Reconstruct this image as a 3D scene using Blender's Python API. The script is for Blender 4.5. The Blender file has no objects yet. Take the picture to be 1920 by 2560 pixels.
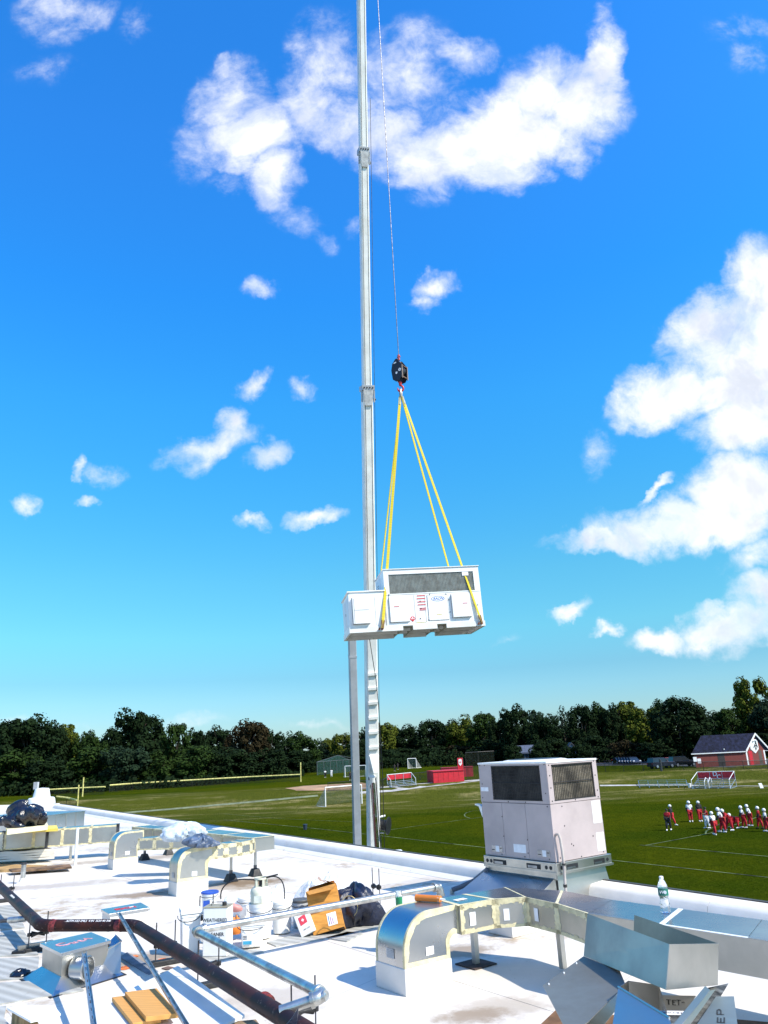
import bpy, math, random
from mathutils import Vector, Matrix
random.seed(7)
SC = bpy.context.scene
COL = SC.collection
# ------------------------------------------------------------------ camera
FPX, EYE = 1920.0, 1.85
PITCH, ROLL = math.radians(17.08), math.radians(2.8)
FW = Vector((0, math.cos(PITCH), math.sin(PITCH)))
UP0 = Vector((0, -math.sin(PITCH), math.cos(PITCH)))
R0 = Vector((1, 0, 0))
RT = R0*math.cos(ROLL) - UP0*math.sin(ROLL)
UP = UP0*math.cos(ROLL) + R0*math.sin(ROLL)
CAM = Vector((0, 0, EYE))
cd = bpy.data.cameras.new('camera'); cam = bpy.data.objects.new('camera', cd); COL.objects.link(cam)
cd.sensor_fit = 'VERTICAL'; cd.sensor_height = 36.0; cd.lens = FPX/2560*36
cd.clip_start = 0.05; cd.clip_end = 6000
m = Matrix((RT, UP, -FW)).transposed().to_4x4(); m.translation = CAM
cam.matrix_world = m
SC.camera = cam
# ------------------------------------------------------------------ view + sun
SC.view_settings.view_transform = 'Standard'; SC.view_settings.look = 'None'
SC.view_settings.gamma = 1.0; SC.view_settings.use_curve_mapping = False
SC.view_settings.exposure = 0.50
SUN_EL = math.radians(45.0)
SUN_AZ = math.atan2(0.86, -0.51)            # compass angle from +Y towards +X
sd = Vector((math.sin(SUN_AZ)*math.cos(SUN_EL), math.cos(SUN_AZ)*math.cos(SUN_EL), math.sin(SUN_EL)))
sl = bpy.data.lights.new('sun', 'SUN'); sl.energy = 4.9; sl.angle = math.radians(0.5); sl.color = (1.0, 0.93, 0.80)
so = bpy.data.objects.new('sun', sl); COL.objects.link(so)
so.rotation_euler = sd.to_track_quat('Z', 'Y').to_euler()
so.location = (0, 0, 60)

def rayd(x, y): return (FW*FPX + RT*(x-960) - UP*(y-1280)).normalized()
def P(x, y, z=0.0):
    d = rayd(x, y); return CAM + d*((z-EYE)/d.z)
def PD(x, y, D):
    d = rayd(x, y); return CAM + d*(D/d.y)
def proj(p):
    v = Vector(p)-CAM; z = v.dot(FW); return (960+FPX*v.dot(RT)/z, 1280-FPX*v.dot(UP)/z)
def zc(p): return (Vector(p)-CAM).dot(FW)
def zat(p, y):
    lo, hi = -30.0, 80.0
    for _ in range(50):
        mm = (lo+hi)/2
        if proj((p[0], p[1], mm))[1] > y: lo = mm
        else: hi = mm
    return lo
AZ = math.radians(-36.5)
A = Vector((math.sin(AZ), math.cos(AZ), 0)); B = Vector((math.cos(AZ), -math.sin(AZ), 0)); Z = Vector((0, 0, 1))

# ------------------------------------------------------------------ world: sky with clouds
W = bpy.data.worlds.new('World'); SC.world = W; W.use_nodes = True
nt = W.node_tree; nt.nodes.clear()
class NT:
    def __init__(s, t): s.t = t
    def n(s, typ, **kw):
        o = s.t.nodes.new(typ)
        for k, v in kw.items(): setattr(o, k, v)
        return o
    def l(s, a, b): s.t.links.new(a, b)
    def math(s, op, a, b=None, c=None, clamp=False):
        o = s.n('ShaderNodeMath', operation=op); o.use_clamp = clamp
        for i, v in enumerate((a, b, c)):
            if v is None: continue
            if isinstance(v, (int, float)): o.inputs[i].default_value = v
            else: s.l(v, o.inputs[i])
        return o.outputs[0]
    def mix(s, f, a, b, mode='MIX'):
        o = s.n('ShaderNodeMix', data_type='RGBA', blend_type=mode)
        for i, v in ((0, f), (6, a), (7, b)):
            if isinstance(v, (int, float)): o.inputs[i].default_value = v
            elif isinstance(v, (tuple, list)): o.inputs[i].default_value = (*v[:3], 1)
            else: s.l(v, o.inputs[i])
        return o.outputs[2]
    def noise(s, vec, scale, det=4, rough=.55, dist=0):
        o = s.n('ShaderNodeTexNoise'); o.inputs['Scale'].default_value = scale; o.inputs['Detail'].default_value = det
        o.inputs['Roughness'].default_value = rough; o.inputs['Distortion'].default_value = dist
        if vec is not None: s.l(vec, o.inputs['Vector'])
        return o.outputs['Fac'], o.outputs['Color']
    def ramp(s, f, lo, hi):
        o = s.n('ShaderNodeMapRange'); o.interpolation_type = 'SMOOTHSTEP'
        s.l(f, o.inputs[0]); o.inputs[1].default_value = lo; o.inputs[2].default_value = hi
        return o.outputs[0]
w = NT(nt)
sky = w.n('ShaderNodeTexSky', sky_type='NISHITA'); sky.sun_disc = False
sky.sun_elevation = SUN_EL; sky.sun_rotation = SUN_AZ
sky.altitude = 50; sky.air_density = 1.0; sky.dust_density = 0.3; sky.ozone_density = 2.0
SKYS = 0.119
gm = w.n('ShaderNodeGamma'); gm.inputs[1].default_value = 1.0; w.l(sky.outputs[0], gm.inputs[0])
hs = w.n('ShaderNodeHueSaturation'); hs.inputs['Saturation'].default_value = 1.35; hs.inputs['Value'].default_value = 1.0
w.l(gm.outputs[0], hs.inputs['Color'])
tc = w.n('ShaderNodeTexCoord'); sep = w.n('ShaderNodeSeparateXYZ'); w.l(tc.outputs['Generated'], sep.inputs[0])
zr = w.n('ShaderNodeValToRGB'); w.l(sep.outputs[2], zr.inputs[0]); zr.color_ramp.interpolation = 'LINEAR'
# the tint of this clear, deep blue day by height above the horizon
stops = [(0.0, (.45, .47, .56)), (.09, (.44, .53, .48)), (.14, (.57, .74, .54)), (.21, (.66, .88, .61)), (.32, (.64, 1.05, .80)), (.42, (.66, 1.19, .97)), (.54, (.64, 1.22, 1.15)), (.67, (.95, 1.27, 1.22)), (1.0, (.95, 1.27, 1.22))]
el_ = zr.color_ramp.elements
while len(el_) < len(stops): el_.new(.5)
for e_, (ps, c_) in zip(el_, stops): e_.position = ps; e_.color = (c_[0]*.7, c_[1]*1.35*.7/1.0, c_[2]*1.75*.42, 1)
rc = w.mix(1.0, zr.outputs[0], (1/.7, 1/.7, 1/.42), 'MULTIPLY')
skyc = w.mix(1.0, hs.outputs[0], rc, 'MULTIPLY')
ysafe = w.math('MAXIMUM', sep.outputs[1], 0.08)
cu = w.math('DIVIDE', sep.outputs[0], ysafe); cv = w.math('DIVIDE', sep.outputs[2], ysafe)
comb = w.n('ShaderNodeCombineXYZ'); w.l(cu, comb.inputs[0]); w.l(cv, comb.inputs[1])
_, nc1 = w.noise(tc.outputs['Generated'], 7, 3, .6)
_, nc2 = w.noise(tc.outputs['Generated'], 26, 4, .65)
def wob(col, amt):
    a = w.n('ShaderNodeVectorMath', operation='SUBTRACT'); w.l(col, a.inputs[0]); a.inputs[1].default_value = (.5, .5, .5)
    b = w.n('ShaderNodeVectorMath', operation='SCALE'); w.l(a.outputs[0], b.inputs[0]); b.inputs[3].default_value = amt
    return b.outputs[0]
ad = w.n('ShaderNodeVectorMath', operation='ADD'); w.l(comb.outputs[0], ad.inputs[0]); w.l(wob(nc1, .085), ad.inputs[1])
ad2 = w.n('ShaderNodeVectorMath', operation='ADD'); w.l(ad.outputs[0], ad2.inputs[0]); w.l(wob(nc2, .045), ad2.inputs[1])
flat = w.n('ShaderNodeVectorMath', operation='MULTIPLY'); w.l(ad2.outputs[0], flat.inputs[0]); flat.inputs[1].default_value = (1, 1, 0)
K = 1920/1659
# x, y, rx, ry (in a 1659-wide view of the sky), angle, strength
blobs = [(495,215,75,95,0,.85),(535,290,95,75,0,1.1),(590,370,60,80,0,.9),(430,320,60,70,0,.5),(475,150,28,45,0,.6),
 (700,130,85,110,0,.72),(660,220,90,80,0,.75),(740,260,110,60,0,.7),(880,160,110,110,0,.62),(1000,130,70,40,0,.7),
 (860,290,120,70,0,.75),(960,330,150,72,-10,1.3),(1090,290,150,90,-25,1.45),(1170,200,90,85,0,1.15),(1240,220,110,95,-40,1.15),
 (1300,130,45,115,10,.95),(1080,370,110,50,0,1.0),(790,320,60,60,0,.65),(1240,330,70,50,-30,.7),
 (150,15,105,55,0,.6),(140,60,60,40,0,.4),(310,40,40,40,0,.35),(110,150,90,40,0,.22),(1600,60,80,40,0,.3),(1620,110,60,50,0,.3),
 (1650,640,90,120,0,1.4),(1600,740,160,110,-25,1.5),(1450,850,140,62,-15,1.3),(1560,850,120,60,0,1.3),(1420,900,70,35,0,.8),(1600,830,150,70,0,1.1),
 (1600,940,120,60,0,1.15),(1640,900,120,90,0,1.3),(1275,975,42,55,0,.55),(1500,1135,240,50,-8,1.25),(1300,1175,110,26,0,1.2),(1600,1070,140,75,-20,1.3),
 (1420,1068,50,11,-35,.75),(1640,1190,80,40,-20,.75),(1590,1350,130,55,-15,1.3),(1430,1385,75,28,0,1.0),(1650,1280,80,60,-25,.95),
 (1240,1325,50,22,-30,.7),(1312,1365,30,13,-15,.8),(1540,1395,160,18,0,.7),
 (540,830,36,26,-35,.75),(645,850,36,22,20,.6),(450,965,95,36,-12,.85),(495,925,35,45,0,.8),(575,995,50,30,-30,.65),
 (185,1010,16,30,0,.55),(240,1022,60,25,0,.35),(58,1082,28,26,0,.6),(200,1082,24,16,0,.45),(680,1125,70,22,-10,.85),
 (540,1140,34,17,0,.6),(925,608,60,26,-18,.75),(905,640,35,26,0,.6),(555,612,48,20,0,.45),(640,480,60,35,20,.35),(690,510,40,25,60,.35),(760,485,40,25,0,.3),
 (1070,1380,50,16,0,.3),(500,410,60,40,0,.25),(920,430,50,25,0,.3),(100,1575,160,20,0,.28),(380,1560,120,22,0,.25),(690,1560,110,18,0,.2)]
acc = None
for (bx, by, rx, ry, an, st) in blobs:
    d0 = rayd(bx*K, by*K); c = Vector((d0.x/d0.y, d0.z/d0.y))
    d1 = rayd((bx+1)*K, by*K); e1 = Vector((d1.x/d1.y, d1.z/d1.y))-c
    d2 = rayd(bx*K, (by-1)*K); e2 = Vector((d2.x/d2.y, d2.z/d2.y))-c
    sx, sy = e1.length*rx, e2.length*ry
    rot = math.atan2(e1.y, e1.x) - math.radians(an)
    mp = w.n('ShaderNodeMapping', vector_type='TEXTURE')
    mp.inputs['Location'].default_value = (c.x, c.y, 0); mp.inputs['Rotation'].default_value = (0, 0, rot)
    mp.inputs['Scale'].default_value = (sx*1.34, sy*1.34, 1)
    w.l(flat.outputs[0], mp.inputs['Vector'])
    ln = w.n('ShaderNodeVectorMath', operation='LENGTH'); w.l(mp.outputs[0], ln.inputs[0])
    v = w.math('MULTIPLY_ADD', ln.outputs['Value'], -st, st)
    acc = v if acc is None else w.math('MAXIMUM', acc, v)
# unseen cumulus behind the photographer, thickened as neutral white fill for the ambient
bk, _ = w.noise(tc.outputs['Generated'], 2.4, 6, .6)
bkm = w.math('MULTIPLY', w.ramp(bk, .50, .66), w.ramp(sep.outputs[1], .15, -.05))
acc = w.math('MAXIMUM', acc, w.math('MULTIPLY', bkm, 0.95))
nf, _ = w.noise(ad.outputs[0], 10, 10, .66, .15)
nf2, _ = w.noise(ad.outputs[0], 30, 6, .6, .2)
dens = w.math('ADD', acc, w.math('MULTIPLY', w.math('SUBTRACT', nf, .5), 1.55))
dens = w.math('ADD', dens, w.math('MULTIPLY', w.math('SUBTRACT', nf2, .5), .42))
dens = w.math('MULTIPLY', dens, w.ramp(acc, 0.0, .18))
wv_, _ = w.noise(ad2.outputs[0], 4.5, 7, .62, .4)
cl = w.math('MULTIPLY', w.math('POWER', w.ramp(dens, -.02, .86), 1.2), w.math('MULTIPLY_ADD', w.ramp(wv_, .32, .54), .40, .60))
sh, _ = w.noise(ad.outputs[0], 7, 5, .6)
shade = w.math('MULTIPLY', w.ramp(sh, .46, .66), w.ramp(dens, .25, .9))
C1 = 1.0/SKYS
cc = w.mix(shade, (0.98*C1*.80, 1.0*C1*.80, 1.05*C1*.80), (.70*C1*.8, .75*C1*.8, .86*C1*.8))
# the sky pales towards the horizon
fin = w.mix(cl, skyc, cc)
bg = w.n('ShaderNodeBackground'); w.l(fin, bg.inputs[0]); bg.inputs[1].default_value = SKYS
ow = w.n('ShaderNodeOutputWorld'); w.l(bg.outputs[0], ow.inputs[0])

# ------------------------------------------------------------------ materials
MATS = {}
def M(name, col, rough=.6, metal=0., var=.15, scale=6., bump=0., col2=None, spec=None, bscale=None, stretch=None, dirt=None):
    if name in MATS: return MATS[name]
    mt = bpy.data.materials.new(name); mt.use_nodes = True; t = NT(mt.node_tree)
    bs = mt.node_tree.nodes['Principled BSDF']
    tcn = t.n('ShaderNodeTexCoord'); vec = tcn.outputs['Object']
    if stretch:
        mp = t.n('ShaderNodeMapping'); mp.inputs['Scale'].default_value = stretch; t.l(vec, mp.inputs[0]); vec = mp.outputs[0]
    f, _ = t.noise(vec, scale, 6, .6)
    c2 = col2 if col2 else tuple(max(0, c*(1-var*2.2)) for c in col)
    c1 = col if col2 else tuple(min(1, c*(1+var*.6)) for c in col)
    cfac = t.ramp(f, .32, .68)
    out = t.mix(cfac, c1, c2)
    if dirt:
        f3, _ = t.noise(vec, scale*.35, 8, .7)
        out = t.mix(t.ramp(f3, .56, .78), out, dirt)
    t.l(out, bs.inputs['Base Color'])
    bs.inputs['Metallic'].default_value = metal
    r = t.n('ShaderNodeMapRange'); t.l(f, r.inputs[0]); r.inputs[1].default_value = .3; r.inputs[2].default_value = .7
    r.inputs[3].default_value = max(.02, rough-.08); r.inputs[4].default_value = min(1, rough+.10); t.l(r.outputs[0], bs.inputs['Roughness'])
    if spec is not None: bs.inputs['Specular IOR Level'].default_value = spec
    if bump:
        f2, _ = t.noise(vec, bscale or scale*3, 5, .6)
        bp = t.n('ShaderNodeBump'); bp.inputs['Strength'].default_value = bump; bp.inputs['Distance'].default_value = .02
        t.l(f2, bp.inputs['Height']); t.l(bp.outputs[0], bs.inputs['Normal'])
    MATS[name] = mt; return mt
galv = M('galvanized_sheet', (.56, .57, .57), .29, 1, .05, 1.4, 0)
galv2 = M('dull_galvanized', (.50, .49, .455), .40, 1, .09, 1.6, 0)
galvt = M('galvanized_sky_tone', (.42, .43, .45), .22, 1, .05, 1.2, 0)  # darker, cooler copy for duct tops; deeper sky reflection put into the colour
scrapm = M('scrap_galvanized', (.36, .37, .38), .42, 1, .12, 1.8, 0)
scrapw = M('scrap_warm_reflection', (.30, .285, .24), .45, .7, .12, 1.8, 0)  # warm base colour stands in for the roof reflected in the sheets
galvd = M('galvanized_pipe_metal', (.58, .58, .55), .36, .9, .18, 9, .1)
mastic = M('cream_duct_sealant', (.66, .59, .37), .8, 0, .14, 9, .4, bscale=30)
whitep = M('white_paint', (.80, .80, .79), .35, 0, .03, 2)
offw = M('offwhite_enamel', (.76, .76, .74), .4, 0, .06, 3)
boomw = M('crane_white_paint', (.85, .84, .80), .35, 0, .07, 1.5, dirt=(.66, .63, .56))
boomg = M('crane_grey_paint', (.42, .44, .47), .4, 0, .08, 1.5)
greyd = M('dark_groove', (.05, .045, .05), .6, 0, .2, 3)
membrane = M('curb_membrane', (.72, .685, .63), .6, 0, .04, 3, .1)
tan = M('aged_beige_enamel', (.44, .37, .365), .45, 0, .08, 1.6, dirt=(.39, .325, .32))
blackg = M('black_guard_wire', (.02, .018, .016), .5, 0, .3, 8)
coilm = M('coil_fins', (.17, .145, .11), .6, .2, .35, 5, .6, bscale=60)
coild = M('dark_coil_fins', (.05, .045, .04), .7, .1, .4, 5, .6, bscale=60)  # darker copy of the coil fins, used on the left face
rubber = M('black_rubber', (.012, .012, .013), .55, 0, .3, 9, .3)
steeld = M('dark_steel', (.10, .10, .11), .45, .7, .3, 9)
rust = M('rust', (.18, .06, .03), .85, 0, .4, 12, .5)
yellow = M('yellow_webbing', (.72, .55, .02), .7, 0, .25, 40)
red = M('red_paint', (.55, .015, .03), .5, 0, .1, 3)
redc = M('red_cloth', (.50, .01, .02), .8, 0, .15, 9)
whitec = M('white_cloth', (.78, .78, .80), .8, 0, .06, 9)
blackc = M('black_cloth', (.012, .012, .016), .8, 0, .2, 9)
skin = M('brown_skin', (.16, .085, .055), .6, 0, .1, 9)
plastw = M('white_plastic', (.80, .80, .78), .35, 0, .03, 5)
plastg = M('grey_plastic', (.45, .47, .5), .5, 0, .1, 5)
blue = M('blue_plastic', (.02, .08, .42), .35, 0, .1, 5)
orange = M('orange_plastic', (.75, .22, .03), .4, 0, .1, 5)
card = M('cardboard', (.56, .25, .045), .85, 0, .14, 6, .2, stretch=(1, 1, 5))
dkcard = M('cardboard_inside', (.20, .10, .045), .9, 0, .2, 6)
ink = M('black_ink', (.02, .02, .02), .6, 0, .1, 4)
inkb = M('blue_ink', (.02, .12, .42), .5, 0, .1, 4)
inkr = M('red_ink', (.62, .03, .04), .6, 0, .1, 4)
inko = M('orange_marking_paint', (.85, .22, .06), .8, 0, .3, 14)
inkp = M('pink_marking_paint', (.75, .35, .38), .8, 0, .3, 14)
paper = M('white_paper', (.82, .82, .84), .7, 0, .05, 14)
greyink = M('grey_print', (.35, .36, .38), .7, 0, .2, 14)
bag = M('black_bag_plastic', (.008, .008, .014), .20, 0, .2, 3, 1.0, spec=.8, bscale=9)
bluecover = M('navy_bag_plastic', (.012, .018, .045), .35, 0, .2, 3, 1.0, bscale=12)
trunkm = M('bark', (.10, .075, .055), .9, 0, .25, 4, .5, stretch=(1, 1, .2))
asphalt = M('asphalt', (.055, .055, .058), .85, 0, .15, 2)
concrete = M('path_concrete', (.42, .40, .37), .85, 0, .12, 1)
dirtm = M('infield_dirt', (.42, .25, .13), .95, 0, .2, .3)
linep = M('field_line_paint', (.13, .17, .05), .9, 0, .5, .8)
glassd = M('dark_car_glass', (.02, .025, .03), .08, 0, .1, 3)
alu = M('bench_aluminium', (.55, .60, .68), .35, .8, .1, 3)
bluroof = M('shingle_slate', (.006, .010, .042), .95, 0, .3, 2.2, .3)

def fine(name, build):
    mt = bpy.data.materials.new(name); mt.use_nodes = True
    build(NT(mt.node_tree), mt.node_tree.nodes['Principled BSDF']); MATS[name] = mt; return mt
def _ply(t, b):
    tcn = t.n('ShaderNodeTexCoord'); mp = t.n('ShaderNodeMapping'); mp.inputs['Scale'].default_value = (1.2, 9, 1); mp.inputs['Rotation'].default_value = (0, 0, .55)
    t.l(tcn.outputs['Object'], mp.inputs[0])
    wv = t.n('ShaderNodeTexWave', wave_type='RINGS'); wv.inputs['Scale'].default_value = 1.1; wv.inputs['Distortion'].default_value = 7; wv.inputs['Detail'].default_value = 3
    t.l(mp.outputs[0], wv.inputs[0]); f, _ = t.noise(mp.outputs[0], 14, 5)
    c = t.mix(t.math('MULTIPLY', wv.outputs['Fac'], .55), (.62, .31, .075), (.40, .17, .035)); c = t.mix(t.math('MULTIPLY', f, .4), c, (.68, .38, .11))
    t.l(c, b.inputs['Base Color']); b.inputs['Roughness'].default_value = .65
ply = fine('plywood', _ply)
def _pipe(t, b):
    tcn = t.n('ShaderNodeTexCoord'); f, _ = t.noise(tcn.outputs['Object'], 3.5, 8, .7); g, _ = t.noise(tcn.outputs['Object'], 22, 6, .7)
    c = t.mix(t.ramp(f, .45, .6), (.020, .011, .013), (.05, .016, .012)); c = t.mix(t.ramp(g, .60, .72), c, (.22, .17, .15))
    t.l(c, b.inputs['Base Color']); b.inputs['Roughness'].default_value = .5; b.inputs['Specular IOR Level'].default_value = .15
pipem = fine('black_iron_pipe', _pipe)
def _web(t, b):
    tcn = t.n('ShaderNodeTexCoord'); wv = t.n('ShaderNodeTexWave', bands_direction='Z'); wv.inputs['Scale'].default_value = 4.5; wv.inputs['Distortion'].default_value = 3
    t.l(tcn.outputs['Object'], wv.inputs[0])
    c = t.mix(t.ramp(wv.outputs['Fac'], .72, 1.0), (.60, .47, .01), (.52, .40, .01)); t.l(c, b.inputs['Base Color']); b.inputs['Roughness'].default_value = .7
web = fine('yellow_sling_web', _web)
def _roof(t, b):
    tcn = t.n('ShaderNodeTexCoord'); v = tcn.outputs['Object']
    mp = t.n('ShaderNodeMapping'); mp.inputs['Rotation'].default_value = (0, 0, -AZ); t.l(v, mp.inputs[0])
    f, _ = t.noise(v, .8, 8, .65); g, _ = t.noise(v, .33, 8, .7); h, _ = t.noise(v, 6, 8, .7)
    c = t.mix(t.ramp(f, .35, .7), (.70, .65, .585), (.60, .55, .48))
    stain = t.math('MULTIPLY', t.ramp(g, .52, .64), t.ramp(h, .36, .58))
    c = t.mix(t.math('MULTIPLY', stain, .9), c, (.30, .20, .10))
    sp = t.n('ShaderNodeSeparateXYZ'); t.l(mp.outputs[0], sp.inputs[0])
    def line(o, per, wd):
        fr = t.math('FRACT', t.math('DIVIDE', o, per)); d = t.math('ABSOLUTE', t.math('SUBTRACT', fr, .5))
        return t.math('LESS_THAN', d, wd/per)
    for (px_, py_, rx_, ry_, st_) in ((350, 2238, .9, .35, .9), (620, 2205, .7, .4, 1.0), (1160, 2378, .35, .3, .8), (560, 2215, 1.1, .5, .6), (700, 2500, .5, .5, .4), (1230, 2520, .5, .35, .45), (120, 2215, 1.6, .4, .5), (330, 2400, .45, .35, .8), (1090, 2200, .8, .4, .3), (300, 2150, 1.4, .5, .6), (1180, 2540, .35, .2, .7)):
        q_ = P(px_, py_); mq = t.n('ShaderNodeMapping', vector_type='TEXTURE'); mq.inputs['Location'].default_value = (q_.x, q_.y, 0); mq.inputs['Rotation'].default_value = (0, 0, -AZ*.3); mq.inputs['Scale'].default_value = (rx_, ry_, 1)
        t.l(v, mq.inputs[0]); ln_ = t.n('ShaderNodeVectorMath', operation='LENGTH'); t.l(mq.outputs[0], ln_.inputs[0])
        e_ = t.math('SUBTRACT', t.math('ADD', t.math('MULTIPLY', h, .9), t.math('MULTIPLY', f, .7)), t.math('MULTIPLY', ln_.outputs['Value'], .62))
        c = t.mix(t.math('MULTIPLY', t.ramp(e_, .12, .55), .9*st_), c, (.20, .125, .06))
    s1 = line(sp.outputs[0], 1.83, .006)
    c = t.mix(t.math('MULTIPLY', s1, .35), c, (.22, .21, .20))
    k, _ = t.noise(v, 38, 3, .5); c = t.mix(t.math('MULTIPLY', t.ramp(k, .69, .73), .6), c, (.2, .15, .1))
    t.l(c, b.inputs['Base Color']); b.inputs['Roughness'].default_value = .62
    bp = t.n('ShaderNodeBump'); bp.inputs['Strength'].default_value = .35; bp.inputs['Distance'].default_value = .02
    t.l(t.math('ADD', f, t.math('MULTIPLY', s1, .4)), bp.inputs['Height']); t.l(bp.outputs[0], b.inputs['Normal'])
roofm = fine('white_roof_membrane', _roof)
def _pad(t, b):
    tcn = t.n('ShaderNodeTexCoord'); mp = t.n('ShaderNodeMapping'); mp.inputs['Rotation'].default_value = (0, 0, -AZ); t.l(tcn.outputs['Object'], mp.inputs[0])
    wv = t.n('ShaderNodeTexWave', bands_direction='Y'); wv.inputs['Scale'].default_value = 2.6; wv.inputs['Distortion'].default_value = .3; t.l(mp.outputs[0], wv.inputs[0])
    f, _ = t.noise(tcn.outputs['Object'], 9, 6, .7)
    c = t.mix(t.math('MULTIPLY', wv.outputs['Fac'], .8), (.30, .30, .28), (.46, .46, .43)); c = t.mix(t.ramp(f, .55, .75), c, (.24, .23, .21))
    t.l(c, b.inputs['Base Color']); b.inputs['Roughness'].default_value = .8
    bp = t.n('ShaderNodeBump'); bp.inputs['Distance'].default_value = .008; t.l(wv.outputs['Fac'], bp.inputs['Height']); t.l(bp.outputs[0], b.inputs['Normal'])
padm = fine('ribbed_walkway_pad', _pad)
def _ground(t, b):
    tcn = t.n('ShaderNodeTexCoord'); v = tcn.outputs['Object']
    sp = t.n('ShaderNodeSeparateXYZ'); t.l(v, sp.inputs[0])
    f, _ = t.noise(v, .05, 6, .6); g, _ = t.noise(v, .9, 8, .7); h, _ = t.noise(v, 4, 6, .7)
    c = t.mix(t.ramp(f, .42, .58), (.056, .068, .003), (.031, .050, .0025))
    c = t.mix(t.math('MULTIPLY', t.ramp(g, .35, .7), .55), c, (.024, .040, .002))
    c = t.mix(t.math('MULTIPLY', t.ramp(h, .5, .7), .35), c, (.080, .098, .016))
    mp = t.n('ShaderNodeMapping'); mp.inputs['Scale'].default_value = (.03, .12, 0); t.l(v, mp.inputs[0])
    d, _ = t.noise(mp.outputs[0], 2.3, 7, .65)
    band = t.math('MULTIPLY', t.ramp(sp.outputs[1], 92, 110), t.ramp(sp.outputs[1], 142, 122))
    c = t.mix(t.math('MULTIPLY', band, .45), c, (.10, .105, .022))
    dry = t.math('MULTIPLY', band, t.ramp(d, .47, .66)); dry = t.math('MULTIPLY', dry, t.ramp(g, .3, .6))
    c = t.mix(t.math('MULTIPLY', dry, .75), c, (.30, .25, .11))
    t.l(c, b.inputs['Base Color']); b.inputs['Roughness'].default_value = 1.0; b.inputs['Specular IOR Level'].default_value = 0
    bp = t.n('ShaderNodeBump'); bp.inputs['Distance'].default_value = .25; bp.inputs['Strength'].default_value = .9
    t.l(t.math('ADD', h, t.math('MULTIPLY', g, 2)), bp.inputs['Height']); t.l(bp.outputs[0], b.inputs['Normal'])
groundm = fine('mown_grass', _ground)
def _brick(t, b):
    tcn = t.n('ShaderNodeTexCoord'); f, _ = t.noise(tcn.outputs['Object'], 3, 6, .7)
    c = t.mix(f, (.22, .05, .04), (.14, .035, .03)); t.l(c, b.inputs['Base Color']); b.inputs['Roughness'].default_value = .9
brickm = fine('red_brick_wall', _brick)
def net(name, col, a):
    def f(t, b):
        tr = t.n('ShaderNodeBsdfTransparent'); mx = t.n('ShaderNodeMixShader'); df = t.n('ShaderNodeBsdfDiffuse'); df.inputs[0].default_value = (*col, 1)
        tcn = t.n('ShaderNodeTexCoord'); n_, _ = t.noise(tcn.outputs['Object'], 2, 3)
        t.l(t.math('MULTIPLY', n_, 2*a), mx.inputs[0]); t.l(tr.outputs[0], mx.inputs[1]); t.l(df.outputs[0], mx.inputs[2])
        t.l(mx.outputs[0], t.t.nodes['Material Output'].inputs[0])
    return fine(name, f)
netd = net('dark_chain_link', (.02, .025, .02), .32)
netw = net('pale_goal_net', (.5, .52, .5), .28)
netg = net('green_batting_net', (.03, .07, .06), .5)
def _film(t, b):
    tr = t.n('ShaderNodeBsdfTransparent'); mx = t.n('ShaderNodeMixShader'); mx.inputs[0].default_value = .5
    b.inputs['Base Color'].default_value = (.85, .86, .88, 1); b.inputs['Roughness'].default_value = .15
    tcn = t.n('ShaderNodeTexCoord'); f, _ = t.noise(tcn.outputs['Object'], 14, 5, .6); t.l(t.ramp(f, .2, .75), mx.inputs[0])
    t.l(tr.outputs[0], mx.inputs[1]); t.l(b.outputs[0], mx.inputs[2]); t.l(mx.outputs[0], t.t.nodes['Material Output'].inputs[0])
film = fine('clear_plastic_film', _film)
def _pet(t, b):
    b.inputs['Base Color'].default_value = (.93, .97, .98, 1); b.inputs['Roughness'].default_value = .05; b.inputs['IOR'].default_value = 1.2
    b.inputs['Transmission Weight'].default_value = .9
    tcn = t.n('ShaderNodeTexCoord'); f, _ = t.noise(tcn.outputs['Object'], 60, 2); bp = t.n('ShaderNodeBump'); bp.inputs['Distance'].default_value = .004; t.l(f, bp.inputs['Height']); t.l(bp.outputs[0], b.inputs['Normal'])
pet = fine('clear_bottle_plastic', _pet)
def leafmat(name, a, b2, c3=None):
    def f(t, b):
        oi = t.n('ShaderNodeObjectInfo'); ge = t.n('ShaderNodeNewGeometry')
        n_, _ = t.noise(ge.outputs['Position'], .45, 4, .6)
        c = t.mix(t.ramp(n_, .35, .65), a, b2)
        c = t.mix(ge.outputs['Random Per Island'], c, tuple(x*1.5 for x in a)) if True else c
        t.l(c, b.inputs['Base Color']); b.inputs['Roughness'].default_value = .85; b.inputs['Specular IOR Level'].default_value = .05
    return fine(name, f)
lf_dark = leafmat('leaf_dark_green', (.009, .018, .006), (.0035, .008, .0035))
lf_mid = leafmat('leaf_mid_green', (.018, .034, .007), (.006, .013, .004))
lf_olive = leafmat('leaf_olive', (.055, .066, .008), (.016, .026, .005))
lf_brown = leafmat('leaf_russet', (.024, .018, .008), (.007, .009, .004))
lf_blue = leafmat('leaf_bluish', (.015, .028, .014), (.005, .011, .006))

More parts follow.
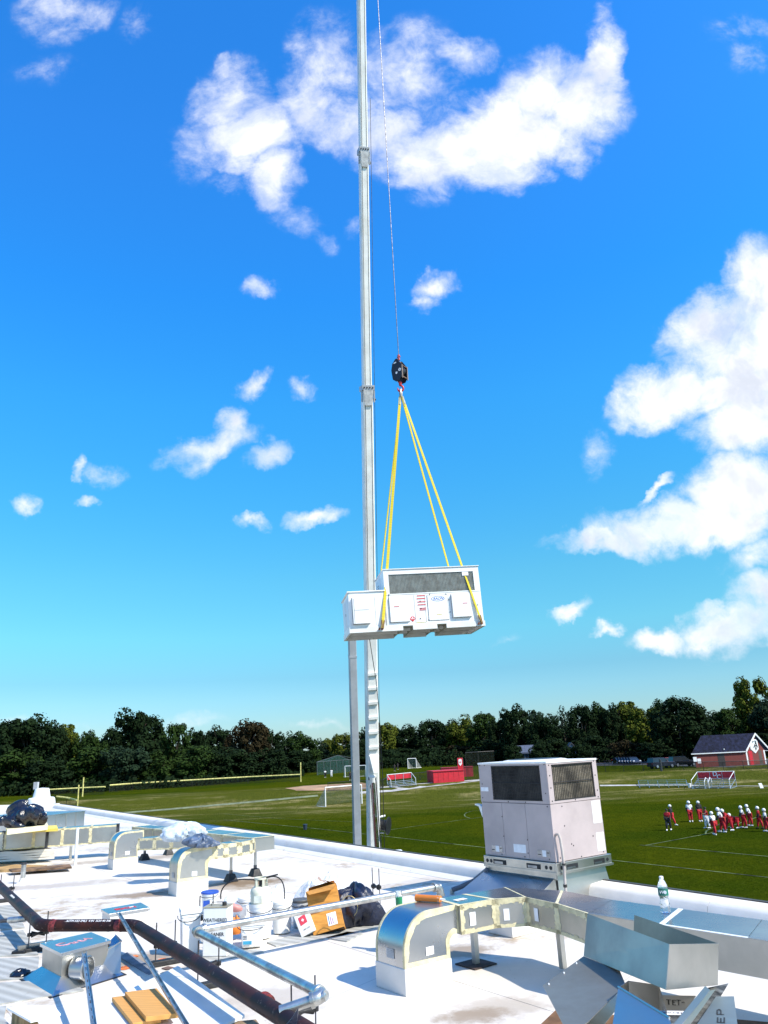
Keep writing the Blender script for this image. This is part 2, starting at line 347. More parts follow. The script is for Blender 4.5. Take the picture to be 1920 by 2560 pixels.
# ------------------------------------------------------------------ mesh builder
ORG = {}
class MB:
    def __init__(s): s.v = []; s.f = []; s.mi = []; s.cur = 0
    def face(s, pts):
        n = len(s.v); s.v += [tuple(p) for p in pts]; s.f.append(tuple(range(n, n+len(pts)))); s.mi.append(s.cur); return s
    def hexa(s, b, t):          # bottom 4, top 4 points, same winding (counter-clockwise from above)
        n = len(s.v); s.v += [tuple(p) for p in b]+[tuple(p) for p in t]; k = len(b)
        s.f.append(tuple(n+i for i in reversed(range(k)))); s.f.append(tuple(n+k+i for i in range(k)))
        for i in range(k):
            j = (i+1) % k; s.f.append((n+i, n+j, n+k+j, n+k+i))
        s.mi += [s.cur]*(k+2); return s
    def box(s, o, ux, uy, uz):  # corner and three edge vectors
        o, ux, uy, uz = Vector(o), Vector(ux), Vector(uy), Vector(uz)
        if ux.cross(uy).dot(uz) < 0: o = o+ux; ux = -ux
        b = [o, o+ux, o+ux+uy, o+uy]
        return s.hexa(b, [p+uz for p in b])
    def bx(s, x0, x1, y0, y1, z0, z1):
        return s.box((x0, y0, z0), (x1-x0, 0, 0), (0, y1-y0, 0), (0, 0, z1-z0))
    def prism(s, poly, vec):
        poly = [Vector(p) for p in poly]; vec = Vector(vec)
        n_ = Vector((0, 0, 0))
        for i in range(1, len(poly)-1): n_ += (poly[i]-poly[0]).cross(poly[i+1]-poly[0])
        if n_.dot(vec) < 0: poly = poly[::-1]
        return s.hexa(poly, [p+vec for p in poly])
    def tube(s, pts, r, seg=12, cap=True):
        pts = [Vector(p) for p in pts]; rs = r if isinstance(r, (list, tuple)) else [r]*len(pts)
        n0 = len(s.v); fr = None
        for i, p in enumerate(pts):
            t = (pts[min(i+1, len(pts)-1)]-pts[max(i-1, 0)]).normalized()
            if fr is None:
                a = Vector((0, 0, 1)) if abs(t.z) < .9 else Vector((1, 0, 0)); fr = t.cross(a).normalized()
            fr = (fr-t*fr.dot(t)).normalized(); g = t.cross(fr)
            for k in range(seg):
                an = 2*math.pi*k/seg; s.v.append(tuple(p+(fr*math.cos(an)+g*math.sin(an))*rs[i]))
        for i in range(len(pts)-1):
            for k in range(seg):
                a, b = n0+i*seg+k, n0+i*seg+(k+1) % seg; s.f.append((a, b, b+seg, a+seg)); s.mi.append(s.cur)
        if cap:
            s.f.append(tuple(n0+k for k in reversed(range(seg)))); s.f.append(tuple(n0+(len(pts)-1)*seg+k for k in range(seg))); s.mi += [s.cur]*2
        return s
    def lathe(s, prof, c=(0, 0, 0), seg=20, ax=None):
        c = Vector(c); ax = Vector(ax).normalized() if ax else Vector((0, 0, 1))
        a = Vector((1, 0, 0)) if abs(ax.x) < .9 else Vector((0, 1, 0)); e = (a-ax*a.dot(ax)).normalized(); g = ax.cross(e)
        n0 = len(s.v)
        for (r, z) in prof:
            for k in range(seg):
                an = 2*math.pi*k/seg; s.v.append(tuple(c+ax*z+(e*math.cos(an)+g*math.sin(an))*max(r, 1e-4)))
        for i in range(len(prof)-1):
            for k in range(seg):
                a1, b1 = n0+i*seg+k, n0+i*seg+(k+1) % seg; s.f.append((a1, b1, b1+seg, a1+seg)); s.mi.append(s.cur)
        s.f.append(tuple(n0+k for k in reversed(range(seg)))); s.f.append(tuple(n0+(len(prof)-1)*seg+k for k in range(seg))); s.mi += [s.cur]*2
        return s
    def build(s, name, mat, parent=None, smooth=False, bev=0, label=None, kind=None, origin=None, solid=0):
        me = bpy.data.meshes.new(name)
        off = ORG.get(parent.name, Vector((0, 0, 0))) if parent is not None else (Vector(origin) if origin is not None else Vector((0, 0, 0)))
        me.from_pydata([tuple(Vector(p)-off) for p in s.v], [], s.f)
        for mm in (mat if isinstance(mat, (list, tuple)) else [mat]): me.materials.append(mm)
        me.polygons.foreach_set('material_index', s.mi)
        if smooth:
            me.polygons.foreach_set('use_smooth', [True]*len(me.polygons))
            try: me.set_sharp_from_angle(angle=math.radians(38))
            except Exception: pass
        me.update()
        o = bpy.data.objects.new(name, me); COL.objects.link(o)
        if parent is not None: o.parent = parent; ORG[o.name] = off
        else: o.location = off; ORG[o.name] = off
        if solid: md = o.modifiers.new('solid', 'SOLIDIFY'); md.thickness = solid; md.offset = 0
        if bev: md = o.modifiers.new('bevel', 'BEVEL'); md.width = bev; md.segments = 2; md.limit_method = 'ANGLE'
        if label: o['label'] = label
        if kind: o['kind'] = kind
        return o
def thing(name, label, cat, loc, group=None, local=False, rz=0):
    o = bpy.data.objects.new(name, None); COL.objects.link(o); o.location = loc; o.empty_display_size = .2
    o.rotation_euler = (0, 0, rz)
    ORG[o.name] = Vector((0, 0, 0)) if local else Vector(loc)
    o['label'] = label; o['category'] = cat
    if group: o['group'] = group
    return o
def tag(o, label, cat, group=None, kind=None):
    if label: o['label'] = label
    if cat: o['category'] = cat
    if group: o['group'] = group
    if kind: o['kind'] = kind
    return o
def copy_tree(o, parent=None):
    c = o.copy(); COL.objects.link(c)
    if parent is not None: c.parent = parent
    for ch in list(o.children): copy_tree(ch, c)
    return c
def text(s, name, mat, pos, ux, uy, size, parent, shear=0, depth=.001, bold=0):
    cu_ = bpy.data.curves.new('t', 'FONT'); cu_.body = s; cu_.size = size; cu_.extrude = depth; cu_.shear = shear
    cu_.align_x = 'CENTER'; cu_.align_y = 'CENTER'; cu_.resolution_u = 2; cu_.offset = bold
    to = bpy.data.objects.new('t', cu_); COL.objects.link(to)
    dg = bpy.context.evaluated_depsgraph_get(); me = bpy.data.meshes.new_from_object(to.evaluated_get(dg))
    bpy.data.objects.remove(to); me.materials.clear(); me.materials.append(mat)
    ux, uy = Vector(ux).normalized(), Vector(uy).normalized(); uy = (uy-ux*uy.dot(ux)).normalized(); uz = ux.cross(uy)
    mt = Matrix((ux, uy, uz)).transposed().to_4x4(); mt.translation = Vector(pos)-ORG.get(parent.name, Vector((0, 0, 0)))
    me.transform(mt); o = bpy.data.objects.new(name, me); COL.objects.link(o); o.parent = parent; ORG[o.name] = ORG.get(parent.name, Vector((0, 0, 0)))
    return o
# ================================================================== GROUND
GZ, PZ = -5.5, -3.65
def sst(a, b, x):
    t = min(1, max(0, (x-a)/(b-a))); return t*t*(3-2*t)
def hgt(x, y):
    foot = 114 + 0.03*x
    return GZ + (PZ-GZ)*sst(foot, foot+13, y) + 0.9*sst(150, 330, y)*sst(60, -20, x)
def G(px, py):
    d = rayd(px, py)
    t = 20.0
    while t < 900:
        p = CAM+d*t
        if p.z <= hgt(p.x, p.y): break
        t *= 1.004
    lo, hi = t/1.004, t
    for _ in range(25):
        mm = (lo+hi)/2; p = CAM+d*mm
        if p.z <= hgt(p.x, p.y): hi = mm
        else: lo = mm
    p = CAM+d*hi; return Vector((p.x, p.y, hgt(p.x, p.y)))
g = MB()
xs = [-900, -600, -400, -280, -200]+[x*6 for x in range(-28, 29)]+[200, 280, 400, 600, 900]
ys = [-300, -100, -20]+[i*10 for i in range(0, 11)]+[104+i*1.0 for i in range(0, 32)]+[140, 150, 165, 180, 200, 220, 240, 260, 280, 300, 330, 400, 600, 900, 1500]
for y in ys:
    for x in xs: g.v.append((x, y, hgt(x, y)))
nx = len(xs)
for j in range(len(ys)-1):
    for i in range(nx-1):
        a = j*nx+i; g.f.append((a, a+1, a+1+nx, a+nx)); g.mi.append(0)
o = g.build('ground', groundm, smooth=True); tag(o, None, None, kind='structure')

def strip(name, pts, w_, mat, dz=.02, wv=None):
    b = MB(); L = []
    for i, p in enumerate(pts):
        p = Vector(p); q0 = Vector(pts[max(i-1, 0)]); q1 = Vector(pts[min(i+1, len(pts)-1)])
        t = (q1-q0); t.z = 0; t.normalize(); n_ = Vector((-t.y, t.x, 0)); L.append((p+n_*w_/2, p-n_*w_/2))
    for (a, b1), (c, d) in zip(L[:-1], L[1:]):
        n = max(1, int((a-c).length/2))
        for k in range(n):
            q = [a.lerp(c, k/n), b1.lerp(d, k/n), b1.lerp(d, (k+1)/n), a.lerp(c, (k+1)/n)]
            b.face([(v.x, v.y, hgt(v.x, v.y)+dz) for v in q])
    return tag(b.build(name, mat), None, None, kind='structure')
F_ = lambda *pp: [G(x, y) for x, y in pp]
strip('field_line', F_((560, 2050), (800, 2073), (1209, 2119), (1529, 2151), (2000, 2203)), .13, linep)
strip('field_line', F_((1600, 2113), (1760, 2127), (2000, 2149)), .13, linep)
strip('field_line', F_((1613, 2114), (1700, 2098), (1777, 2083), (1897, 2042), (1990, 2020)), .13, linep)
strip('field_line', F_((960, 2077), (1080, 2060), (1230, 2040)), .11, linep)
strip('field_line', F_((1175, 2046), (1163, 2042), (1161, 2037), (1166, 2032), (1180, 2028), (1230, 2024)), .11, linep)
strip('field_line', F_((1764, 2085), (1766, 2078), (1776, 2072), (1801, 2060)), .12, linep)
strip('field_line', F_((560, 2035), (700, 2047), (880, 2055)), .08, linep)
strip('path', F_((150, 2043), (300, 2033), (450, 2021), (650, 2003), (795, 1989)), .9, M('pale_track', (.17, .19, .10), .9, 0, .2, 1))
strip('path', F_((1500, 1964), (1700, 1962), (1860, 1965), (2000, 1966)), .7, concrete)
strip('path', F_((880, 1978), (975, 1972), (1060, 1962), (1130, 1956), (1230, 1948)), 3.6, concrete, .03)
def patch(name, pix, mat, dz=.03):
    b = MB(); c = Vector((0, 0, 0)); q = F_(*pix)
    for p in q: c += p/len(q)
    K_ = 10
    for i in range(len(q)):
        a, d = q[i], q[(i+1) % len(q)]
        for k in range(K_):
            for r in range(4):
                r0, r1 = r/4, (r+1)/4
                e0, e1 = a.lerp(d, k/K_), a.lerp(d, (k+1)/K_)
                pts = [c.lerp(e0, r0), c.lerp(e0, r1), c.lerp(e1, r1), c.lerp(e1, r0)]
                b.face([(v.x, v.y, hgt(v.x, v.y)+dz) for v in pts])
    return tag(b.build(name, mat), None, None, kind='structure')
patch('infield_dirt', [(712, 1971), (760, 1965), (830, 1961), (905, 1957), (940, 1963), (935, 1973), (820, 1977), (740, 1977)], dirtm)
patch('parking_lot', [(1460, 1915), (1640, 1912), (1760, 1918), (1868, 1921), (1990, 1917), (1990, 1898), (1700, 1894), (1460, 1902)], asphalt)
patch('road', [(1100, 1906), (1260, 1902), (1260, 1899), (1100, 1902)], asphalt)

# ================================================================== TREES
def crown_mesh(name, mat, nclump, nleaf, seed, shape='round', leaf=.27):
    r = random.Random(seed); v = []; f = []
    clumps = []
    for _ in range(nclump):
        while True:
            x, y, z = r.uniform(-1, 1), r.uniform(-1, 1), r.uniform(-1, 1)
            d = x*x+y*y+z*z
            if d > 1 or d < .16: continue
            if shape == 'tall' and (x*x+y*y) > (1-.65*max(0, z)): continue
            break
        s = r.uniform(.15, .33)
        clumps.append((x*.80, y*.80, z*.84, s))
    for i in range(nleaf):
        cx, cy, cz, s = clumps[i % nclump]
        th = r.uniform(0, 6.283); ph = math.acos(r.uniform(-1, 1)); rr = s*(.45+.6*r.random()**.6)
        p = Vector((cx+rr*math.sin(ph)*math.cos(th), cy+rr*math.sin(ph)*math.sin(th), cz+rr*math.cos(ph)*.8))
        n_ = (Vector((math.sin(ph)*math.cos(th), math.sin(ph)*math.sin(th), math.cos(ph)+.5)).normalized()+Vector((r.uniform(-1, 1), r.uniform(-1, 1), r.uniform(-1, 1)))*.6).normalized()
        a = n_.orthogonal().normalized(); a = (Matrix.Rotation(r.uniform(0, 6.28), 3, n_) @ a); b_ = n_.cross(a)
        sz = leaf/5.0*r.uniform(.6, 1.25)
        k = len(v); v += [tuple(p+a*sz), tuple(p+b_*sz*.7), tuple(p-a*sz), tuple(p-b_*sz*.7)]; f.append((k, k+1, k+2, k+3))
    me = bpy.data.meshes.new(name); me.from_pydata(v, [], f); me.materials.append(mat); me.update(); return me
CM = {}
for nm, mt in (('dark', lf_dark), ('mid', lf_mid), ('olive', lf_olive), ('brown', lf_brown), ('blue', lf_blue)):
    CM[nm] = [crown_mesh('crown_'+nm, mt, 52, 7600, hash(nm) % 97+i if False else {'dark': 3, 'mid': 13, 'olive': 23, 'brown': 33, 'blue': 43}[nm]+i, 'tall' if i == 1 else 'round') for i in range(3)]
airy = {k: crown_mesh('crown_airy', m_, 30, 2600, 71, 'round', .24) for k, m_ in (('dark', lf_dark), ('blue', lf_blue))}
def trunk_mesh(seed):
    r = random.Random(seed); b = MB()
    b.tube([(0, 0, 0), (.02, 0, .3), (-.02, .03, .6), (.03, 0, .95)], [.034, .026, .018, .006], 7)
    for k in range(6):
        a = r.uniform(0, 6.28); z0 = r.uniform(.25, .6); L = r.uniform(.2, .38)
        b.tube([(0, 0, z0), (math.cos(a)*L*.5, math.sin(a)*L*.5, z0+L*.6), (math.cos(a)*L, math.sin(a)*L, z0+L*1.1)], [.014, .009, .003], 5)
    me = bpy.data.meshes.new('trunk'); me.from_pydata(b.v, [], b.f); me.materials.append(trunkm); return me
TM = [trunk_mesh(i) for i in range(3)]
CN = {'dark': 'dark green', 'mid': 'mid green', 'olive': 'yellowish green', 'brown': 'russet brown', 'blue': 'grey green'}
tcount = 0
def tree(px, ytop, D, wpx, kind, label, low=.12, airyc=False, ztop=None):
    global tcount
    q = PD(px, ytop, D); gx, gy = q.x, q.y; gz = hgt(gx, gy); H = q.z-gz
    wid = wpx*zc(q)/FPX/2
    t = thing('tree', label, 'tree', (gx, gy, gz), 'trees along the edge of the playing fields', local=True, rz=random.uniform(0, 6.28))
    tr = bpy.data.objects.new('trunk', TM[tcount % 3]); COL.objects.link(tr); tr.parent = t; tr.scale = (H*.5, H*.5, H*.93)
    me = airy[kind] if airyc and kind in airy else CM[kind][tcount % 3]
    cr = bpy.data.objects.new('crown', me); COL.objects.link(cr); cr.parent = t
    hh = H*(1-low)/2*1.07; cr.location = (0, 0, H+.02*H-hh*.95); cr.scale = (wid*1.22, wid*1.22, hh*1.06)
    tcount += 1
    return t
TL = [ # px, top, D, width, kind, label bits
 (-70,1800,150,130,'dark','dark tree at the far left edge of the picture'),
 (15,1806,148,86,'dark','leftmost dark tree above the white roof hood'),
 (72,1789,146,110,'dark','broad dark tree with bare pale limbs left of the yellow poles'),
 (124,1802,152,74,'dark','dark round tree just right of the broad one with bare limbs'),
 (172,1812,158,66,'olive','light feathery tree left of the tall dome tree group'),
 (210,1838,156,50,'mid','low green tree between the feathery tree and the tall dome tree'),
 (240,1832,150,60,'mid','green spiky topped tree before the tall dome tree'),
 (284,1823,158,64,'dark','dark shoulder tree just left of the tall dome tree'),
 (343,1775,160,100,'dark','tallest dome topped tree on the left half'),
 (397,1822,162,50,'dark','small dark crown right of the tall dome tree'),
 (447,1813,150,62,'mid','round topped tree above the yellow topped fence'),
 (492,1823,158,50,'dark','dark tree between two round crowns above the fence'),
 (550,1813,170,64,'dark','umbrella shaped dark tree with sky showing under its crown'),
 (590,1828,160,50,'brown','low russet tree beside the tall russet one'),
 (626,1797,156,82,'brown','tall russet brown pointed tree left of the crane'),
 (678,1823,166,56,'dark','dark tree right of the tall russet tree'),
 (722,1829,175,56,'blue','thin grey green tree left of the batting cage'),
 (752,1834,170,70,'mid','green tree beside the foul pole and batting cage'),
 (800,1846,230,40,'blue','small thin tree behind the batting cage'),
 (825,1846,235,44,'olive','yellowish tree behind the batting cage'),
 (856,1836,228,50,'olive','sunlit olive tree left of the thin crane column'),
 (908,1818,225,60,'dark','dark tree seen between the crane column and boom'),
 (958,1808,235,62,'olive','olive topped tree just right of the crane boom'),
 (1010,1814,245,66,'dark','dark tree behind the far soccer goal'),
 (1040,1818,260,46,'blue','airy tree above the far soccer goal'),
 (1077,1802,240,66,'dark','broad dark tree right of the far soccer goal'),
 (1120,1802,245,60,'dark','dark tree left of the red banner'),
 (1156,1789,235,66,'olive','yellowish tree above the red banner'),
 (1206,1787,225,70,'mid','mid green tree above the left corner of the beige unit'),
 (1246,1795,215,50,'dark','low dark tree left of the blue grey house'),
 (1288,1761,205,70,'dark','high dark tree over the blue grey house'),
 (1330,1778,212,56,'blue','greyish tree just right of the high dark tree'),
 (1360,1788,195,66,'dark','dense dark tree between the two houses'),
 (1404,1766,210,50,'blue','airy grey green tree above the white house'),
 (1450,1766,200,60,'dark','dark tree right of the white house'),
 (1488,1763,205,62,'mid','green tree right of the white house with pointed top'),
 (1524,1759,200,56,'dark','dark crown above the row of parked cars'),
 (1568,1755,204,76,'olive','broad yellow green tree above the row of parked cars'),
 (1605,1772,190,80,'olive','brightest yellow green tree in the woods'),
 (1634,1756,200,60,'mid','green tree left of the broad dark maple'),
 (1686,1747,172,112,'dark','broad dark drooping tree left of the brick building'),
 (1728,1768,178,66,'dark','dark tree at the left end of the slate roof'),
 (1768,1778,185,70,'dark','low dark tree behind the left of the slate roof'),
 (1818,1775,180,66,'mid','green tree behind the slate roof'),
 (1869,1699,185,78,'olive','tallest light green tree above the brick building'),
 (1920,1745,175,76,'blue','greyish tree at the right edge of the picture'),
 (1985,1730,175,100,'dark','dark tree beyond the right edge'),
 # lower second row
 (40,1880,136,120,'mid','low green tree in front of the leftmost woods'),
 (130,1890,134,100,'dark','low dark tree behind the yellow poles'),
 (230,1870,140,110,'mid','low green tree left of the dome tree'),
 (320,1862,138,96,'blue','low bluish green tree under the tall dome tree'),
 (405,1880,140,80,'mid','low bright green tree behind the yellow topped fence'),
 (480,1868,142,100,'mid','low round green tree under the two round crowns'),
 (570,1870,146,100,'dark','low dark tree under the umbrella shaped crown'),
 (660,1870,150,90,'dark','low dark tree behind the fence end'),
 (740,1878,165,70,'dark','low dark tree left of the batting cage'),
 (820,1884,226,80,'dark','low dark tree right behind the batting cage'),
 (900,1870,220,80,'dark','low dark tree behind the crane boom'),
 (990,1872,230,90,'dark','low dark tree behind the red backed bench'),
 (1080,1866,232,90,'dark','low dark tree behind the long red box'),
 (1150,1862,228,80,'brown','low brownish tree behind the red banner'),
 (1225,1850,212,80,'dark','low dark tree behind the beige unit'),
 (1370,1845,190,76,'dark','low dark tree between the houses'),
 (1283,1858,168,44,'dark','dark bushy tree hiding the left side of the blue grey house'),
 (1345,1862,166,40,'dark','dark bushy tree right of the blue grey house'),
 (1452,1858,166,44,'dark','dark bushy tree against the right wall of the white house'),
 (1411,1862,167,30,'dark','dark bush left of the white house'),
 (1480,1840,190,90,'dark','low dark tree right of the white house'),
 (1560,1850,178,60,'brown','small bare reddish tree above the parked cars'),
 (1640,1850,168,70,'dark','low dark tree behind the grey car'),
 (1800,1840,172,120,'dark','low dark tree right behind the brick building'),
 (1940,1830,172,100,'dark','low dark tree behind the gable'),
]
for (px, yt, D, wpx, kd, lb) in TL:
    if px < 765 and D < 200: D += 27+8*sst(500, 750, px)
    tree(px, yt, D, wpx*1.22, kd, lb, low=.10 if yt < 1850 else .0, airyc=('airy' in lb or 'thin' in lb))
# the wood behind and the undergrowth read as one mass
def leafmass(name, label, pts, n, mat, sz, seed):
    r = random.Random(seed); b = MB()
    for _ in range(n):
        i = r.randrange(len(pts)-1); t = r.random()
        a, c = pts[i], pts[i+1]; px = a[0]+(c[0]-a[0])*t; yt = a[1]+(c[1]-a[1])*t; D = a[2]+(c[2]-a[2])*t+r.uniform(-4, 6)
        q = PD(px, yt, D); gz = hgt(q.x, q.y); H = (q.z-gz)*(.82+.18*math.sin(px*.13+seed)+.1*math.sin(px*.41))
        p = Vector((q.x, q.y, gz+H*r.random()**.8))
        n_ = Vector((r.uniform(-1, 1), r.uniform(-1.3, .3), r.uniform(-.2, 1))).normalized(); a_ = n_.orthogonal().normalized(); b_ = n_.cross(a_); s = sz*r.uniform(.5, 1.2)
        b.face([p+a_*s, p+b_*s*.7, p-a_*s, p-b_*s*.7])
    o = b.build(name, mat); tag(o, label, None, kind='stuff'); return o
back = [(-150, 1850, 192), (60, 1842, 192), (300, 1850, 194), (600, 1862, 200), (760, 1872, 215), (850, 1872, 250), (1100, 1838, 265), (1280, 1815, 235), (1500, 1795, 215), (1750, 1805, 205), (2080, 1790, 205)]
leafmass('woods', 'dark mass of woods filling in behind the nearer trees', back, 42000, lf_dark, .62, 5)
under = [(-100, 1955, 158), (210, 1950, 158), (430, 1940, 162), (560, 1936, 170), (760, 1922, 190)]
leafmass('undergrowth', 'low dark undergrowth along the foot of the woods behind the fence', under, 9000, lf_dark, .30, 9)
under2 = [(760, 1900, 215), (900, 1886, 222), (1200, 1868, 218), (1450, 1868, 190), (1760, 1868, 172), (2060, 1868, 172)]
leafmass('undergrowth', 'dark undergrowth below the trees behind the cars and houses', under2, 14000, lf_dark, .36, 11)

# ================================================================== FIELD FURNITURE
def fence(name, label, pix, h, cap=None, spacing=3.0, postm=blackg, mesh=netd, gap=0):
    pts = F_(*pix); t = thing(name, label, 'fence', pts[0], 'fences round the playing fields')
    mb = MB(); rail = MB()
    for a, c in zip(pts[:-1], pts[1:]):
        n = max(1, int((c-a).length/spacing))
        for k in range(n):
            u, v = a.lerp(c, k/n), a.lerp(c, (k+1)/n); u.z = hgt(u.x, u.y); v.z = hgt(v.x, v.y)
            mb.face([u, v, v+Z*h, u+Z*h]); rail.tube([u+Z*(h+.01), v+Z*(h+.01)], .05 if not cap else .15, 6)
            b = MB(); b.tube([u, u+Z*h], .04, 6); b.build('fence_post', postm, t)
    mb.build('chain_link', mesh, t); rail.build('top_rail', cap or postm, t)
    return t
ycap = M('yellow_fence_cap', (.66, .60, .20), .6, 0, .2, 4)
fence('outfield_fence', 'yellow capped outfield fence in front of the woods, longest stretch', [(273, 1981), (330, 1976), (480, 1967), (620, 1959), (752, 1953)], 1.25, ycap, 6)
fence('outfield_fence', 'short yellow capped fence stretch behind the white roof hood', [(122, 1993), (196, 1989), (262, 1986)], 1.25, ycap, 5)
fence('outfield_fence', 'yellow capped fence stretch running to the nearer yellow foul pole', [(140, 2014), (165, 2017), (192, 2024)], 1.25, ycap, 5)
def pole(px, yb, yt, rpx, mat, label, name='foul_pole', cat='pole', group=None):
    b0 = G(px, yb); zt = zat(b0, yt); b = MB(); b.tube([b0, (b0.x, b0.y, zt)], rpx*zc(b0)/FPX, 8)
    return tag(b.build(name, mat, origin=b0), label, cat, group)
pole(193, 2024, 1962, 1.6, ycap, 'nearer yellow foul pole standing past the end of the roof')
pole(206, 1992, 1943, 1.8, ycap, 'farther yellow foul pole in front of the woods')
pole(752, 1955, 1906, 1.4, ycap, 'pale pole at the right end of the yellow capped fence')
pole(833, 1920, 1868, .8, plastg, 'thin grey pole rising above the batting cage')
def goal(pts, h, label, dx):
    a, c = G(*pts[0]), G(*pts[1]); t = thing('soccer_goal', label, 'soccer goal', a, 'soccer goals'); back_ = Vector(dx)
    r = .08
    for p in (a, c):
        b = MB(); b.tube([p, p+Z*h], r, 8); b.build('goal_post', whitep, t)
    b = MB(); b.tube([a+Z*h, c+Z*h], r, 8); b.build('crossbar', whitep, t)
    b = MB(); a2, c2 = a+back_, c+back_
    b.tube([a2, c2], r*.7, 6); b.tube([a, a2], r*.7, 6); b.tube([c, c2], r*.7, 6); b.build('base_frame', whitep, t)
    n_ = MB(); n_.face([a+Z*h, c+Z*h, c2, a2]); n_.face([a, a2, a+Z*h]); n_.face([c, c2, c+Z*h]); n_.build('net', netw, t)
goal([(814, 2017), (905, 2009)], 2.5, 'nearest soccer goal with white posts left of the crane', (-1.6, 1.8, 0))
goal([(863, 1943), (915, 1941)], 2.2, 'soccer goal behind the crane column in front of the batting cage', (-.5, 1.9, 0))
goal([(1020, 1921), (1041, 1920)], 2.4, 'far soccer goal up on the grass left of the red box', (1.4, 1.6, 0))
# batting cage
cagem = M('cage_grey', (.07, .09, .09), .6)
a, c = G(793, 1938), G(873, 1930); t = thing('batting_cage', 'dark netted batting cage at the edge of the woods', 'batting cage', a)
dpt = Vector((2, 5, 0)); hh = zat(a, 1905)-a.z
for k in range(6):
    for q in (Vector((0, 0, 0)), dpt):
        p = a.lerp(c, k/5)+q; b = MB(); b.tube([p, p+Z*hh], .09, 6); b.build('cage_pole', cagem, t)
b = MB()
for q in (Vector((0, 0, 0)), dpt): b.tube([a+q+Z*hh, c+q+Z*hh], .08, 6)
pk = (a+c)/2+dpt/2+Z*(hh+1.2)
for q in (a, c, a+dpt, c+dpt): b.tube([q+Z*hh, pk], .06, 6)
b.build('cage_top_frame', cagem, t)
b = MB(); b.face([a, c, c+Z*hh, a+Z*hh]); b.face([a+dpt, c+dpt, c+dpt+Z*hh, a+dpt+Z*hh]); b.face([a+Z*hh, c+Z*hh, pk]); b.build('cage_net', netg, t)
# foul bag trash can
def bin_(px, yb, yt, rpx, mat, label, cat='bin', name='trash_bin', lid=None, tilt=0):
    p = G(px, yb); h = zat(p, yt)-p.z; r = rpx*zc(p)/FPX
    t = thing(name, label, cat, p); b = MB(); b.lathe([(r*.8, 0), (r*.95, h*.9), (r*1.05, h*.92), (r*1.05, h)], p, 14); b.build('bin_body', mat, t, smooth=True)
    b = MB(); b.lathe([(r*1.08, h), (r*1.0, h*1.04), (r*.2, h*1.06)], p, 14); b.build('bin_rim', lid or mat, t, smooth=True)
    return t
navy = M('navy_bin_plastic', (.02, .035, .06), .5)
bin_(763, 2074, 2061, 5.5, navy, 'dark blue bin standing alone on the grass left of the crane')
bin_(1725, 1970, 1959, 4, plastw, 'white cooler barrel beside the bleachers', 'cooler', 'drink_cooler')
# long red box (storage) and the second one behind
def slabbox(name, cat, label, p0, p1, h, depth, mat, extra=None):
    a, c = G(*p0), G(*p1); d = (c-a); d.z = 0; n_ = Vector((-d.y, d.x, 0)).normalized()*depth; t = thing(name, label, cat, a)
    b = MB(); b.box(a-Z*.2, d, n_, Z*(h+.2)); b.build('shell', mat, t, bev=.05)
    b = MB(); b.box(a+Z*h-d*.01-n_*.03, d*1.02, n_*1.06, Z*.12); b.build('roof_panel', extra or mat, t); 
    for k in range(1, 6):
        b = MB(); b.box(a+d*k/6-n_.normalized()*.03-Z*.1, d.normalized()*.05, n_.normalized()*.029, Z*(h)); b.build('wall_rib', mat, t)
    return t
slabbox('dugout', 'dugout', 'long bright red dugout box beside the concrete path', (1084, 1958), (1161, 1953), 1.65, 4, red)
slabbox('storage_box', 'storage box', 'dark red box behind the long red dugout', (1105, 1945), (1184, 1941), 1.6, 2.0, M('dark_red_paint', (.30, .01, .02), .6))
# red banner with a white shield
a = G(1147, 1953); zt = zat(a, 1895); zb = zat(a, 1923); wd = 13.5*zc(a)/FPX
t = thing('banner_sign', 'tall red banner with a white shield crest above the dugout', 'banner', a)
b = MB(); b.tube([a, a+Z*(zt-a.z)], .06, 6); b.tube([a+Vector((wd, 0, 0)), a+Vector((wd, 0, zt-a.z))], .06, 6); b.build('sign_post', steeld, t)
b = MB(); b.box((a.x, a.y-.1, zb), (wd, 0, 0), (0, .05, 0), (0, 0, zt-zb)); b.build('banner_panel', red, t)
def shield(c, w_, h, ux, n_, mat, parent, name='shield'):
    b = MB(); ux = Vector(ux); c = Vector(c); pts = []
    for (u, v) in [(-.5, .36), (-.3, .5), (.3, .5), (.5, .36), (.5, -.2), (0, -.5), (-.5, -.2)]: pts.append(c+ux*u*w_+Z*v*h)
    b.prism(pts, Vector(n_)); return b.build(name, mat, parent)
shield((a.x+wd/2, a.y-.16, (zt+zb)/2+.15), wd*.62, (zt-zb)*.62, (1, 0, 0), (0, .06, 0), whitep, t)
b = MB(); b.lathe([(wd*.14, 0), (wd*.14, .02)], (a.x+wd/2, a.y-.165, (zt+zb)/2+.2), 12, (0, -1, 0)); b.build('crest_ring', red, t)
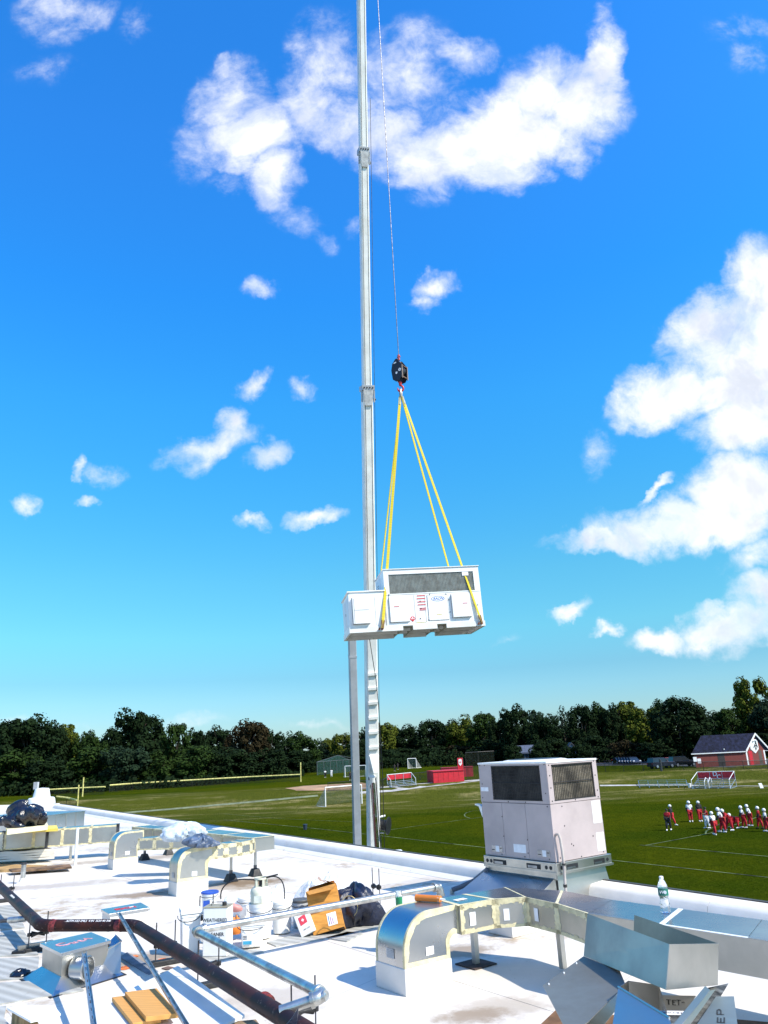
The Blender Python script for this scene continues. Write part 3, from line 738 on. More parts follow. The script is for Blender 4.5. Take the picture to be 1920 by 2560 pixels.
# red backed team bench
def bench(px0, px1, ys, label, letters=None, rows=3, group=None):
    a, c = G(*px0), G(*px1); d = (c-a); L = d.length; ux = d.normalized(); n_ = Vector((-ux.y, ux.x, 0)); bq_ = a+n_*rows*.75; h = zat(bq_, ys[0])-a.z; zl = zat(bq_, ys[1])-a.z
    t = thing('bleachers', label, 'bleachers', a, group)
    for k in range(rows):
        b = MB(); b.box(a+n_*(.75*k)+Z*(.32+.2*k), d, n_*.28, Z*.05); b.build('seat_plank', alu, t)
        b = MB(); b.box(a+n_*(.75*k-.35)+Z*(.10+.2*k), d, n_*.25, Z*.05); b.build('foot_plank', alu, t)
    for k in range(4):
        q = a+d*(k/3); b = MB(); b.tube([q, q+n_*rows*.75], .04, 6); b.tube([q-n_*.3, q+n_*rows*.75+Z*rows*.2], .04, 6); b.tube([q+n_*rows*.75, q+n_*rows*.75+Z*(h)], .04, 6); b.build('leg_frame', alu, t)
    bk_ = a+n_*(rows*.75+.03)
    b = MB(); b.box(bk_+Z*zl, d, n_*.03, Z*(h-zl)); b.build('back_banner', red, t)
    b = MB(); b.tube([bk_+Z*h, bk_+d+Z*h], .05, 6)
    for q in (bk_, bk_+d):
        b.tube([q+Z*h, q-n_*rows*.75+Z*(h*.55)], .04, 6); b.tube([q-n_*rows*.75+Z*h*.55, q-n_*rows*.75], .04, 6); b.tube([q+Z*h, q], .04, 6)
    b.build('guard_rail', whitep, t)
    return t, a, ux, n_, bk_, zl, d
bench((978, 1969), (1040, 1963), (1937, 1950), 'small bleachers with a red back panel beside the path', rows=3)
t, a, ux, n_, bk_, zl, d = bench((1731, 1972), (1826, 1971), (1930, 1949), 'bleachers with a red back banner lettered DC below the brick building', rows=5)
bq_ = a+n_*3.75; hB = zat(bq_, 1930)-a.z
cc_ = bk_+d*.5-n_*.03+Z*((hB+zl)/2)
text('D', 'letter', whitep, cc_-ux*.12+Z*.18, ux, Z, .85, t, depth=.01, bold=.01); text('C', 'letter', whitep, cc_+ux*.35-Z*.22, ux, Z, .85, t, depth=.01, bold=.01)
for k, q in enumerate((.36, .47)):
    b = MB(); e = a+d*q-n_*.3; b.tube([e, e+Z*.9, e+n_*1.0+Z*1.4, e+n_*1.8+Z*1.2, e+n_*1.8+Z*.7], .04, 6); b.build('hand_rail', whitep, t)
a, c = G(1600, 1970), G(1722, 1969); d = c-a; ux = d.normalized(); n_ = Vector((-ux.y, ux.x, 0))
t = thing('low_bleachers', 'low green and silver bench rows left of the lettered bleachers', 'bleachers', a)
for k in range(4):
    b = MB(); b.box(a+n_*.7*k+Z*(.25+.22*k), d, n_*.28, Z*.05); b.build('seat_plank', M('green_bench', (.12, .24, .20), .5), t)
for k in range(6):
    q = a+d*k/5; b = MB(); b.tube([q, q+n_*2.4+Z*.9], .04, 6); b.tube([q+n_*2.4, q+n_*2.4+Z*.9], .04, 6); b.build('leg_frame', alu, t)
# leaning white board near the right edge
a = G(1901, 1971); t = thing('white_board', 'small white tackling board standing on the grass at the right edge', 'board', a)
b = MB(); b.box(a, (.45, 0, 0), (.1, .3, 0), (-.12, .1, .62)); b.build('board_panel', whitep, t, bev=.03)
b = MB(); b.tube([a+Vector((.2, .35, .02)), a+Vector((.2, .25, .6))], .03, 6); b.build('brace', alu, t)
# fences near the cars and the field edge
fence('chain_link_fence', 'dark chain link fence along the bank in front of the parked cars', [(1470, 1931), (1560, 1929), (1660, 1927), (1760, 1926), (1860, 1924), (1980, 1920)], 1.25, None, 2.6)
fence('chain_link_fence', 'tall dark chain link fence right of the red banner', [(1168, 1951), (1200, 1948), (1240, 1945)], 4.2, None, 3)
fence('chain_link_fence', 'low chain link fence behind the red backed bench', [(955, 1972), (975, 1960), (1085, 1946)], 1.2, None, 5)
fence('chain_link_fence', 'chain link fence in front of the infield dirt left of the crane', [(820, 1978), (880, 1974), (960, 1971)], 1.2, None, 5)
for (px, yb, yt) in [(1654, 1928, 1898)]: pole(px, yb, yt, 3, steeld, 'short dark post by the grey car', 'post', 'post')

# ------------------------------------------------------------------ brick building
g0 = G(1869.5, 1913); g1 = G(1916.5, 1910); lz = g0.z
g1.z = lz; gd = (g1-g0); ux = gd.normalized(); W_ = gd.length
l0 = G(1741, 1919); 
nn = Vector((-ux.y, ux.x, 0)); 
ln_ = (l0-g0); ln_.z = 0; L_ = min(16, ln_.length); ln_ = ln_.normalized()*L_
hE = zat(g0, 1876)-lz; hR = zat((g0+g1)/2, 1836)-lz
t = thing('brick_building', 'red brick building with slate roof and white shield on its gable', 'building', g0)
b = MB()
e0, e1 = g0+Z*hE, g1+Z*hE; rk = (g0+g1)/2+Z*(hR-.15)
b.prism([g0, g1, e1, rk, e0], ln_); b.build('wall', brickm, t)
ov = ux*.5; fr = -ln_.normalized()*.45
for s_, e in ((-1, e0), (1, e1)):
    rfp = rk+Z*.18; ee = e+ux*.5*s_-Z*.18
    b = MB(); b.prism([ee+fr, rfp+fr, rfp+fr+Z*.16, ee+fr+Z*.16], ln_*1.05); b.build('roof', bluroof, t)
    b = MB(); b.prism([ee+fr*1.15-Z*.10, rfp+fr*1.15-Z*.10, rfp+fr*1.15+Z*.17, ee+fr*1.15+Z*.17], fr*.25); b.build('gable_trim', whitep, t)
    b = MB(); b.box(ee+fr-Z*.08+ux*.02*s_, ux*.12*s_, ln_*1.05, Z*.16); b.build('gutter', whitep, t)
for s_ in (0, 1):
    q = (g0+ux*.02) if s_ == 0 else (g1-ux*.2)
    b = MB(); b.box(q-ln_.normalized()*.08, ux*.18, ln_.normalized()*.079, Z*(hE-.1)); b.build('corner_trim', whitep, t)
dn = -ln_.normalized()
for nm, u0, mt_ in (('door', .16, red), ('door', .66, M('brown_door', (.10, .075, .06), .6))):
    b = MB(); b.box(g0+gd*u0+Z*.02, ux*W_*.17, dn*.05, Z*2.2); q = b.build(nm, mt_, t, label=('red door' if u0 < .4 else 'brown door'))
    b = MB(); b.tube([g0+gd*u0+ux*W_*.14+dn*.06+Z*1, g0+gd*u0+ux*W_*.14+dn*.12+Z*1], .04, 6); b.build('handle', steeld, q)
sc_ = g0+gd*.46+Z*(hE*.5+hR*.36)+dn*.1
shq = shield(sc_, W_*.40, hR*.46, ux, dn*.12, whitep, t, 'shield_sign')
text('A', 'shield_letter', ink, sc_+dn*.25+Z*.2, ux, Z, 1.3, shq, depth=.01, shear=.3); text('V', 'shield_letter', ink, sc_+dn*.25-Z*.35, ux, Z, 1.0, shq, depth=.01, shear=.3)
for s_ in (-.25, .25):
    b = MB(); q = g0+gd*.46+ux*s_+Z*(hR*.80)+dn*.15; b.lathe([(.05, 0), (.14, .12), (.16, .3)], q, 10, dn-Z*.4); b.build('floodlight', whitep, t)
lw = ln_.normalized(); nl = -ux
b = MB(); b.box(g0+ln_*.42+nl*.05, lw*1.1, nl*-.049, Z*2.1); b.build('side_door', M('dark_door', (.04, .03, .03), .6), t)
b = MB(); b.lathe([(.1, 0), (.12, .2)], g0+ln_*.40+nl*.1+Z*2.6, 10); b.build('wall_lamp', plastw, t)
# ------------------------------------------------------------------ houses far behind
def house(px, yb, D, wpx, hpx, wallm, roofm_, label, gable):
    q = PD(px, yb, D); q.z = hgt(q.x, q.y); s = zc(q)/FPX; w_, h = wpx*s, hpx*s; d_ = w_*.8
    t = thing('house', label, 'house', q); x0, x1 = q.x-w_/2, q.x+w_/2; y0, y1 = q.y, q.y+d_
    wh = zat(q, yb-hpx*.55)-q.z; rh = zat(q, yb-hpx)-q.z
    b = MB()
    if gable: b.prism([(x0, y0, q.z), (x1, y0, q.z), (x1, y0, q.z+wh), ((x0+x1)/2, y0, q.z+rh), (x0, y0, q.z+wh)], (0, d_, 0))
    else: b.prism([(x0, y0, q.z), (x0, y1, q.z), (x0, y1, q.z+wh), (x0, (y0+y1)/2, q.z+rh), (x0, y0, q.z+wh)], (w_, 0, 0))
    b.build('wall', wallm, t)
    b = MB(); ov = .4
    if gable:
        for s1, xe in ((-1, x0), (1, x1)):
            xm = (x0+x1)/2; b.prism([(xe+s1*ov, y0-ov, q.z+wh-.25), (xm, y0-ov, q.z+rh+.02), (xm, y0-ov, q.z+rh+.25), (xe+s1*ov, y0-ov, q.z+wh+.02)], (0, d_+2*ov, 0))
    else:
        for s1, ye in ((-1, y0), (1, y1)):
            ym = (y0+y1)/2; b.prism([(x0-ov, ye+s1*ov, q.z+wh-.25), (x0-ov, ym, q.z+rh+.02), (x0-ov, ym, q.z+rh+.25), (x0-ov, ye+s1*ov, q.z+wh+.02)], (w_+2*ov, 0, 0))
    b.build('roof', roofm_, t)
    for r in range(2):
        for k in range(3):
            xx = x0+w_*(.16+.28*k); zz = q.z+wh*(.14+.44*r); b = MB(); b.box((xx, y0-.06, zz), (w_*.13, 0, 0), (0, .059, 0), (0, 0, wh*.24)); f = b.build('window', glassd, t)
            b = MB(); b.box((xx-.1, y0-.1, zz-.12), (w_*.13+.2, 0, 0), (0, .099, 0), (0, 0, .12)); b.build('sill', whitep, f)
bluh = M('blue_grey_siding', (.07, .09, .14), .8)
house(1318, 1899, 172, 34, 33, bluh, M('blue_grey_roof', (.07, .09, .14), .8), 'blue grey house with a porch half hidden by the trees', False)
house(1432, 1897, 170, 24, 38, M('white_siding', (.38, .42, .50), .8), M('dark_shingle', (.05, .05, .06), .8), 'white gabled house between the trees', True)
# ------------------------------------------------------------------ cars
def car(px, yb, L, paint, label, rz=0, suv=True, group=None, D=None):
    p = G(px, yb) if D is None else PD(px, yb, D); p.z = hgt(p.x, p.y)+.02
    t = thing('parked_car', label, 'car', p, group, local=True, rz=rz); W2 = .92
    H = 1.75 if suv else 1.42; l = L/2
    if suv: body = [(-l, .35), (-l, 1.0), (-l+.12, 1.08), (l-1.45, 1.08), (l-.15, .98), (l, .75), (l, .35)]; cab = [(-l+.10, 1.07), (-l+.28, H), (l-2.2, H), (l-1.4, 1.07)]
    else: body = [(-l, .32), (-l, .85), (-l+.7, .93), (l-1.3, .90), (l-.1, .72), (l, .5), (l, .32)]; cab = [(-l+.5, .92), (-l+1.15, H), (l-2.2, H), (l-1.3, .90)]
    b = MB(); b.prism([(x, -W2, z) for x, z in body], (0, 2*W2, 0)); b.build('body', paint, t, bev=.06)
    b = MB(); b.hexa([(cab[0][0], -W2+.03, cab[0][1]), (cab[3][0], -W2+.03, cab[3][1]), (cab[3][0], W2-.03, cab[3][1]), (cab[0][0], W2-.03, cab[0][1])],
                     [(cab[1][0], -W2+.16, H-.06), (cab[2][0], -W2+.16, H-.06), (cab[2][0], W2-.16, H-.06), (cab[1][0], W2-.16, H-.06)]); b.build('window', glassd, t)
    b = MB(); b.bx(cab[1][0]-.05, cab[2][0]+.05, -W2+.14, W2-.14, H-.06, H); b.build('car_roof', paint, t, bev=.03)
    for sx in (-l+.85, l-.85):
        for sy in (-1, 1):
            b = MB(); b.lathe([(.1, 0), (.34, 0), (.36, .06), (.36, .2), (.34, .24)], (sx, sy*(W2-.18)-(.12 if sy > 0 else -.12)+.0, .36), 14, (0, 1 if sy > 0 else -1, 0)); wq = b.build('wheel', rubber, t)
            b = MB(); b.lathe([(.02, 0), (.2, 0), (.22, -.02)], (sx, sy*(W2+.07), .36), 12, (0, sy, 0)); b.build('rim', alu, wq)
    for sy in (-1, 1):
        b = MB(); b.bx(l-.04, l+.02, sy*.65-.16, sy*.65+.16, .62, .78); b.build('headlight', paper, t)
        b = MB(); b.bx(-l-.02, -l+.04, sy*.72-.1, sy*.72+.1, .7, .95); b.build('tail_light', red, t)
    return t
carblk = M('black_car_paint', (.008, .009, .014), .12, .3, .05, 2); cargry = M('slate_car_paint', (.04, .05, .08), .15, .4, .05, 2); carwht = M('white_car_paint', (.7, .72, .76), .2, 0, .05, 2)
carred = M('maroon_car_paint', (.16, .01, .03), .2, .2, .05, 2)
car(1709, 1917, 4.7, carblk, 'black sport utility car parked beside the brick building', rz=.15)
car(1655, 1921, 4.6, cargry, 'dark slate hatchback behind the chain link fence', rz=.3)
car(1673, 1914, 4.3, carred, 'maroon car half hidden behind the slate hatchback', rz=.2, suv=False)
for i, px in enumerate((1548, 1555, 1562, 1569, 1576, 1583)):
    car(px+1, 1911, 4.4, (carblk, cargry)[i % 2], ['first','second','third','fourth','fifth','last'][i]+' from left of the dark cars in the distant parked row', rz=-1.5, suv=False, group='row of cars parked nose out below the woods')
car(1492, 1903, 4.5, carwht, 'white car parked just right of the beige unit top', rz=.1, suv=False)
car(1188, 1908, 4.5, carwht, 'white car right of the red banner', rz=.1, suv=False)
car(1168, 1906, 4.5, M('silver_car_paint', (.45, .47, .5), .25, .5), 'silver car behind the red banner', rz=.1)
def signpost(px, yb, yt, label, col=paper):
    p = G(px, yb); zt = zat(p, yt); t = thing('road_sign', label, 'sign', p)
    b = MB(); b.tube([p, (p.x, p.y, zt)], .04, 6); b.build('sign_post', steeld, t)
    b = MB(); b.box((p.x-.28, p.y-.06, zt-.75), (.56, 0, 0), (0, .03, 0), (0, 0, .72)); b.build('sign_panel', col, t)
signpost(1741, 1921, 1892, 'tall blue white sign left of the brick building'); signpost(1751, 1922, 1896, 'small white sign left of the brick building')
# ------------------------------------------------------------------ people
helm = M('white_helmet', (.8, .8, .78), .25)
def person(px, yb, yt, face, label, shirt, pants, lean=0, crouch=0, stride=.15, arms='down', helmet=True, sleeves=blackc, sh=whitec):
    p = G(px, yb); D = zc(p); Hh = (yb-yt)*D/FPX
    t = thing('person', label, 'person', p, 'people practising on the field', local=True, rz=face)
    S = max(1.62, min(1.95, Hh/(1-.32*crouch-.16*(lean > .4)))) 
    hip = .52*S*(1-.35*crouch); 
    fwd = lambda d_, z_: Vector((0, d_, z_))
    pel = Vector((0, -.12*lean*S, hip)); up_ = Vector((0, math.sin(lean), math.cos(lean)))
    chest = pel+up_*.24*S; neck = pel+up_*.32*S; hd = neck+Vector((0, math.sin(lean*.4), math.cos(lean*.4)))*.085*S
    V = [pel, pel+up_*.10*S, chest, neck, hd]; R = [.095, .085, .10, .035, .062]; Ed = [(0, 1), (1, 2), (2, 3), (3, 4)]
    def add(q, r, par): V.append(Vector(q)); R.append(r); Ed.append((par, len(V)-1)); return len(V)-1
    hands = []; segs = {}
    for s_ in (-1, 1):
        shd = add(chest+Vector((s_*.105*S, 0, 0))+up_*.03*S, .042, 2)
        if arms == 'down' or (arms == 'point' and s_ > 0): el = V[shd]+Vector((s_*.035*S, .02, -.165*S)); ha = el+Vector((0, .06*S, -.14*S))
        elif arms == 'knees': el = V[shd]+Vector((s_*.05*S, .05*S, -.15*S)); ha = el+Vector((-s_*.02, .08*S, -.13*S))
        elif arms == 'hips': el = V[shd]+Vector((s_*.09*S, -.03*S, -.14*S)); ha = el+Vector((-s_*.08*S, .07*S, -.09*S))
        else: el = V[shd]+Vector((s_*.03*S, .10*S, -.11*S)); ha = el+Vector((0, .15*S, .01*S))
        e = add(el, .030, shd); h_ = add(ha, .022, e); segs['arm%d' % s_] = (V[shd], el, ha)
        kn = pel+Vector((s_*(.06+.05*crouch)*S, (s_*stride*.5+.22*crouch)*S, -hip*.48)); an = Vector((s_*(.07+.06*crouch)*S, s_*stride*S*.7-.05*S*crouch, .05*S))
        hp = add(pel+Vector((s_*.055*S, 0, -.01*S)), .062, 0); k_ = add(kn, .045, hp); a_ = add(an, .028, k_); add(an+Vector((0, .08*S, -.03*S)), .022, a_)
        segs['leg%d' % s_] = (V[hp], kn, an)
    def skinned(name, verts, edges, rad, mat, root=0):
        me = bpy.data.meshes.new(name); me.from_pydata([tuple(v) for v in verts], edges, []); me.materials.append(mat)
        o = bpy.data.objects.new(name, me); COL.objects.link(o); o.parent = t
        o.modifiers.new('skin', 'SKIN')
        lay = me.skin_vertices[0] if me.skin_vertices else me.skin_vertices.new() if hasattr(me.skin_vertices, 'new') else None
        if lay is None:
            bpy.context.view_layer.update(); lay = me.skin_vertices[0]
        for i, r in enumerate(rad): lay.data[i].radius = (r*S, r*S)
        lay.data[root].use_root = True
        sb = o.modifiers.new('sub', 'SUBSURF'); sb.levels = 1; sb.render_levels = 1
        return o
    skinned('body', V, Ed, R, skin)
    sL, sR = segs['arm-1'], segs['arm1']
    skinned('shirt', [pel+up_*.01*S, chest, neck-up_*.02*S, sL[0], sL[0].lerp(sL[1], .7), sR[0], sR[0].lerp(sR[1], .7)], [(0, 1), (1, 2), (1, 3), (3, 4), (1, 5), (5, 6)], [.108, .122, .06, .062, .045, .062, .045], shirt, 1)
    if sleeves is not None:
        for s_ in (-1, 1):
            a0, a1, a2 = segs['arm%d' % s_]; b = MB(); b.tube([a0.lerp(a1, .65), a1, a1.lerp(a2, .8)], [.043*S, .04*S, .03*S], 8); b.build('sleeve', sleeves, t, smooth=True)
    lL, lR = segs['leg-1'], segs['leg1']
    skinned('trousers', [pel, lL[0], lL[1], lL[1].lerp(lL[2], .85), lR[0], lR[1], lR[1].lerp(lR[2], .85)], [(0, 1), (1, 2), (2, 3), (0, 4), (4, 5), (5, 6)], [.112, .082, .062, .044, .082, .062, .044], pants, 0)
    for s_ in (-1, 1):
        an = segs['leg%d' % s_][2]; b = MB(); b.tube([Vector((an.x, an.y-.04*S, .028*S)), Vector((an.x, an.y+.03*S, .04*S)), Vector((an.x, an.y+.11*S, .022*S))], [.03*S, .036*S, .022*S], 8); b.build('shoe', sh, t, smooth=True)
    if helmet:
        b = MB(); rr = .085*S; b.lathe([(rr*math.sin(a_), -rr*math.cos(a_)) for a_ in [math.pi*(.28+.72*k/8) for k in range(9)]], hd+Z*.012*S, 14); hq = b.build('helmet', helm, t, smooth=True)
        b = MB(); c_ = hd+Z*.0
        for zz in (-.03, -.06): b.tube([c_+Vector((-.07*S, .02*S, zz*S)), c_+Vector((-.04*S, .10*S, zz*S)), c_+Vector((.04*S, .10*S, zz*S)), c_+Vector((.07*S, .02*S, zz*S))], .006*S, 5)
        b.build('face_guard', greyd, hq)
    else:
        b = MB(); rr = .068*S; b.lathe([(rr*math.sin(a_), -rr*math.cos(a_)) for a_ in [math.pi*(.45+.55*k/6) for k in range(7)]], hd+Z*.012*S, 12); b.build('hair', blackc, t, smooth=True)
    return t
PI = math.pi
Lt, Rt = PI/2, -PI/2       # facing left / right in the picture
person(1673, 2076, 2031, 2.6, 'coach in red shirt and dark shorts at the left of the group', redc, blackc, stride=.2, helmet=False, sleeves=None)
person(1681, 2063, 2016, -2.2, 'player in black shirt and red trousers walking behind the coach', blackc, redc, stride=.28)
person(1728, 2055, 2006, 3.0, 'player in white shirt standing apart with hands low, left of the black shirted one', whitec, redc, stride=.04)
person(1752, 2054, 2006, PI, 'player in black shirt with a pale number standing with red trousers', blackc, redc, stride=.05)
person(1770, 2071, 2025, Lt, 'coach in red shirt and white trousers reaching left', redc, whitec, stride=.1, arms='point', helmet=False, sleeves=None)
person(1788, 2087, 2034, .4, 'player in white shirt nearest the camera', whitec, redc, stride=.16, lean=.15)
person(1808, 2081, 2023, Lt-.5, 'player in white shirt with black armbands bending left in the middle', whitec, redc, lean=.35, crouch=.1, arms='knees')
person(1823, 2077, 2032, Lt, 'crouching player in red shirt in the middle of the line', redc, redc, lean=.85, crouch=.35, arms='knees', sleeves=None)
person(1838, 2071, 2044, Lt, 'player in black shirt bent low at the right of the line', blackc, redc, lean=1.25, crouch=.45, arms='knees')
person(1862, 2070, 2018, Lt-.3, 'left player of the white shirted pair on the right', whitec, redc, lean=.2, stride=.12, arms='knees')
person(1877, 2065, 2015, Lt-.5, 'right player of the white shirted pair on the right', whitec, redc, lean=.2, stride=.12)
person(1902, 2072, 2021, Lt-.4, 'player in a red shirt standing right of the white shirted pair', redc, redc, stride=.16, sh=blackc)
person(1919, 2079, 2028, Lt-.4, 'player in white shirt cut off by the right edge', whitec, redc, stride=.1)
person(813, 1944, 1927, 0, 'far figure in white shirt by the batting cage', whitec, blackc, helmet=False, sleeves=None)
person(829, 1942, 1925, 0, 'far figure in pale clothes inside the batting cage', whitec, whitec, helmet=False, sleeves=None)
person(876, 1951, 1934, 0, 'dark clothed far figure in front of the middle soccer goal', blackc, blackc, helmet=False)
person(987, 1928, 1914, 0, 'dark figure on the far grass right of the crane boom', blackc, blackc, helmet=False)
person(995, 1924, 1912, 0, 'dark figure farther back on the grass left of the far goal', blackc, blackc, helmet=False)
# ================================================================== THE ROOF
oa, ob = P(1920, 2257, .19), P(150, 2010, .19)
od = (ob-oa); od.z = 0; od.normalize(); oi = Vector((od.y, -od.x, 0)); oi = oi if oi.x < 0 else -oi   # towards the roof
near = oa-od*22; near.z = 0; far = Vector((ob.x, ob.y, 0))
farl = P(-700, 1955, 0); farl = Vector((-48, far.y+10, 0)); 
bl = Vector((-48, -14, 0)); br = Vector((near.x, -14, 0))
bld = thing('school_building', 'flat roofed building whose white roof fills the foreground', 'building', (0, 0, 0))
poly = [near, far, farl, bl, br]
b = MB(); b.prism([p+Z*(-.45) for p in poly], (0, 0, .45)); rf = b.build('roof', roofm, bld)
b = MB(); b.prism([p+(Vector((-20, 15, 0))-p).normalized()*.12+Z*(GZ-.3) for p in poly], (0, 0, -GZ-.16)); b.build('wall', brickm, bld)
def inside_run(p, d, L):      # the stretch of a line that lies on the roof, inside the parapet
    ok = [k*.25 for k in range(int(L*4)+1) if (p+d*(k*.25)-oa).dot(oi) > .40 and (p+d*(k*.25)).y < far.y-1.0]
    return (min(ok), max(ok)) if len(ok) > 20 else None
for k in range(-8, 6):
    p_ = P(700, 2400)+B*(k*3.0+.7)-A*6; rr_ = inside_run(p_, A, 40)
    if rr_: b = MB(); b.box(Vector((p_.x, p_.y, .0005))+A*rr_[0], A*(rr_[1]-rr_[0]), B*.055, Z*.0022); b.build('membrane_seam', roofm, bld)
for k in range(-3, 9):
    p_ = P(700, 2400)+A*(k*4.3+.4)-B*22; rr_ = inside_run(p_, B, 34)
    if rr_: b = MB(); b.box(Vector((p_.x, p_.y, .0008))+B*rr_[0], B*(rr_[1]-rr_[0]), A*.05, Z*.0034); b.build('membrane_seam', roofm, bld)
def parapet(a, c, inn, h=.19, w_=.30):
    n = max(1, int((c-a).length/3.05)); d = (c-a)/n
    for k in range(n):
        q = a+d*k; b = MB(); z0, z1 = .002, h
        prof = [(0, -.3), (0, h-.02), (.03, h), (w_-.06, h-.012), (w_-.01, h-.05), (w_+.03, .05), (w_+.14, .004), (w_+.14, -.3)]
        pts = [q+inn*u+Z*v for u, v in prof]; b.prism(pts, d*.9985); b.build('parapet', membrane, bld, smooth=True)
parapet(far, near, oi); fd = (farl-far).normalized(); fi = Vector((fd.y, -fd.x, 0)); fi = fi if fi.y < 0 else -fi
parapet(far, far+fd*24, fi, .22)
b = MB(); b.box(near-oi*.02+Z*.05, (far-near), oi*.019, Z*.13); b.build('edge_flashing', greyd, bld)
b = MB(); b.box(near-oi*.03+Z*.165, (far-near), oi*.05, Z*.035); b.build('edge_flashing', M('dark_edge_metal', (.07, .065, .06), .5, .3), bld)
def rquad(pix, z=0.): return [P(x, y, z) for x, y in pix]
def flatthing(name, label, cat, pix, z, h, mat, group=None, bev=0, kind=None):
    pts = rquad(pix, z+h); b = MB(); b.prism([(p.x, p.y, z) for p in pts], (0, 0, h)); c = sum(pts, Vector((0, 0, 0)))/len(pts)
    return tag(b.build(name, mat, origin=(c.x, c.y, z), bev=bev), label, cat, group, kind)
pg = 'ribbed grey walkway pads laid on the roof'
flatthing('walkway_pad', 'farthest ribbed walkway pad at the left edge beside the long pipe', 'pad', [(-60, 2268), (36, 2262), (62, 2318), (-60, 2330)], .001, .012, padm, pg)
flatthing('walkway_pad', 'ribbed pad under the steel pipe stand at left', 'pad', [(-60, 2338), (58, 2325), (96, 2385), (-60, 2392)], .001, .012, padm, pg)
flatthing('walkway_pad', 'ribbed pad left of the square metal hood', 'pad', [(-60, 2399), (98, 2391), (96, 2424), (70, 2444), (-60, 2452)], .001, .012, padm, pg)
flatthing('walkway_pad', 'nearest large ribbed pad below the square metal hood', 'pad', [(-60, 2460), (76, 2452), (118, 2478), (200, 2468), (210, 2474), (20, 2506), (-60, 2515)], .001, .012, padm, pg)
flatthing('walkway_pad', 'ribbed pad cut off at the lower left corner', 'pad', [(-60, 2524), (16, 2514), (10, 2545), (40, 2580), (-60, 2600)], .001, .012, padm, pg)
flatthing('walkway_pad', 'long ribbed pad under the pails and the cardboard box', 'pad', [(667, 2355), (690, 2364), (852, 2340), (985, 2306), (925, 2296), (760, 2330)], .001, .012, padm, pg)
flatthing('walkway_pad', 'small square ribbed pad in front of the cardboard box', 'pad', [(814, 2344), (867, 2352), (908, 2332), (868, 2329)], .001, .012, padm, pg)
flatthing('walkway_pad', 'ribbed pad strip under the row of white cans', 'pad', [(440, 2395), (640, 2372), (660, 2378), (480, 2412)], .001, .012, padm, pg)

def bbox(o, ux, uy, uz, name, mat, parent, bev=0, label=None):
    b = MB(); b.box(o, ux, uy, uz); return b.build(name, mat, parent, bev=bev, label=label)
# ------------------------------------------------------------------ duct elbows
def elbow(label, F, wA, wB, z0, ztop, R, zth, ext, band=.035, group='galvanized duct elbows rising out of white curbs', sheet=galv, curb=True, front_m=None, sticker=True, face2=True):
    F = Vector((F.x, F.y, 0)); t = thing('duct_elbow', label, 'duct', F, group)
    if curb:
        o = F-A*0-B*.0; bbox(F-B*.008-A*.008, A*(wA+.016), B*(wB+.016), Z*(z0+.0), 'curb', membrane, t, bev=.006)
    cs, cz = R, ztop-R; N = 12
    outer = [(0, z0+.001)]+[(cs-R*math.cos(a), cz+R*math.sin(a)) for a in [math.pi/2*k/N for k in range(N+1)]]+[(wB+ext, ztop)]
    r2 = .06; inner = [(wB+ext, zth), (wB+r2, zth)]+[(wB+r2-r2*math.sin(a), zth-r2+r2*math.cos(a)) for a in [math.pi/2*k/4 for k in range(1, 5)]]+[(wB, z0+.001)]
    prof = outer+inner
    b = MB(); b.prism([F+B*s+Z*z for s, z in prof], A*wA); b.build('duct_shell', front_m or sheet, t, smooth=True)
    # sealant band along the outline of both faces
    def inset(pr, d):
        out = []
        n = len(pr)
        for i in range(n):
            p0, p1, p2 = Vector(pr[i-1]), Vector(pr[i]), Vector(pr[(i+1) % n])
            e1, e2 = (p1-p0).normalized(), (p2-p1).normalized(); n1, n2 = Vector((e1.y, -e1.x)), Vector((e2.y, -e2.x)); nn_ = (n1+n2)
            nn_ = nn_/max(.6, nn_.length)*(1.0 if nn_.length > 1.2 else 1.3); out.append(p1+nn_.normalized()*d*(1 if nn_.length else 1))
        return out
    rng = random.Random(int(F.x*100)); pin = [p+Vector((rng.uniform(-.006, .006), rng.uniform(-.006, .006))) for p in inset([Vector(p) for p in prof], band)]
    for off, nm in ((-A*.003, 'sealant_band'), (A*(wA), 'sealant_band')):
        b = MB(); n = len(prof)
        for i in range(n):
            j = (i+1) % n; q = [F+off+B*prof[i][0]+Z*prof[i][1], F+off+B*prof[j][0]+Z*prof[j][1], F+off+B*pin[j].x+Z*pin[j].y, F+off+B*pin[i].x+Z*pin[i].y]
            b.prism(q, A*.003)
        b.build(nm, mastic, t)
    # rims wrapped over the back (narrow) face
    for s_ in (0, 1):
        b = MB(); w2 = .022
        for i in range(len(outer)-1):
            (s0, zz0), (s1, zz1) = outer[i], outer[i+1]; e = Vector((s1-s0, zz1-zz0)).normalized(); nx_, nz_ = -e.y, e.x
            o_ = F+A*(s_*(wA-w2)); q = [o_+B*s0+Z*zz0, o_+B*s1+Z*zz1, o_+B*(s1+nx_*.003)+Z*(zz1+nz_*.003), o_+B*(s0+nx_*.003)+Z*(zz0+nz_*.003)]
            b.prism(q, A*w2)
        b.build('sealant_rim', mastic, t)
    if sticker:
        bbox(F+B*(wB*.46)+Z*(z0+.06)-A*.005, B*.08, -A*.001, Z*.06, 'label_sticker', paper, t)
        st = bbox(F+A*(wA*.35)+Z*(z0+.05)-B*.004, A*.1, -B*.001, Z*.07, 'label_sticker', M('faded_sticker', (.50, .50, .50), .6), t)
        for k in range(5): bbox(F+A*(wA*.35+.01)+Z*(z0+.058+.012*k)-B*.0055, A*.08, -B*.0008, Z*.005, 'print_line', greyink, st)
    return t
Fb = P(1016, 2492); zb0 = zat(Fb, 2424); ztb = .565
tE = elbow('largest duct elbow in the foreground with blue reflecting curved top', Fb, .39, .465, zb0, ztb, .27, .355, .13, .045)
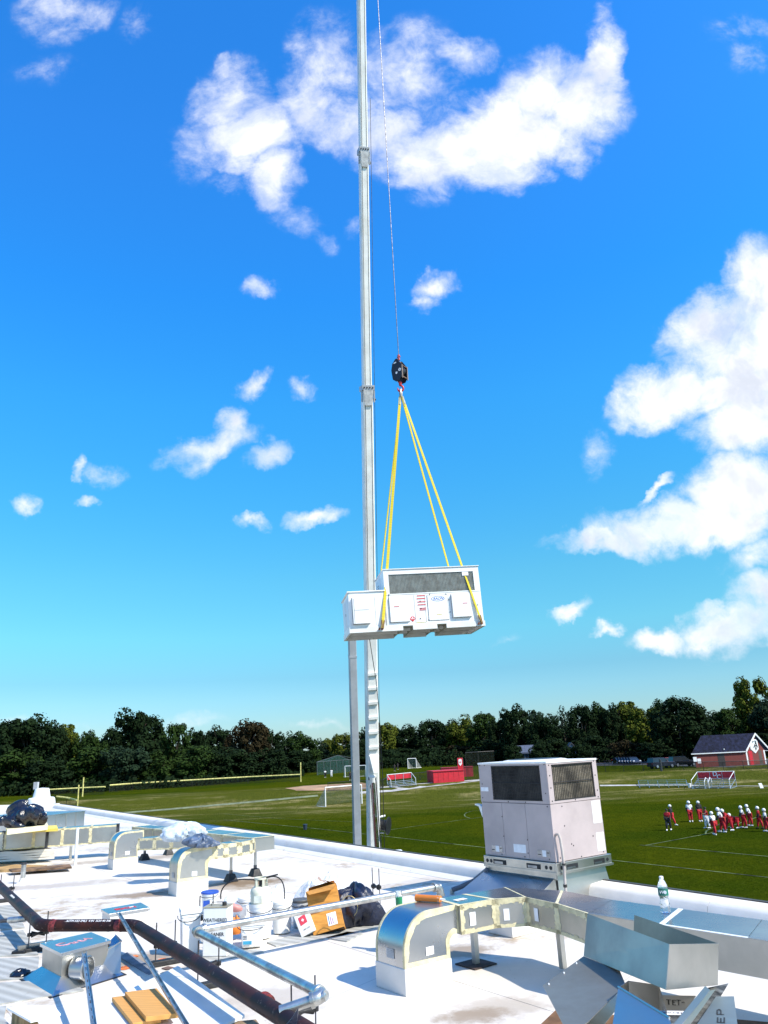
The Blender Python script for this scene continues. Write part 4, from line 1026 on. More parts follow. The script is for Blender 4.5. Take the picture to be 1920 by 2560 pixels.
F2 = P(442, 2242); e2 = elbow('middle duct elbow with a plastic bag on its top', F2, .305, .457, .178, .605, .22, .42, .10, .055, front_m=galv2)
F1 = P(283, 2175); e1 = elbow('farther duct elbow left of the one holding the bag', F1, .305, .431, .165, .61, .22, .42, .10, .03)
# ------------------------------------------------------------------ duct runs
def run(t, near_, far_, zt, zb, seams=True, patches=True, mats=None, band=.035, name='duct_section'):
    for i in range(len(near_)-1):
        n0, n1, f0, f1 = near_[i], near_[i+1], far_[i], far_[i+1]; pts = [Vector((p.x, p.y, zb)) for p in (n0, n1, f1, f0)]
        b = MB(); b.prism(pts, (0, 0, zt-zb)); s = b.build(name, (mats[i] if mats else galv2), t); b = MB(); b.prism([Vector((p.x, p.y, zt+.0005)) for p in (n0, n1, f1, f0)], (0, 0, .0015)); b.build('top_sheet', galvt, s)  # thin sheet added on top to carry the sky-reflection tone of the metal
        e = (n1-n0); e.z = 0; L = e.length; e.normalize(); out = Vector((e.y, -e.x, 0)); out = out if out.dot(n0-f0) > 0 else -out
        rng = random.Random(i+int(L*100))
        # sealant smeared round the near face and top edges, only as wide as brushed on
        if patches:
            m_ = MB(); H = zt-zb; bw = band
            q0 = Vector((n0.x, n0.y, zb))+out*.0005
            def strip_(u0, v0, u1, v1, w0, horizontal):
                K_ = 8
                for k in range(K_):
                    a0, a1 = k/K_, (k+1)/K_; d0, d1 = w0*rng.uniform(.7, 1.3), w0*rng.uniform(.7, 1.3)
                    pa = Vector((u0+(u1-u0)*a0, v0+(v1-v0)*a0)); pb = Vector((u0+(u1-u0)*a1, v0+(v1-v0)*a1))
                    nn_ = Vector((0, 1)) if horizontal == 1 else Vector((0, -1)) if horizontal == -1 else Vector((1, 0)) if horizontal == 2 else Vector((-1, 0))
                    qs = [pa, pb, pb+nn_*d1, pa+nn_*d0]; m_.prism([q0+e*q.x+Z*q.y for q in qs], out*.003)
            strip_(0, 0, L, 0, bw*.8, 1); strip_(0, H, L, H, bw, -1); strip_(0, 0, 0, H, bw, 2); strip_(L, 0, L, H, bw, -2)
            m_.build('sealant_band', mastic, s)
        if seams:
            k_ = (f0-n0); k_.z = 0; kl = k_.normalized(); m_ = MB(); (m_.box(Vector((n0.x, n0.y, zt))-e*.02, k_, e*.04, Z*.004) if (patches or i == 1) else m_.box(Vector((n0.x, n0.y, zt))-e*.005, k_, e*.010, Z*.002)); m_.box(Vector((n0.x, n0.y, zt)), e*L, kl*.03, Z*.0035); m_.build('seam_band', mastic if patches else (offw if i == 1 else galv2), s)
zt_ = .565; zbm = .345
NP = [(1149, 2264), (1236, 2249), (1315, 2244), (1391, 2260), (1470, 2285)]; FP_ = [(1091, 2248), (1160, 2236), (1262, 2219), (1405, 2227), (1530, 2250)]
Nn = [P(x, y, zt_) for x, y in NP]; Ff = [P(x, y, zt_) for x, y in FP_]
dirn = (P(1920, 2350, zt_)-Nn[-1]).normalized(); dirf = (P(1920, 2305, zt_)-Ff[-1]).normalized(); dm = ((dirn+dirf)/2).normalized()
Ldr = [.62, 1.25, 2.6]
for L_ in Ldr: Nn.append(Nn[4]+dm*L_); Ff.append(Ff[4]+dm*L_)
tR = thing('duct_run', 'long galvanized duct curving from the big elbow to the right edge', 'duct', (Nn[2].x, Nn[2].y, zbm))
run(tR, Nn[:5], Ff[:5], zt_, zbm, band=.036, mats=[galv2]*4)
run(tR, Nn[4:], Ff[4:], zt_, zbm, patches=False, band=.02)
for (x, y, w_, h_) in ((1166, 2280, .06, .1), (1262, 2274, .05, .09), (1352, 2290, .05, .10)):
    q = P(x, y, .6); 
    # stickers on the near faces
    idx = 0 if x < 1200 else (1 if x < 1300 else 2)
    n0, n1 = Nn[idx], Nn[idx+1]; e = (n1-n0); e.z = 0; L = e.length; e.normalize(); out = Vector((e.y, -e.x, 0)); out = out if out.dot(n0-Ff[idx]) > 0 else -out
    bbox(Vector((n0.x, n0.y, zbm+.055))+e*(L*.25)+out*.005, e*w_, out*.001, Z*h_, 'label_sticker', paper, tR)
b = MB(); q = Nn[0].lerp(Ff[0], .4); bbox(Vector((q.x, q.y, zt_+.005))+B*.08, B*.12, A*.06, Z*.001, 'label_sticker', paper, tR)
# posts under the run
def post(pb, ztop_, label, base, w_=.035, mat=galv2, group='duct support posts'):
    t = thing('duct_post', label, 'support post', (pb.x, pb.y, 0), group)
    h0 = .012
    if base == 'plate':
        bbox(Vector((pb.x, pb.y, .002))-A*.13-B*.13, A*.26, B*.26, Z*.010, 'base_plate', steeld if False else M('brown_rubber_mat', (.06, .04, .035), .9), t)
    elif base == 'foot':
        b = MB(); h0 = .11; c = Vector((pb.x, pb.y, .002)); lo_ = [c+A*sx*.10+B*sy*.085 for sx, sy in ((-1, -1), (-1, 1), (1, 1), (1, -1))]; lo_ = lo_[::-1]
        b.hexa([lo_[k] for k in (0, 1, 2, 3)], [c+(lo_[k]-c)*.55+Z*h0 for k in (0, 1, 2, 3)]); b.build('rubber_foot', rubber, t, bev=.008)
        bbox(c-A*.02-B*.02+Z*h0, A*.04, B*.04, Z*.05, 'socket', steeld, t)
    bbox(Vector((pb.x, pb.y, h0))-A*w_/2-B*w_/2, A*w_, B*w_*.3, Z*(ztop_-h0-.003), 'strut', mat, t); bbox(Vector((pb.x, pb.y, h0))-A*w_/2-B*w_*.2+B*.0005, A*w_*.3, B*w_*.8, Z*(ztop_-h0-.003), 'strut', mat, t)
    return t
post(P(1190, 2412), zbm, 'square post on a dark plate under the big duct run', 'plate', .045)
post(P(1408, 2425), zt_-.01, 'bare angle post in front of the long duct bend', 'none', .045)
gb = P(1300, 2342); bbox_t = thing('roof_curb', 'low white curb in the shade behind the long duct bend', 'curb', (gb.x, gb.y, 0))
bbox(Vector((gb.x, gb.y, .001))-B*.1, B*.4, A*.35, Z*.24, 'curb_block', membrane, bbox_t, bev=.01)
# ---- middle ducts from the two elbows
def R_(x, y, z): return P(x, y, z)
z2t, z2b = .605, .42
s2 = F2+B*(.457+.10); A_ = A
def prun(label, start, steps, wid, zt, zb, mats=None):
    "plan run of boxes; start = near corner, steps = list of (direction, length); the width lies to the left (A side)"
    t = thing('duct_run', label, 'duct', (start.x, start.y, zb)); n_ = [Vector(start)]; 
    f_ = [Vector(start)+steps[0][0].cross(Z).normalized()*-wid]
    for k, (d, L) in enumerate(steps):
        lat = -d.cross(Z).normalized()*wid; n1 = n_[-1]+d*L; n_.append(n1); f_.append(n1+lat)
    run(t, n_, f_, zt, zb, mats=mats, band=.045); return t, n_, f_
tr2, n2_, f2_ = prun('duct run curving back from the elbow that holds the bag', s2, [(B, .18), (B, .22), ((B+A*.35).normalized(), .25), ((B+A*1.2).normalized(), .22)], .305, z2t, z2b)
# the leg that runs back to the left, blue tops
bk0 = f2_[-1]+A*.02
c0 = P(655, 2096, .61)
def runback(label, px0, px1, wid, zt, zb, n=3, name='duct_run'):
    a, c = P(*px0, zt), P(*px1, zt); d = (c-a); L = d.length; d.normalize(); lat = Vector((-d.y, d.x, 0)); lat = lat if lat.y > 0 else -lat
    t = thing(name, label, 'duct', (a.x, a.y, zb)); N_ = [a+d*L*k/n for k in range(n+1)]; Fq = [p+lat*wid for p in N_]
    run(t, N_, Fq, zt, zb, band=.03); return t
runback('flat topped duct behind the bag, running back along the roof edge', (628, 2096), (430, 2074), .42, .60, .40, 3)
runback('cream sealed duct between the two elbows', (470, 2093), (345, 2097), .30, .60, .42, 3)
post(P(577, 2204), z2b, 'post with black rubber foot, left one under the middle duct', 'foot', .03)
post(P(638, 2190), z2b, 'post with black rubber foot, right one under the middle duct', 'foot', .03)
post(P(361, 2150), .42, 'post with black rubber foot right of the farther elbow', 'foot', .03)
post(P(421, 2137), .42, 'post with black rubber foot behind the middle elbow', 'foot', .03)
# ---- far-left long duct
lt = runback('long duct run at the left in front of the black bag', (-60, 2086), (296, 2062), .40, .60, .27, 5)
rr_ = lt
for (x, y) in ((10, 2081), (119, 2074), (295, 2063)):
    q = P(x, y, .60); bbox(Vector((q.x, q.y, .26))-Vector((.02, .03, 0)), Vector((.05, 0, 0)), Vector((0, .025, 0)), Z*.37, 'joint_flange', steeld, lt)
post(P(175, 2152), .27, 'angle post under the left long duct', 'none', .04)
b = MB(); pw = P(188, 2163); b.tube([pw, (pw.x, pw.y, .66)], .028, 10); tag(b.build('vent_pipe', whitep, origin=pw, smooth=True), 'thin white pipe standing in front of the left long duct', 'pipe')
runback('short cream duct piece behind the farther elbow', (330, 2067), (440, 2079), .35, .58, .40, 2)
# second far duct box with blue top (near the hood)
q = P(170, 2068, .3); tb = thing('duct_box', 'large metal duct box with pale top behind the left long duct', 'duct box', (q.x, q.y, 0))
a, c = P(115, 2040, .55), P(212, 2028, .55)
d = (c-a); L = d.length; d.normalize(); lat = Vector((-d.y, d.x, 0)); 
bbox(Vector((a.x, a.y, .02)), d*L, lat*2.2, Z*.53, 'duct_shell', galv, tb); bbox(Vector((a.x, a.y, .551))-d*.02-lat*.02, d*(L+.04), lat*2.24, Z*.012, 'top_sheet', galv, tb)
for k in range(1, 4): bbox(Vector((a.x, a.y, .03))+d*L*k/4-lat*.006, d*.04, lat*.005, Z*.5, 'standing_seam', galv2, tb)
# ------------------------------------------------------------------ white roof hood + sign board
h0 = P(102, 2016); t = thing('roof_hood', 'white cone shaped roof hood at the far end of the roof', 'roof vent', (h0.x, h0.y, 0))
sH = zc(h0)/FPX
def zt_at(p, y): return zat(p, y)
r1 = 34*sH; z_b, z_m, z_t = zt_at(h0, 2012), zt_at(h0, 1994), zt_at(h0, 1971)
b = MB(); b.bx(h0.x-r1*.7, h0.x+r1*.7, h0.y-r1*.7, h0.y+r1*.7, 0, z_b+.05); b.build('curb', M('wood_curb', (.40, .27, .15), .8), t)
b = MB(); b.lathe([(r1*.96, z_b), (r1, z_b+.05), (r1*.93, z_m-.05), (r1*.85, z_m), (r1*.62, z_m+.02)], (h0.x, h0.y, 0), 24); b.build('base_skirt', whitep, t, smooth=True)
b = MB(); b.lathe([(r1*.62, z_m), (r1*.50, z_t-.04), (r1*.46, z_t), (.02, z_t+.03)], (h0.x, h0.y, 0), 24); b.build('hood_cap', whitep, t, smooth=True)
q = PD(92, 1972, h0.y+2.5); t = thing('roof_sign', 'small grey and white panel standing behind the roof hood', 'panel', (q.x, q.y, 0)); zt0 = zt_at(q, 1955); ww = 9*zc(q)/FPX
b = MB(); b.tube([(q.x, q.y, 0), (q.x, q.y, zt0)], .05, 6); b.build('sign_post', steeld, t)
b = MB(); b.box((q.x-ww*.8, q.y-.09, zt0-ww*1.9), (ww, 0, 0), (0, .05, 0), (0, 0, ww*1.9)); b.build('sign_panel', plastg, t)
b = MB(); b.box((q.x+ww*.25, q.y-.09, zt0-ww*1.9), (ww*.35, 0, 0), (0, .05, 0), (0, 0, ww*1.9)); b.build('sign_panel', whitep, t)
# vent pipe near left
pv = P(56, 2209); t = thing('vent_pipe', 'short steel vent pipe with clamp at the left', 'pipe', (pv.x, pv.y, 0)); h = zat(pv, 2158)
b = MB(); b.lathe([(.038, .0), (.038, h)], pv, 14); b.build('pipe_wall', galvd, t, smooth=True)
b = MB(); b.lathe([(.044, h-.02), (.044, h+.005)], pv, 14); b.build('rim', steeld, t); b = MB(); b.lathe([(.12, 0), (.06, .03), (.046, .07), (.046, .085)], pv, 14); b.build('boot', membrane, t, smooth=True)
# ------------------------------------------------------------------ wood boards & wrapped bundle at left
def plank(pix, z, h, mat, label, name='plank', cat='board', group=None): return flatthing(name, label, cat, pix, z, h, mat, group, bev=.003)
woodt = M('weathered_board', (.50, .32, .14), .8, 0, .25, 5, .2, stretch=(1, 6, 1)); woodd = M('dark_board', (.22, .13, .07), .85, 0, .3, 5, .2)
plank([(-60, 2158), (-60, 2176), (118, 2170), (118, 2163)], .0, .05, woodt, 'light wooden board under the white wrapped bundle at left')
plank([(22, 2172), (30, 2177), (180, 2167), (174, 2160)], .05, .03, woodd, 'narrow dark board in front of the light one at left')
q = P(60, 2160); t = thing('membrane_roll', 'white folded membrane bundle below the left long duct', 'membrane bundle', (q.x, q.y, 0))
a, c = P(-60, 2168), P(140, 2157); d = c-a
rg = random.Random(4)
for k in range(4):
    b = MB(); o_ = a+A*.15+Z*(.06+.045*k); N = 9; up_ = []; lo2 = []
    for i in range(N): 
        s_ = i/(N-1); up_.append(o_+d*s_+Z*(.042+.01*math.sin(i*1.7+k)))
        lo2.append(o_+d*s_+Z*.0)
    b.prism(lo2+up_[::-1], A*(.75-.06*k)); b.build('sheet_fold', membrane, t, smooth=True)
b = MB(); q2 = P(35, 2120, .28)
pts = [P(x, y, .2) for x, y in ((28, 2127), (60, 2122), (108, 2118))]; b.prism([P(28, 2125, .25), P(62, 2136, .17), P(110, 2118, .25), P(70, 2118, .26)], A*.05); tag(b.build('tan_wrap', M('tan_wrap', (.62, .50, .28), .8), origin=q2), 'tan wrapping sheet sagging below the left long duct', 'wrap sheet')
# yellow boards below the bag
yel = M('yellow_board', (.78, .62, .12), .7, 0, .08, 5); crm = M('cream_board', (.74, .68, .45), .8, 0, .08, 5)
bz = .60
flatthing('insulation_board', 'yellow edged insulation board on the left long duct', 'board', [(16, 2078), (145, 2071), (142, 2063), (16, 2070)], bz, .05, yel, 'insulation boards stacked under the black bag')
flatthing('insulation_board', 'cream insulation board directly below the black bag', 'board', [(18, 2074), (120, 2062), (116, 2052), (18, 2062)], bz+.052, .09, crm, 'insulation boards stacked under the black bag')
# ------------------------------------------------------------------ bags (crumpled cloth shells)
def blob(name, label, cat, c, rad, mat, seed, crum=.28, parent=None, flat_=True, n=34, up_=1.0):
    r = random.Random(seed); b = MB(); ph = [(r.uniform(0, 6.28), r.uniform(3, 15), r.uniform(2, 9), r.uniform(0, 6.28)) for _ in range(9)]
    rows = n; seg = n*2; V = []
    for i in range(rows+1):
        th = math.pi*i/rows
        for k in range(seg):
            a = 2*math.pi*k/seg; f = 1
            for q_i, (p0, m1, m2, p1) in enumerate(ph):
                if q_i < 4: f += crum*.22*math.sin((1+q_i % 3)*a+p0)*math.sin((1+q_i*.7)*th+p1)
                else: f += crum*.15*(abs(math.sin(round(2+q_i*1.6)*a*.5+p0+1.6*math.sin(m2*.35*th+p1)))-.6)*math.sin(th)
            f += r.uniform(-.006, .006)
            v = Vector((rad[0]*f*math.sin(th)*math.cos(a), rad[1]*f*math.sin(th)*math.sin(a), rad[2]*(f*math.cos(th))))
            if flat_ and v.z < -rad[2]*.55: v.z = -rad[2]*.55
            V.append(v+Vector(c)+Z*(rad[2]*.55))
    b.v = [tuple(v) for v in V]
    for i in range(rows):
        for k in range(seg): b.f.append((i*seg+k, (i+1)*seg+k, (i+1)*seg+(k+1) % seg, i*seg+(k+1) % seg)); b.mi.append(0)
    o = b.build(name, mat, parent, origin=None if parent else c, smooth=True)
    if not parent: tag(o, label, cat)
    return o
q = P(66, 2068, .72); t = thing('garbage_bag', 'shiny black garbage bag lying on the boards at the left', 'garbage bag', (q.x, q.y, .745))
blob('bag_body', '', '', (q.x, q.y, .745), (.40, .30, .25), bag, 3, .8, t); 
q2 = P(36, 2072, .72); blob('bag_neck', '', '', (q2.x, q2.y, .745), (.20, .13, .12), bag, 8, .9, t, n=16)
b = MB(); b.prism([Vector((q2.x, q2.y, .86)), Vector((q2.x+.16, q2.y, .84)), Vector((q2.x+.10, q2.y, .98)), Vector((q2.x+.02, q2.y, 1.0))], (0, .04, 0)); b.build('tied_end', bag, t)
q = P(8, 2064, .62); blob('plastic_scrap', 'small dark plastic scrap at the left edge beside the bag', 'scrap', (q.x, q.y, .62), (.16, .1, .12), bag, 12, 1.0, n=10)
q = P(455, 2102, .61); blob('plastic_bag', 'pale blue clear plastic bag heaped behind the middle elbow', 'plastic bag', (q.x+.05, q.y+.05, .61), (.27, .22, .15), M('pale_plastic', (.60, .68, .76), .3, 0, .15, 5, .9, bscale=12), 5, .9)
q = P(505, 2117, .61); blob('plastic_bag', 'grey blue dark plastic bag lying on the middle elbow', 'plastic bag', (q.x, q.y, .61), (.20, .15, .10), M('greyblue_plastic', (.10, .14, .22), .3, 0, .2, 5, .9, bscale=12), 6, .9)
# ------------------------------------------------------------------ black iron pipe
def bend(p0, p1, p2, r, n=6):
    a = (p0-p1).normalized(); c = (p2-p1).normalized(); s = p1+a*r; e = p1+c*r
    return [s.lerp(p1, k/n).lerp(p1.lerp(e, k/n), k/n) for k in range(n+1)]
zp = .26
p0, p1, p2, p3 = P(-70, 2150, zp), P(102, 2314, zp), P(338, 2313, zp), P(800, 2600, zp)
t = thing('iron_pipe', 'thick black iron pipe crossing the lower left with two bends', 'pipe', (p1.x, p1.y, 0)); rp = .057
r1 = random.Random(1)
b1 = bend(p0, p1, p2, .13); b2 = bend(p1, p2, p3, .15)
for nm, pts in (('pipe_length', [p0, b1[0]]), ('pipe_elbow', b1), ('pipe_length', [b1[-1], b2[0]]), ('pipe_elbow', b2), ('pipe_length', [b2[-1], p3])):
    b = MB(); rad = rp if nm == 'pipe_length' else rp*1.04; 
    if nm == 'pipe_length':
        n = 12; pts = [pts[0].lerp(pts[1], k/n) for k in range(n+1)]
    b.tube(pts, rad, 24); b.build(nm, pipem, t, smooth=True)
redp = M('red_primer', (.22, .03, .03), .6, 0, .4, 25, .2)
for p_, d_ in ((b1[-1], (b2[0]-b1[-1]).normalized()), (b2[0], (b1[-1]-b2[0]).normalized()), (P(660, 2505, zp), (p3-p2).normalized())):
    b = MB(); b.tube([p_-d_*.008, p_+d_*.008], rp*1.08, 24); b.build('weld_bead', redp, t, smooth=True)
    b = MB(); b.tube([p_+d_*.012, p_+d_*.06], rp*1.012, 24); b.build('primer_patch', redp, t, smooth=True)
dd = (b2[0]-b1[-1]).normalized(); sv = (CAM-(b1[-1])); sv = (sv-dd*sv.dot(dd)).normalized(); upv = (Z*.75+sv*.65); upv = (upv-dd*upv.dot(dd)).normalized()
text('ASTM A53 SMLS  4 IN  SCH 40 300', 'stencil_text', paper, b1[-1].lerp(b2[0], .55)+upv*(rp+.002), dd, Z.cross(dd)*0+dd.cross(upv)*-1, .034, t)
dd = (b1[0]-p0).normalized(); 
sv = (CAM-P(40, 2250, zp)); sv = (sv-dd*sv.dot(dd)).normalized(); upv = (Z*.75+sv*.65); upv = (upv-dd*upv.dot(dd)).normalized()
text('E  SMLS  A53  4 IN  E', 'stencil_text', paper, P(34, 2252, zp)+upv*(rp*.97), dd, dd.cross(upv)*-1, .034, t)
def pstand(c, dv, label, base=True, z_=zp, w_=.17):
    "threaded rods with a roller, straddling the pipe"
    c = Vector((c.x, c.y, 0)); lat = Vector((-dv.y, dv.x, 0)).normalized(); t = thing('pipe_stand', label, 'pipe stand', c, 'threaded rod stands under the pipes')
    for s_ in (-1, 1):
        b = MB(); b.tube([c+lat*s_*w_/2+Z*.01, c+lat*s_*w_/2+Z*(z_+.11)], .006, 6); b.build('threaded_rod', steeld, t)
    b = MB(); L = w_*.42; b.lathe([(.012, -L), (.032, -L*.9), (.014, -L*.1), (.014, L*.1), (.032, L*.9), (.012, L)], c+Z*(z_-rp-.034), 12, lat); b.build('roller', rubber, t, smooth=True)
    for s_ in (-1, 1):
        b = MB(); b.lathe([(.0, -.02), (.022, -.015), (.022, .015), (.0, .02)], c+lat*s_*w_*.5+Z*(z_-rp-.034), 10); b.build('socket', rubber, t, smooth=True)
    if base:
        b = MB(); q = [c+lat*sx*w_*.85+dv*sy*.05 for sx, sy in ((-1, -1), (1, -1), (1, 1), (-1, 1))]
        if (q[1]-q[0]).cross(q[2]-q[0]).z < 0: q = q[::-1]
        b.hexa([v+Z*.002 for v in q], [c+(v-c)*.86+Z*.045 for v in q]); b.build('base_block', rubber, t, bev=.005)
    return t
d01 = (p1-p0).normalized(); d23 = (p3-p2).normalized()
pstand(P(14, 2255), d01, 'pipe stand at the left edge under the first pipe length')
pstand(p1-d01*.12, d01, 'pipe stand just before the first bend of the black pipe')
pstand(P(412, 2412), d23, 'pipe stand right of the black pipe second bend', w_=.18)
pstand(P(520, 2470), d23, 'pipe stand at the middle of the nearest black pipe length', w_=.18)
pstand(P(760, 2600), d23, 'pipe stand at the bottom of the picture', w_=.18)
# ------------------------------------------------------------------ galvanized pipe loop
zg = .37; rg_ = .032
g0_, g1_, g2_, g3_ = P(1100, 2216, zg), P(488, 2327, zg), P(812, 2490, zg), P(700, 2528, .30)
t = thing('galvanized_pipe', 'bright galvanized pipe loop with two elbows across the roof', 'pipe', (g1_.x, g1_.y, 0))
down = Vector((g0_.x, g0_.y, .02))
for nm, pts in (('pipe_length', [g0_, g1_]), ('pipe_length', [g1_, g2_]), ('pipe_length', [g2_, g3_]), ('pipe_length', [down, g0_-Z*.04])):
    n = 10; pts = [pts[0].lerp(pts[1], k/n) for k in range(n+1)]; b = MB(); b.tube(pts, rg_, 20); b.build(nm, galvd, t, smooth=True)
for a_, m_, c_ in ((g0_, g1_, g2_), (g1_, g2_, g3_), (g1_, g0_, down)):
    pts = bend(a_, m_, c_, .075, 7); b = MB(); b.tube(pts, rg_*1.28, 20); b.build('pipe_elbow', galvd, t, smooth=True)
    for e_, o_ in ((pts[0], a_), (pts[-1], c_)):
        d_ = (o_-e_).normalized(); b = MB(); b.tube([e_-d_*.004, e_+d_*.018], rg_*1.48, 20); b.build('elbow_collar', galvd, t, smooth=True)
for x, y, lb in ((514, 2375, 'pipe stand near the first elbow of the galvanized pipe'), (943, 2287, 'pipe stand under the far end of the galvanized pipe')):
    dd = (g2_-g1_).normalized() if x < 600 else (g0_-g1_).normalized(); pstand(P(x, y), dd, lb, base=(x > 600), z_=zg+.02, w_=.14)
# small conduit branch at the left
c0_, c1_ = P(-60, 2308, .16), P(72, 2296, .20); t = thing('conduit', 'small galvanized conduit with coupling meeting the black pipe at left', 'pipe', (c1_.x, c1_.y, 0))
b = MB(); b.tube([c0_, c1_], .022, 12); b.build('conduit_pipe', steeld, t, smooth=True); b = MB(); b.tube([c0_.lerp(c1_, .62), c0_.lerp(c1_, .95)], .032, 14); b.build('coupling', galvd, t, smooth=True)
q = P(60, 2378); t = thing('pipe_support', 'grey strut on black feet under the first bend of the black pipe', 'support', (q.x, q.y, 0))
a_, c_ = P(45, 2386), P(100, 2376); d_ = (c_-a_); b = MB(); b.box(a_+Z*.04, d_*1.6, Vector((-d_.y, d_.x, 0)).normalized()*.045, Z*.035); b.build('strut', galv2, t)
for k in (0, 1.35):
    b = MB(); c = a_+d_*k; b.box(c-Vector((.05, .05, -.003)), (.14, 0, 0), (0, .13, 0), (0, 0, .036)); b.build('rubber_foot', rubber, t, bev=.01)
# ------------------------------------------------------------------ square metal hoods at left
bm_blue = galv
def cap(label, N, ux, uy, L, Wd, z0, zt, scr, col):
    t = thing('roof_hood_box', label, 'roof vent', (N.x, N.y, 0))
    bbox(Vector((N.x, N.y, z0)), ux*L, uy*Wd, Z*(zt-z0), 'hood_side', scr, t); 
    bbox(Vector((N.x, N.y, zt+.001))-ux*.025-uy*.025-Z*.02, ux*(L+.05), uy*(Wd+.05), Z*.028, 'hood_lid', galv, t, bev=.003)
    return t
nc = P(153, 2400, .26); ux = (P(278, 2363, .26)-nc); 
T0, T1, T2, T3 = [P(x, y, .29) for x, y in ((100, 2358), (153, 2383), (278, 2350), (228, 2330))]
ctr = (T0+T1+T2+T3)/4; t = thing('metal_hood', 'square shiny metal hood with spray marks on its lid and a round side outlet', 'roof vent', (ctr.x, ctr.y, 0))
def ins(p, f, z): v = ctr+(p-ctr)*f; return Vector((v.x, v.y, z))
TT = [T0, T1, T2, T3]
b = MB(); b.hexa([ins(p, .90, .06) for p in TT], [ins(p, .92, .268) for p in TT]); b.build('hood_side', galv2, t)
b = MB(); b.hexa([ins(p, 1.0, .262) for p in TT], [ins(p, 1.0, .29) for p in TT]); lid = b.build('hood_lid', galv, t, bev=.002)
b = MB(); b.hexa([ins(p, 1.42, .004) for p in TT], [ins(p, .92, .10) for p in TT]); b.build('flared_skirt', galv, t)
b = MB(); b.hexa([ins(p, 1.5, .001) for p in TT], [ins(p, 1.48, .006) for p in TT]); b.build('base_flashing', rubber, t)
eu = (T2-T1).normalized(); ev = (T0-T1).normalized()
for i, (s_, ox, oy, sz) in enumerate((('C', -.13, .03, .17), ('u', -.03, .0, .12), ('t', .04, .0, .13), ('A', .11, .01, .11))):
    text(s_, 'spray_letter', inkp, ctr*1+Vector((0, 0, .2915-ctr.z))+eu*ox+ev*oy, eu, Z.cross(eu), sz, lid, depth=.0006, bold=.004)
for p in (T0, T2): 
    b = MB(); c = ins(p, .85, .2915); b.lathe([(.006, 0), (.006, .003)], c, 8); b.build('screw', paper, lid)
# round outlet at the near right side
sd_ = (T1+T2)/2; sn = Vector((eu.y, -eu.x, 0)); sn = sn if sn.dot(CAM-sd_) > 0 else -sn
oc = Vector((sd_.x, sd_.y, .14))-eu*.10-sn*.02
b = MB(); b.lathe([(.085, 0), (.092, .02), (.092, .13), (.10, .135), (.092, .14), (.084, .14), (.08, .02)], oc, 24, (sn*1.0+eu*.35)); b.build('round_outlet', galv, t, smooth=True)
# wedge shaped transition lying to the right
q = [P(230, 2395, .13), P(292, 2340, .27), P(303, 2353, .27), P(302, 2435, .05), P(250, 2440, .02), P(232, 2437, .02)]
t = thing('sheet_metal_transition', 'shiny wedge shaped duct piece leaning on the square metal hood', 'duct piece', (q[3].x, q[3].y, 0))
b = MB(); V_ = [P(232, 2400, .14), P(303, 2355, .26), P(302, 2433, .03), P(240, 2440, .02)]; b.prism(V_, A*.012); b.build('side_sheet', galv2, t)
b = MB(); V2 = [P(232, 2400, .14), P(303, 2355, .26), P(289, 2339, .30), P(222, 2388, .18)]; b.prism(V2, Z*.01); b.build('top_sheet', galv, t)
b = MB(); b.prism([P(303, 2355, .262), P(289, 2339, .302), P(288, 2336, .32), P(304, 2352, .285)], B*.006); b.build('end_flange', galv2, t)
# second cap box (white sides, metal lid with red spray)
U0, U1, U2, U3 = [P(x, y, .19) for x, y in ((252, 2273), (273, 2285), (375, 2269), (352, 2256))]
c2 = (U0+U1+U2+U3)/4; t = thing('metal_hood', 'flat metal lidded white curb box with red spray marks behind the black pipe', 'roof vent', (c2.x, c2.y, 0)); ctr = c2
b = MB(); b.hexa([ins(p, .93, .001) for p in (U0, U1, U2, U3)], [ins(p, .93, .172) for p in (U0, U1, U2, U3)]); b.build('curb', membrane, t)
b = MB(); b.hexa([ins(p, 1, .165) for p in (U0, U1, U2, U3)], [ins(p, 1, .19) for p in (U0, U1, U2, U3)]); lid = b.build('hood_lid', galv, t, bev=.002)
eu = (U2-U1).normalized()
text('EXH', 'spray_letter', inkr, Vector((c2.x, c2.y, .1915)), eu, Z.cross(eu), .13, lid, depth=.0006, bold=.005)
bbox(Vector((c2.x, c2.y, .1915))+eu*.05, eu*.05, Z.cross(eu)*.04, Z*.001, 'label_sticker', paper, lid)
q = P(50, 2442); blob('plastic_scrap', 'crumpled black plastic beside the flared skirt of the square metal hood', 'scrap', (q.x, q.y, .002), (.10, .05, .035), bag, 51, 1.0, n=12) if 'blob' in globals() else None
# orange/blue marks on the roof
def mark(pix, mat, name='paint_mark'):
    pts = rquad(pix, .004); b = MB(); b.face([(p.x, p.y, .004) for p in pts][::-1]); o = b.build(name, mat, bld); return o
for c_, s_ in (((312, 2420), 1.0), ((410, 2400), 1.1), ((338, 2390), .6)):
    x, y = c_
    text('S' if s_ > 1 else '5', 'spray_mark', inko, P(x, y, .004), B, A, .16*s_, bld, depth=.0005, bold=.012)
cover = M('grey_rubber_patch', (.22, .24, .28), .8)
flatthing('rubber_mat', 'grey rubber mat on the roof between the metal hood and the black pipe', 'mat', [(300, 2392), (318, 2380), (352, 2400), (396, 2428), (372, 2436), (345, 2420)], .001, .008, cover)
flatthing('rubber_mat', 'small brown mat under the pipe stand rods', 'mat', [(404, 2420), (420, 2415), (440, 2419), (426, 2426)], .001, .008, M('brown_mat', (.16, .10, .08), .9))
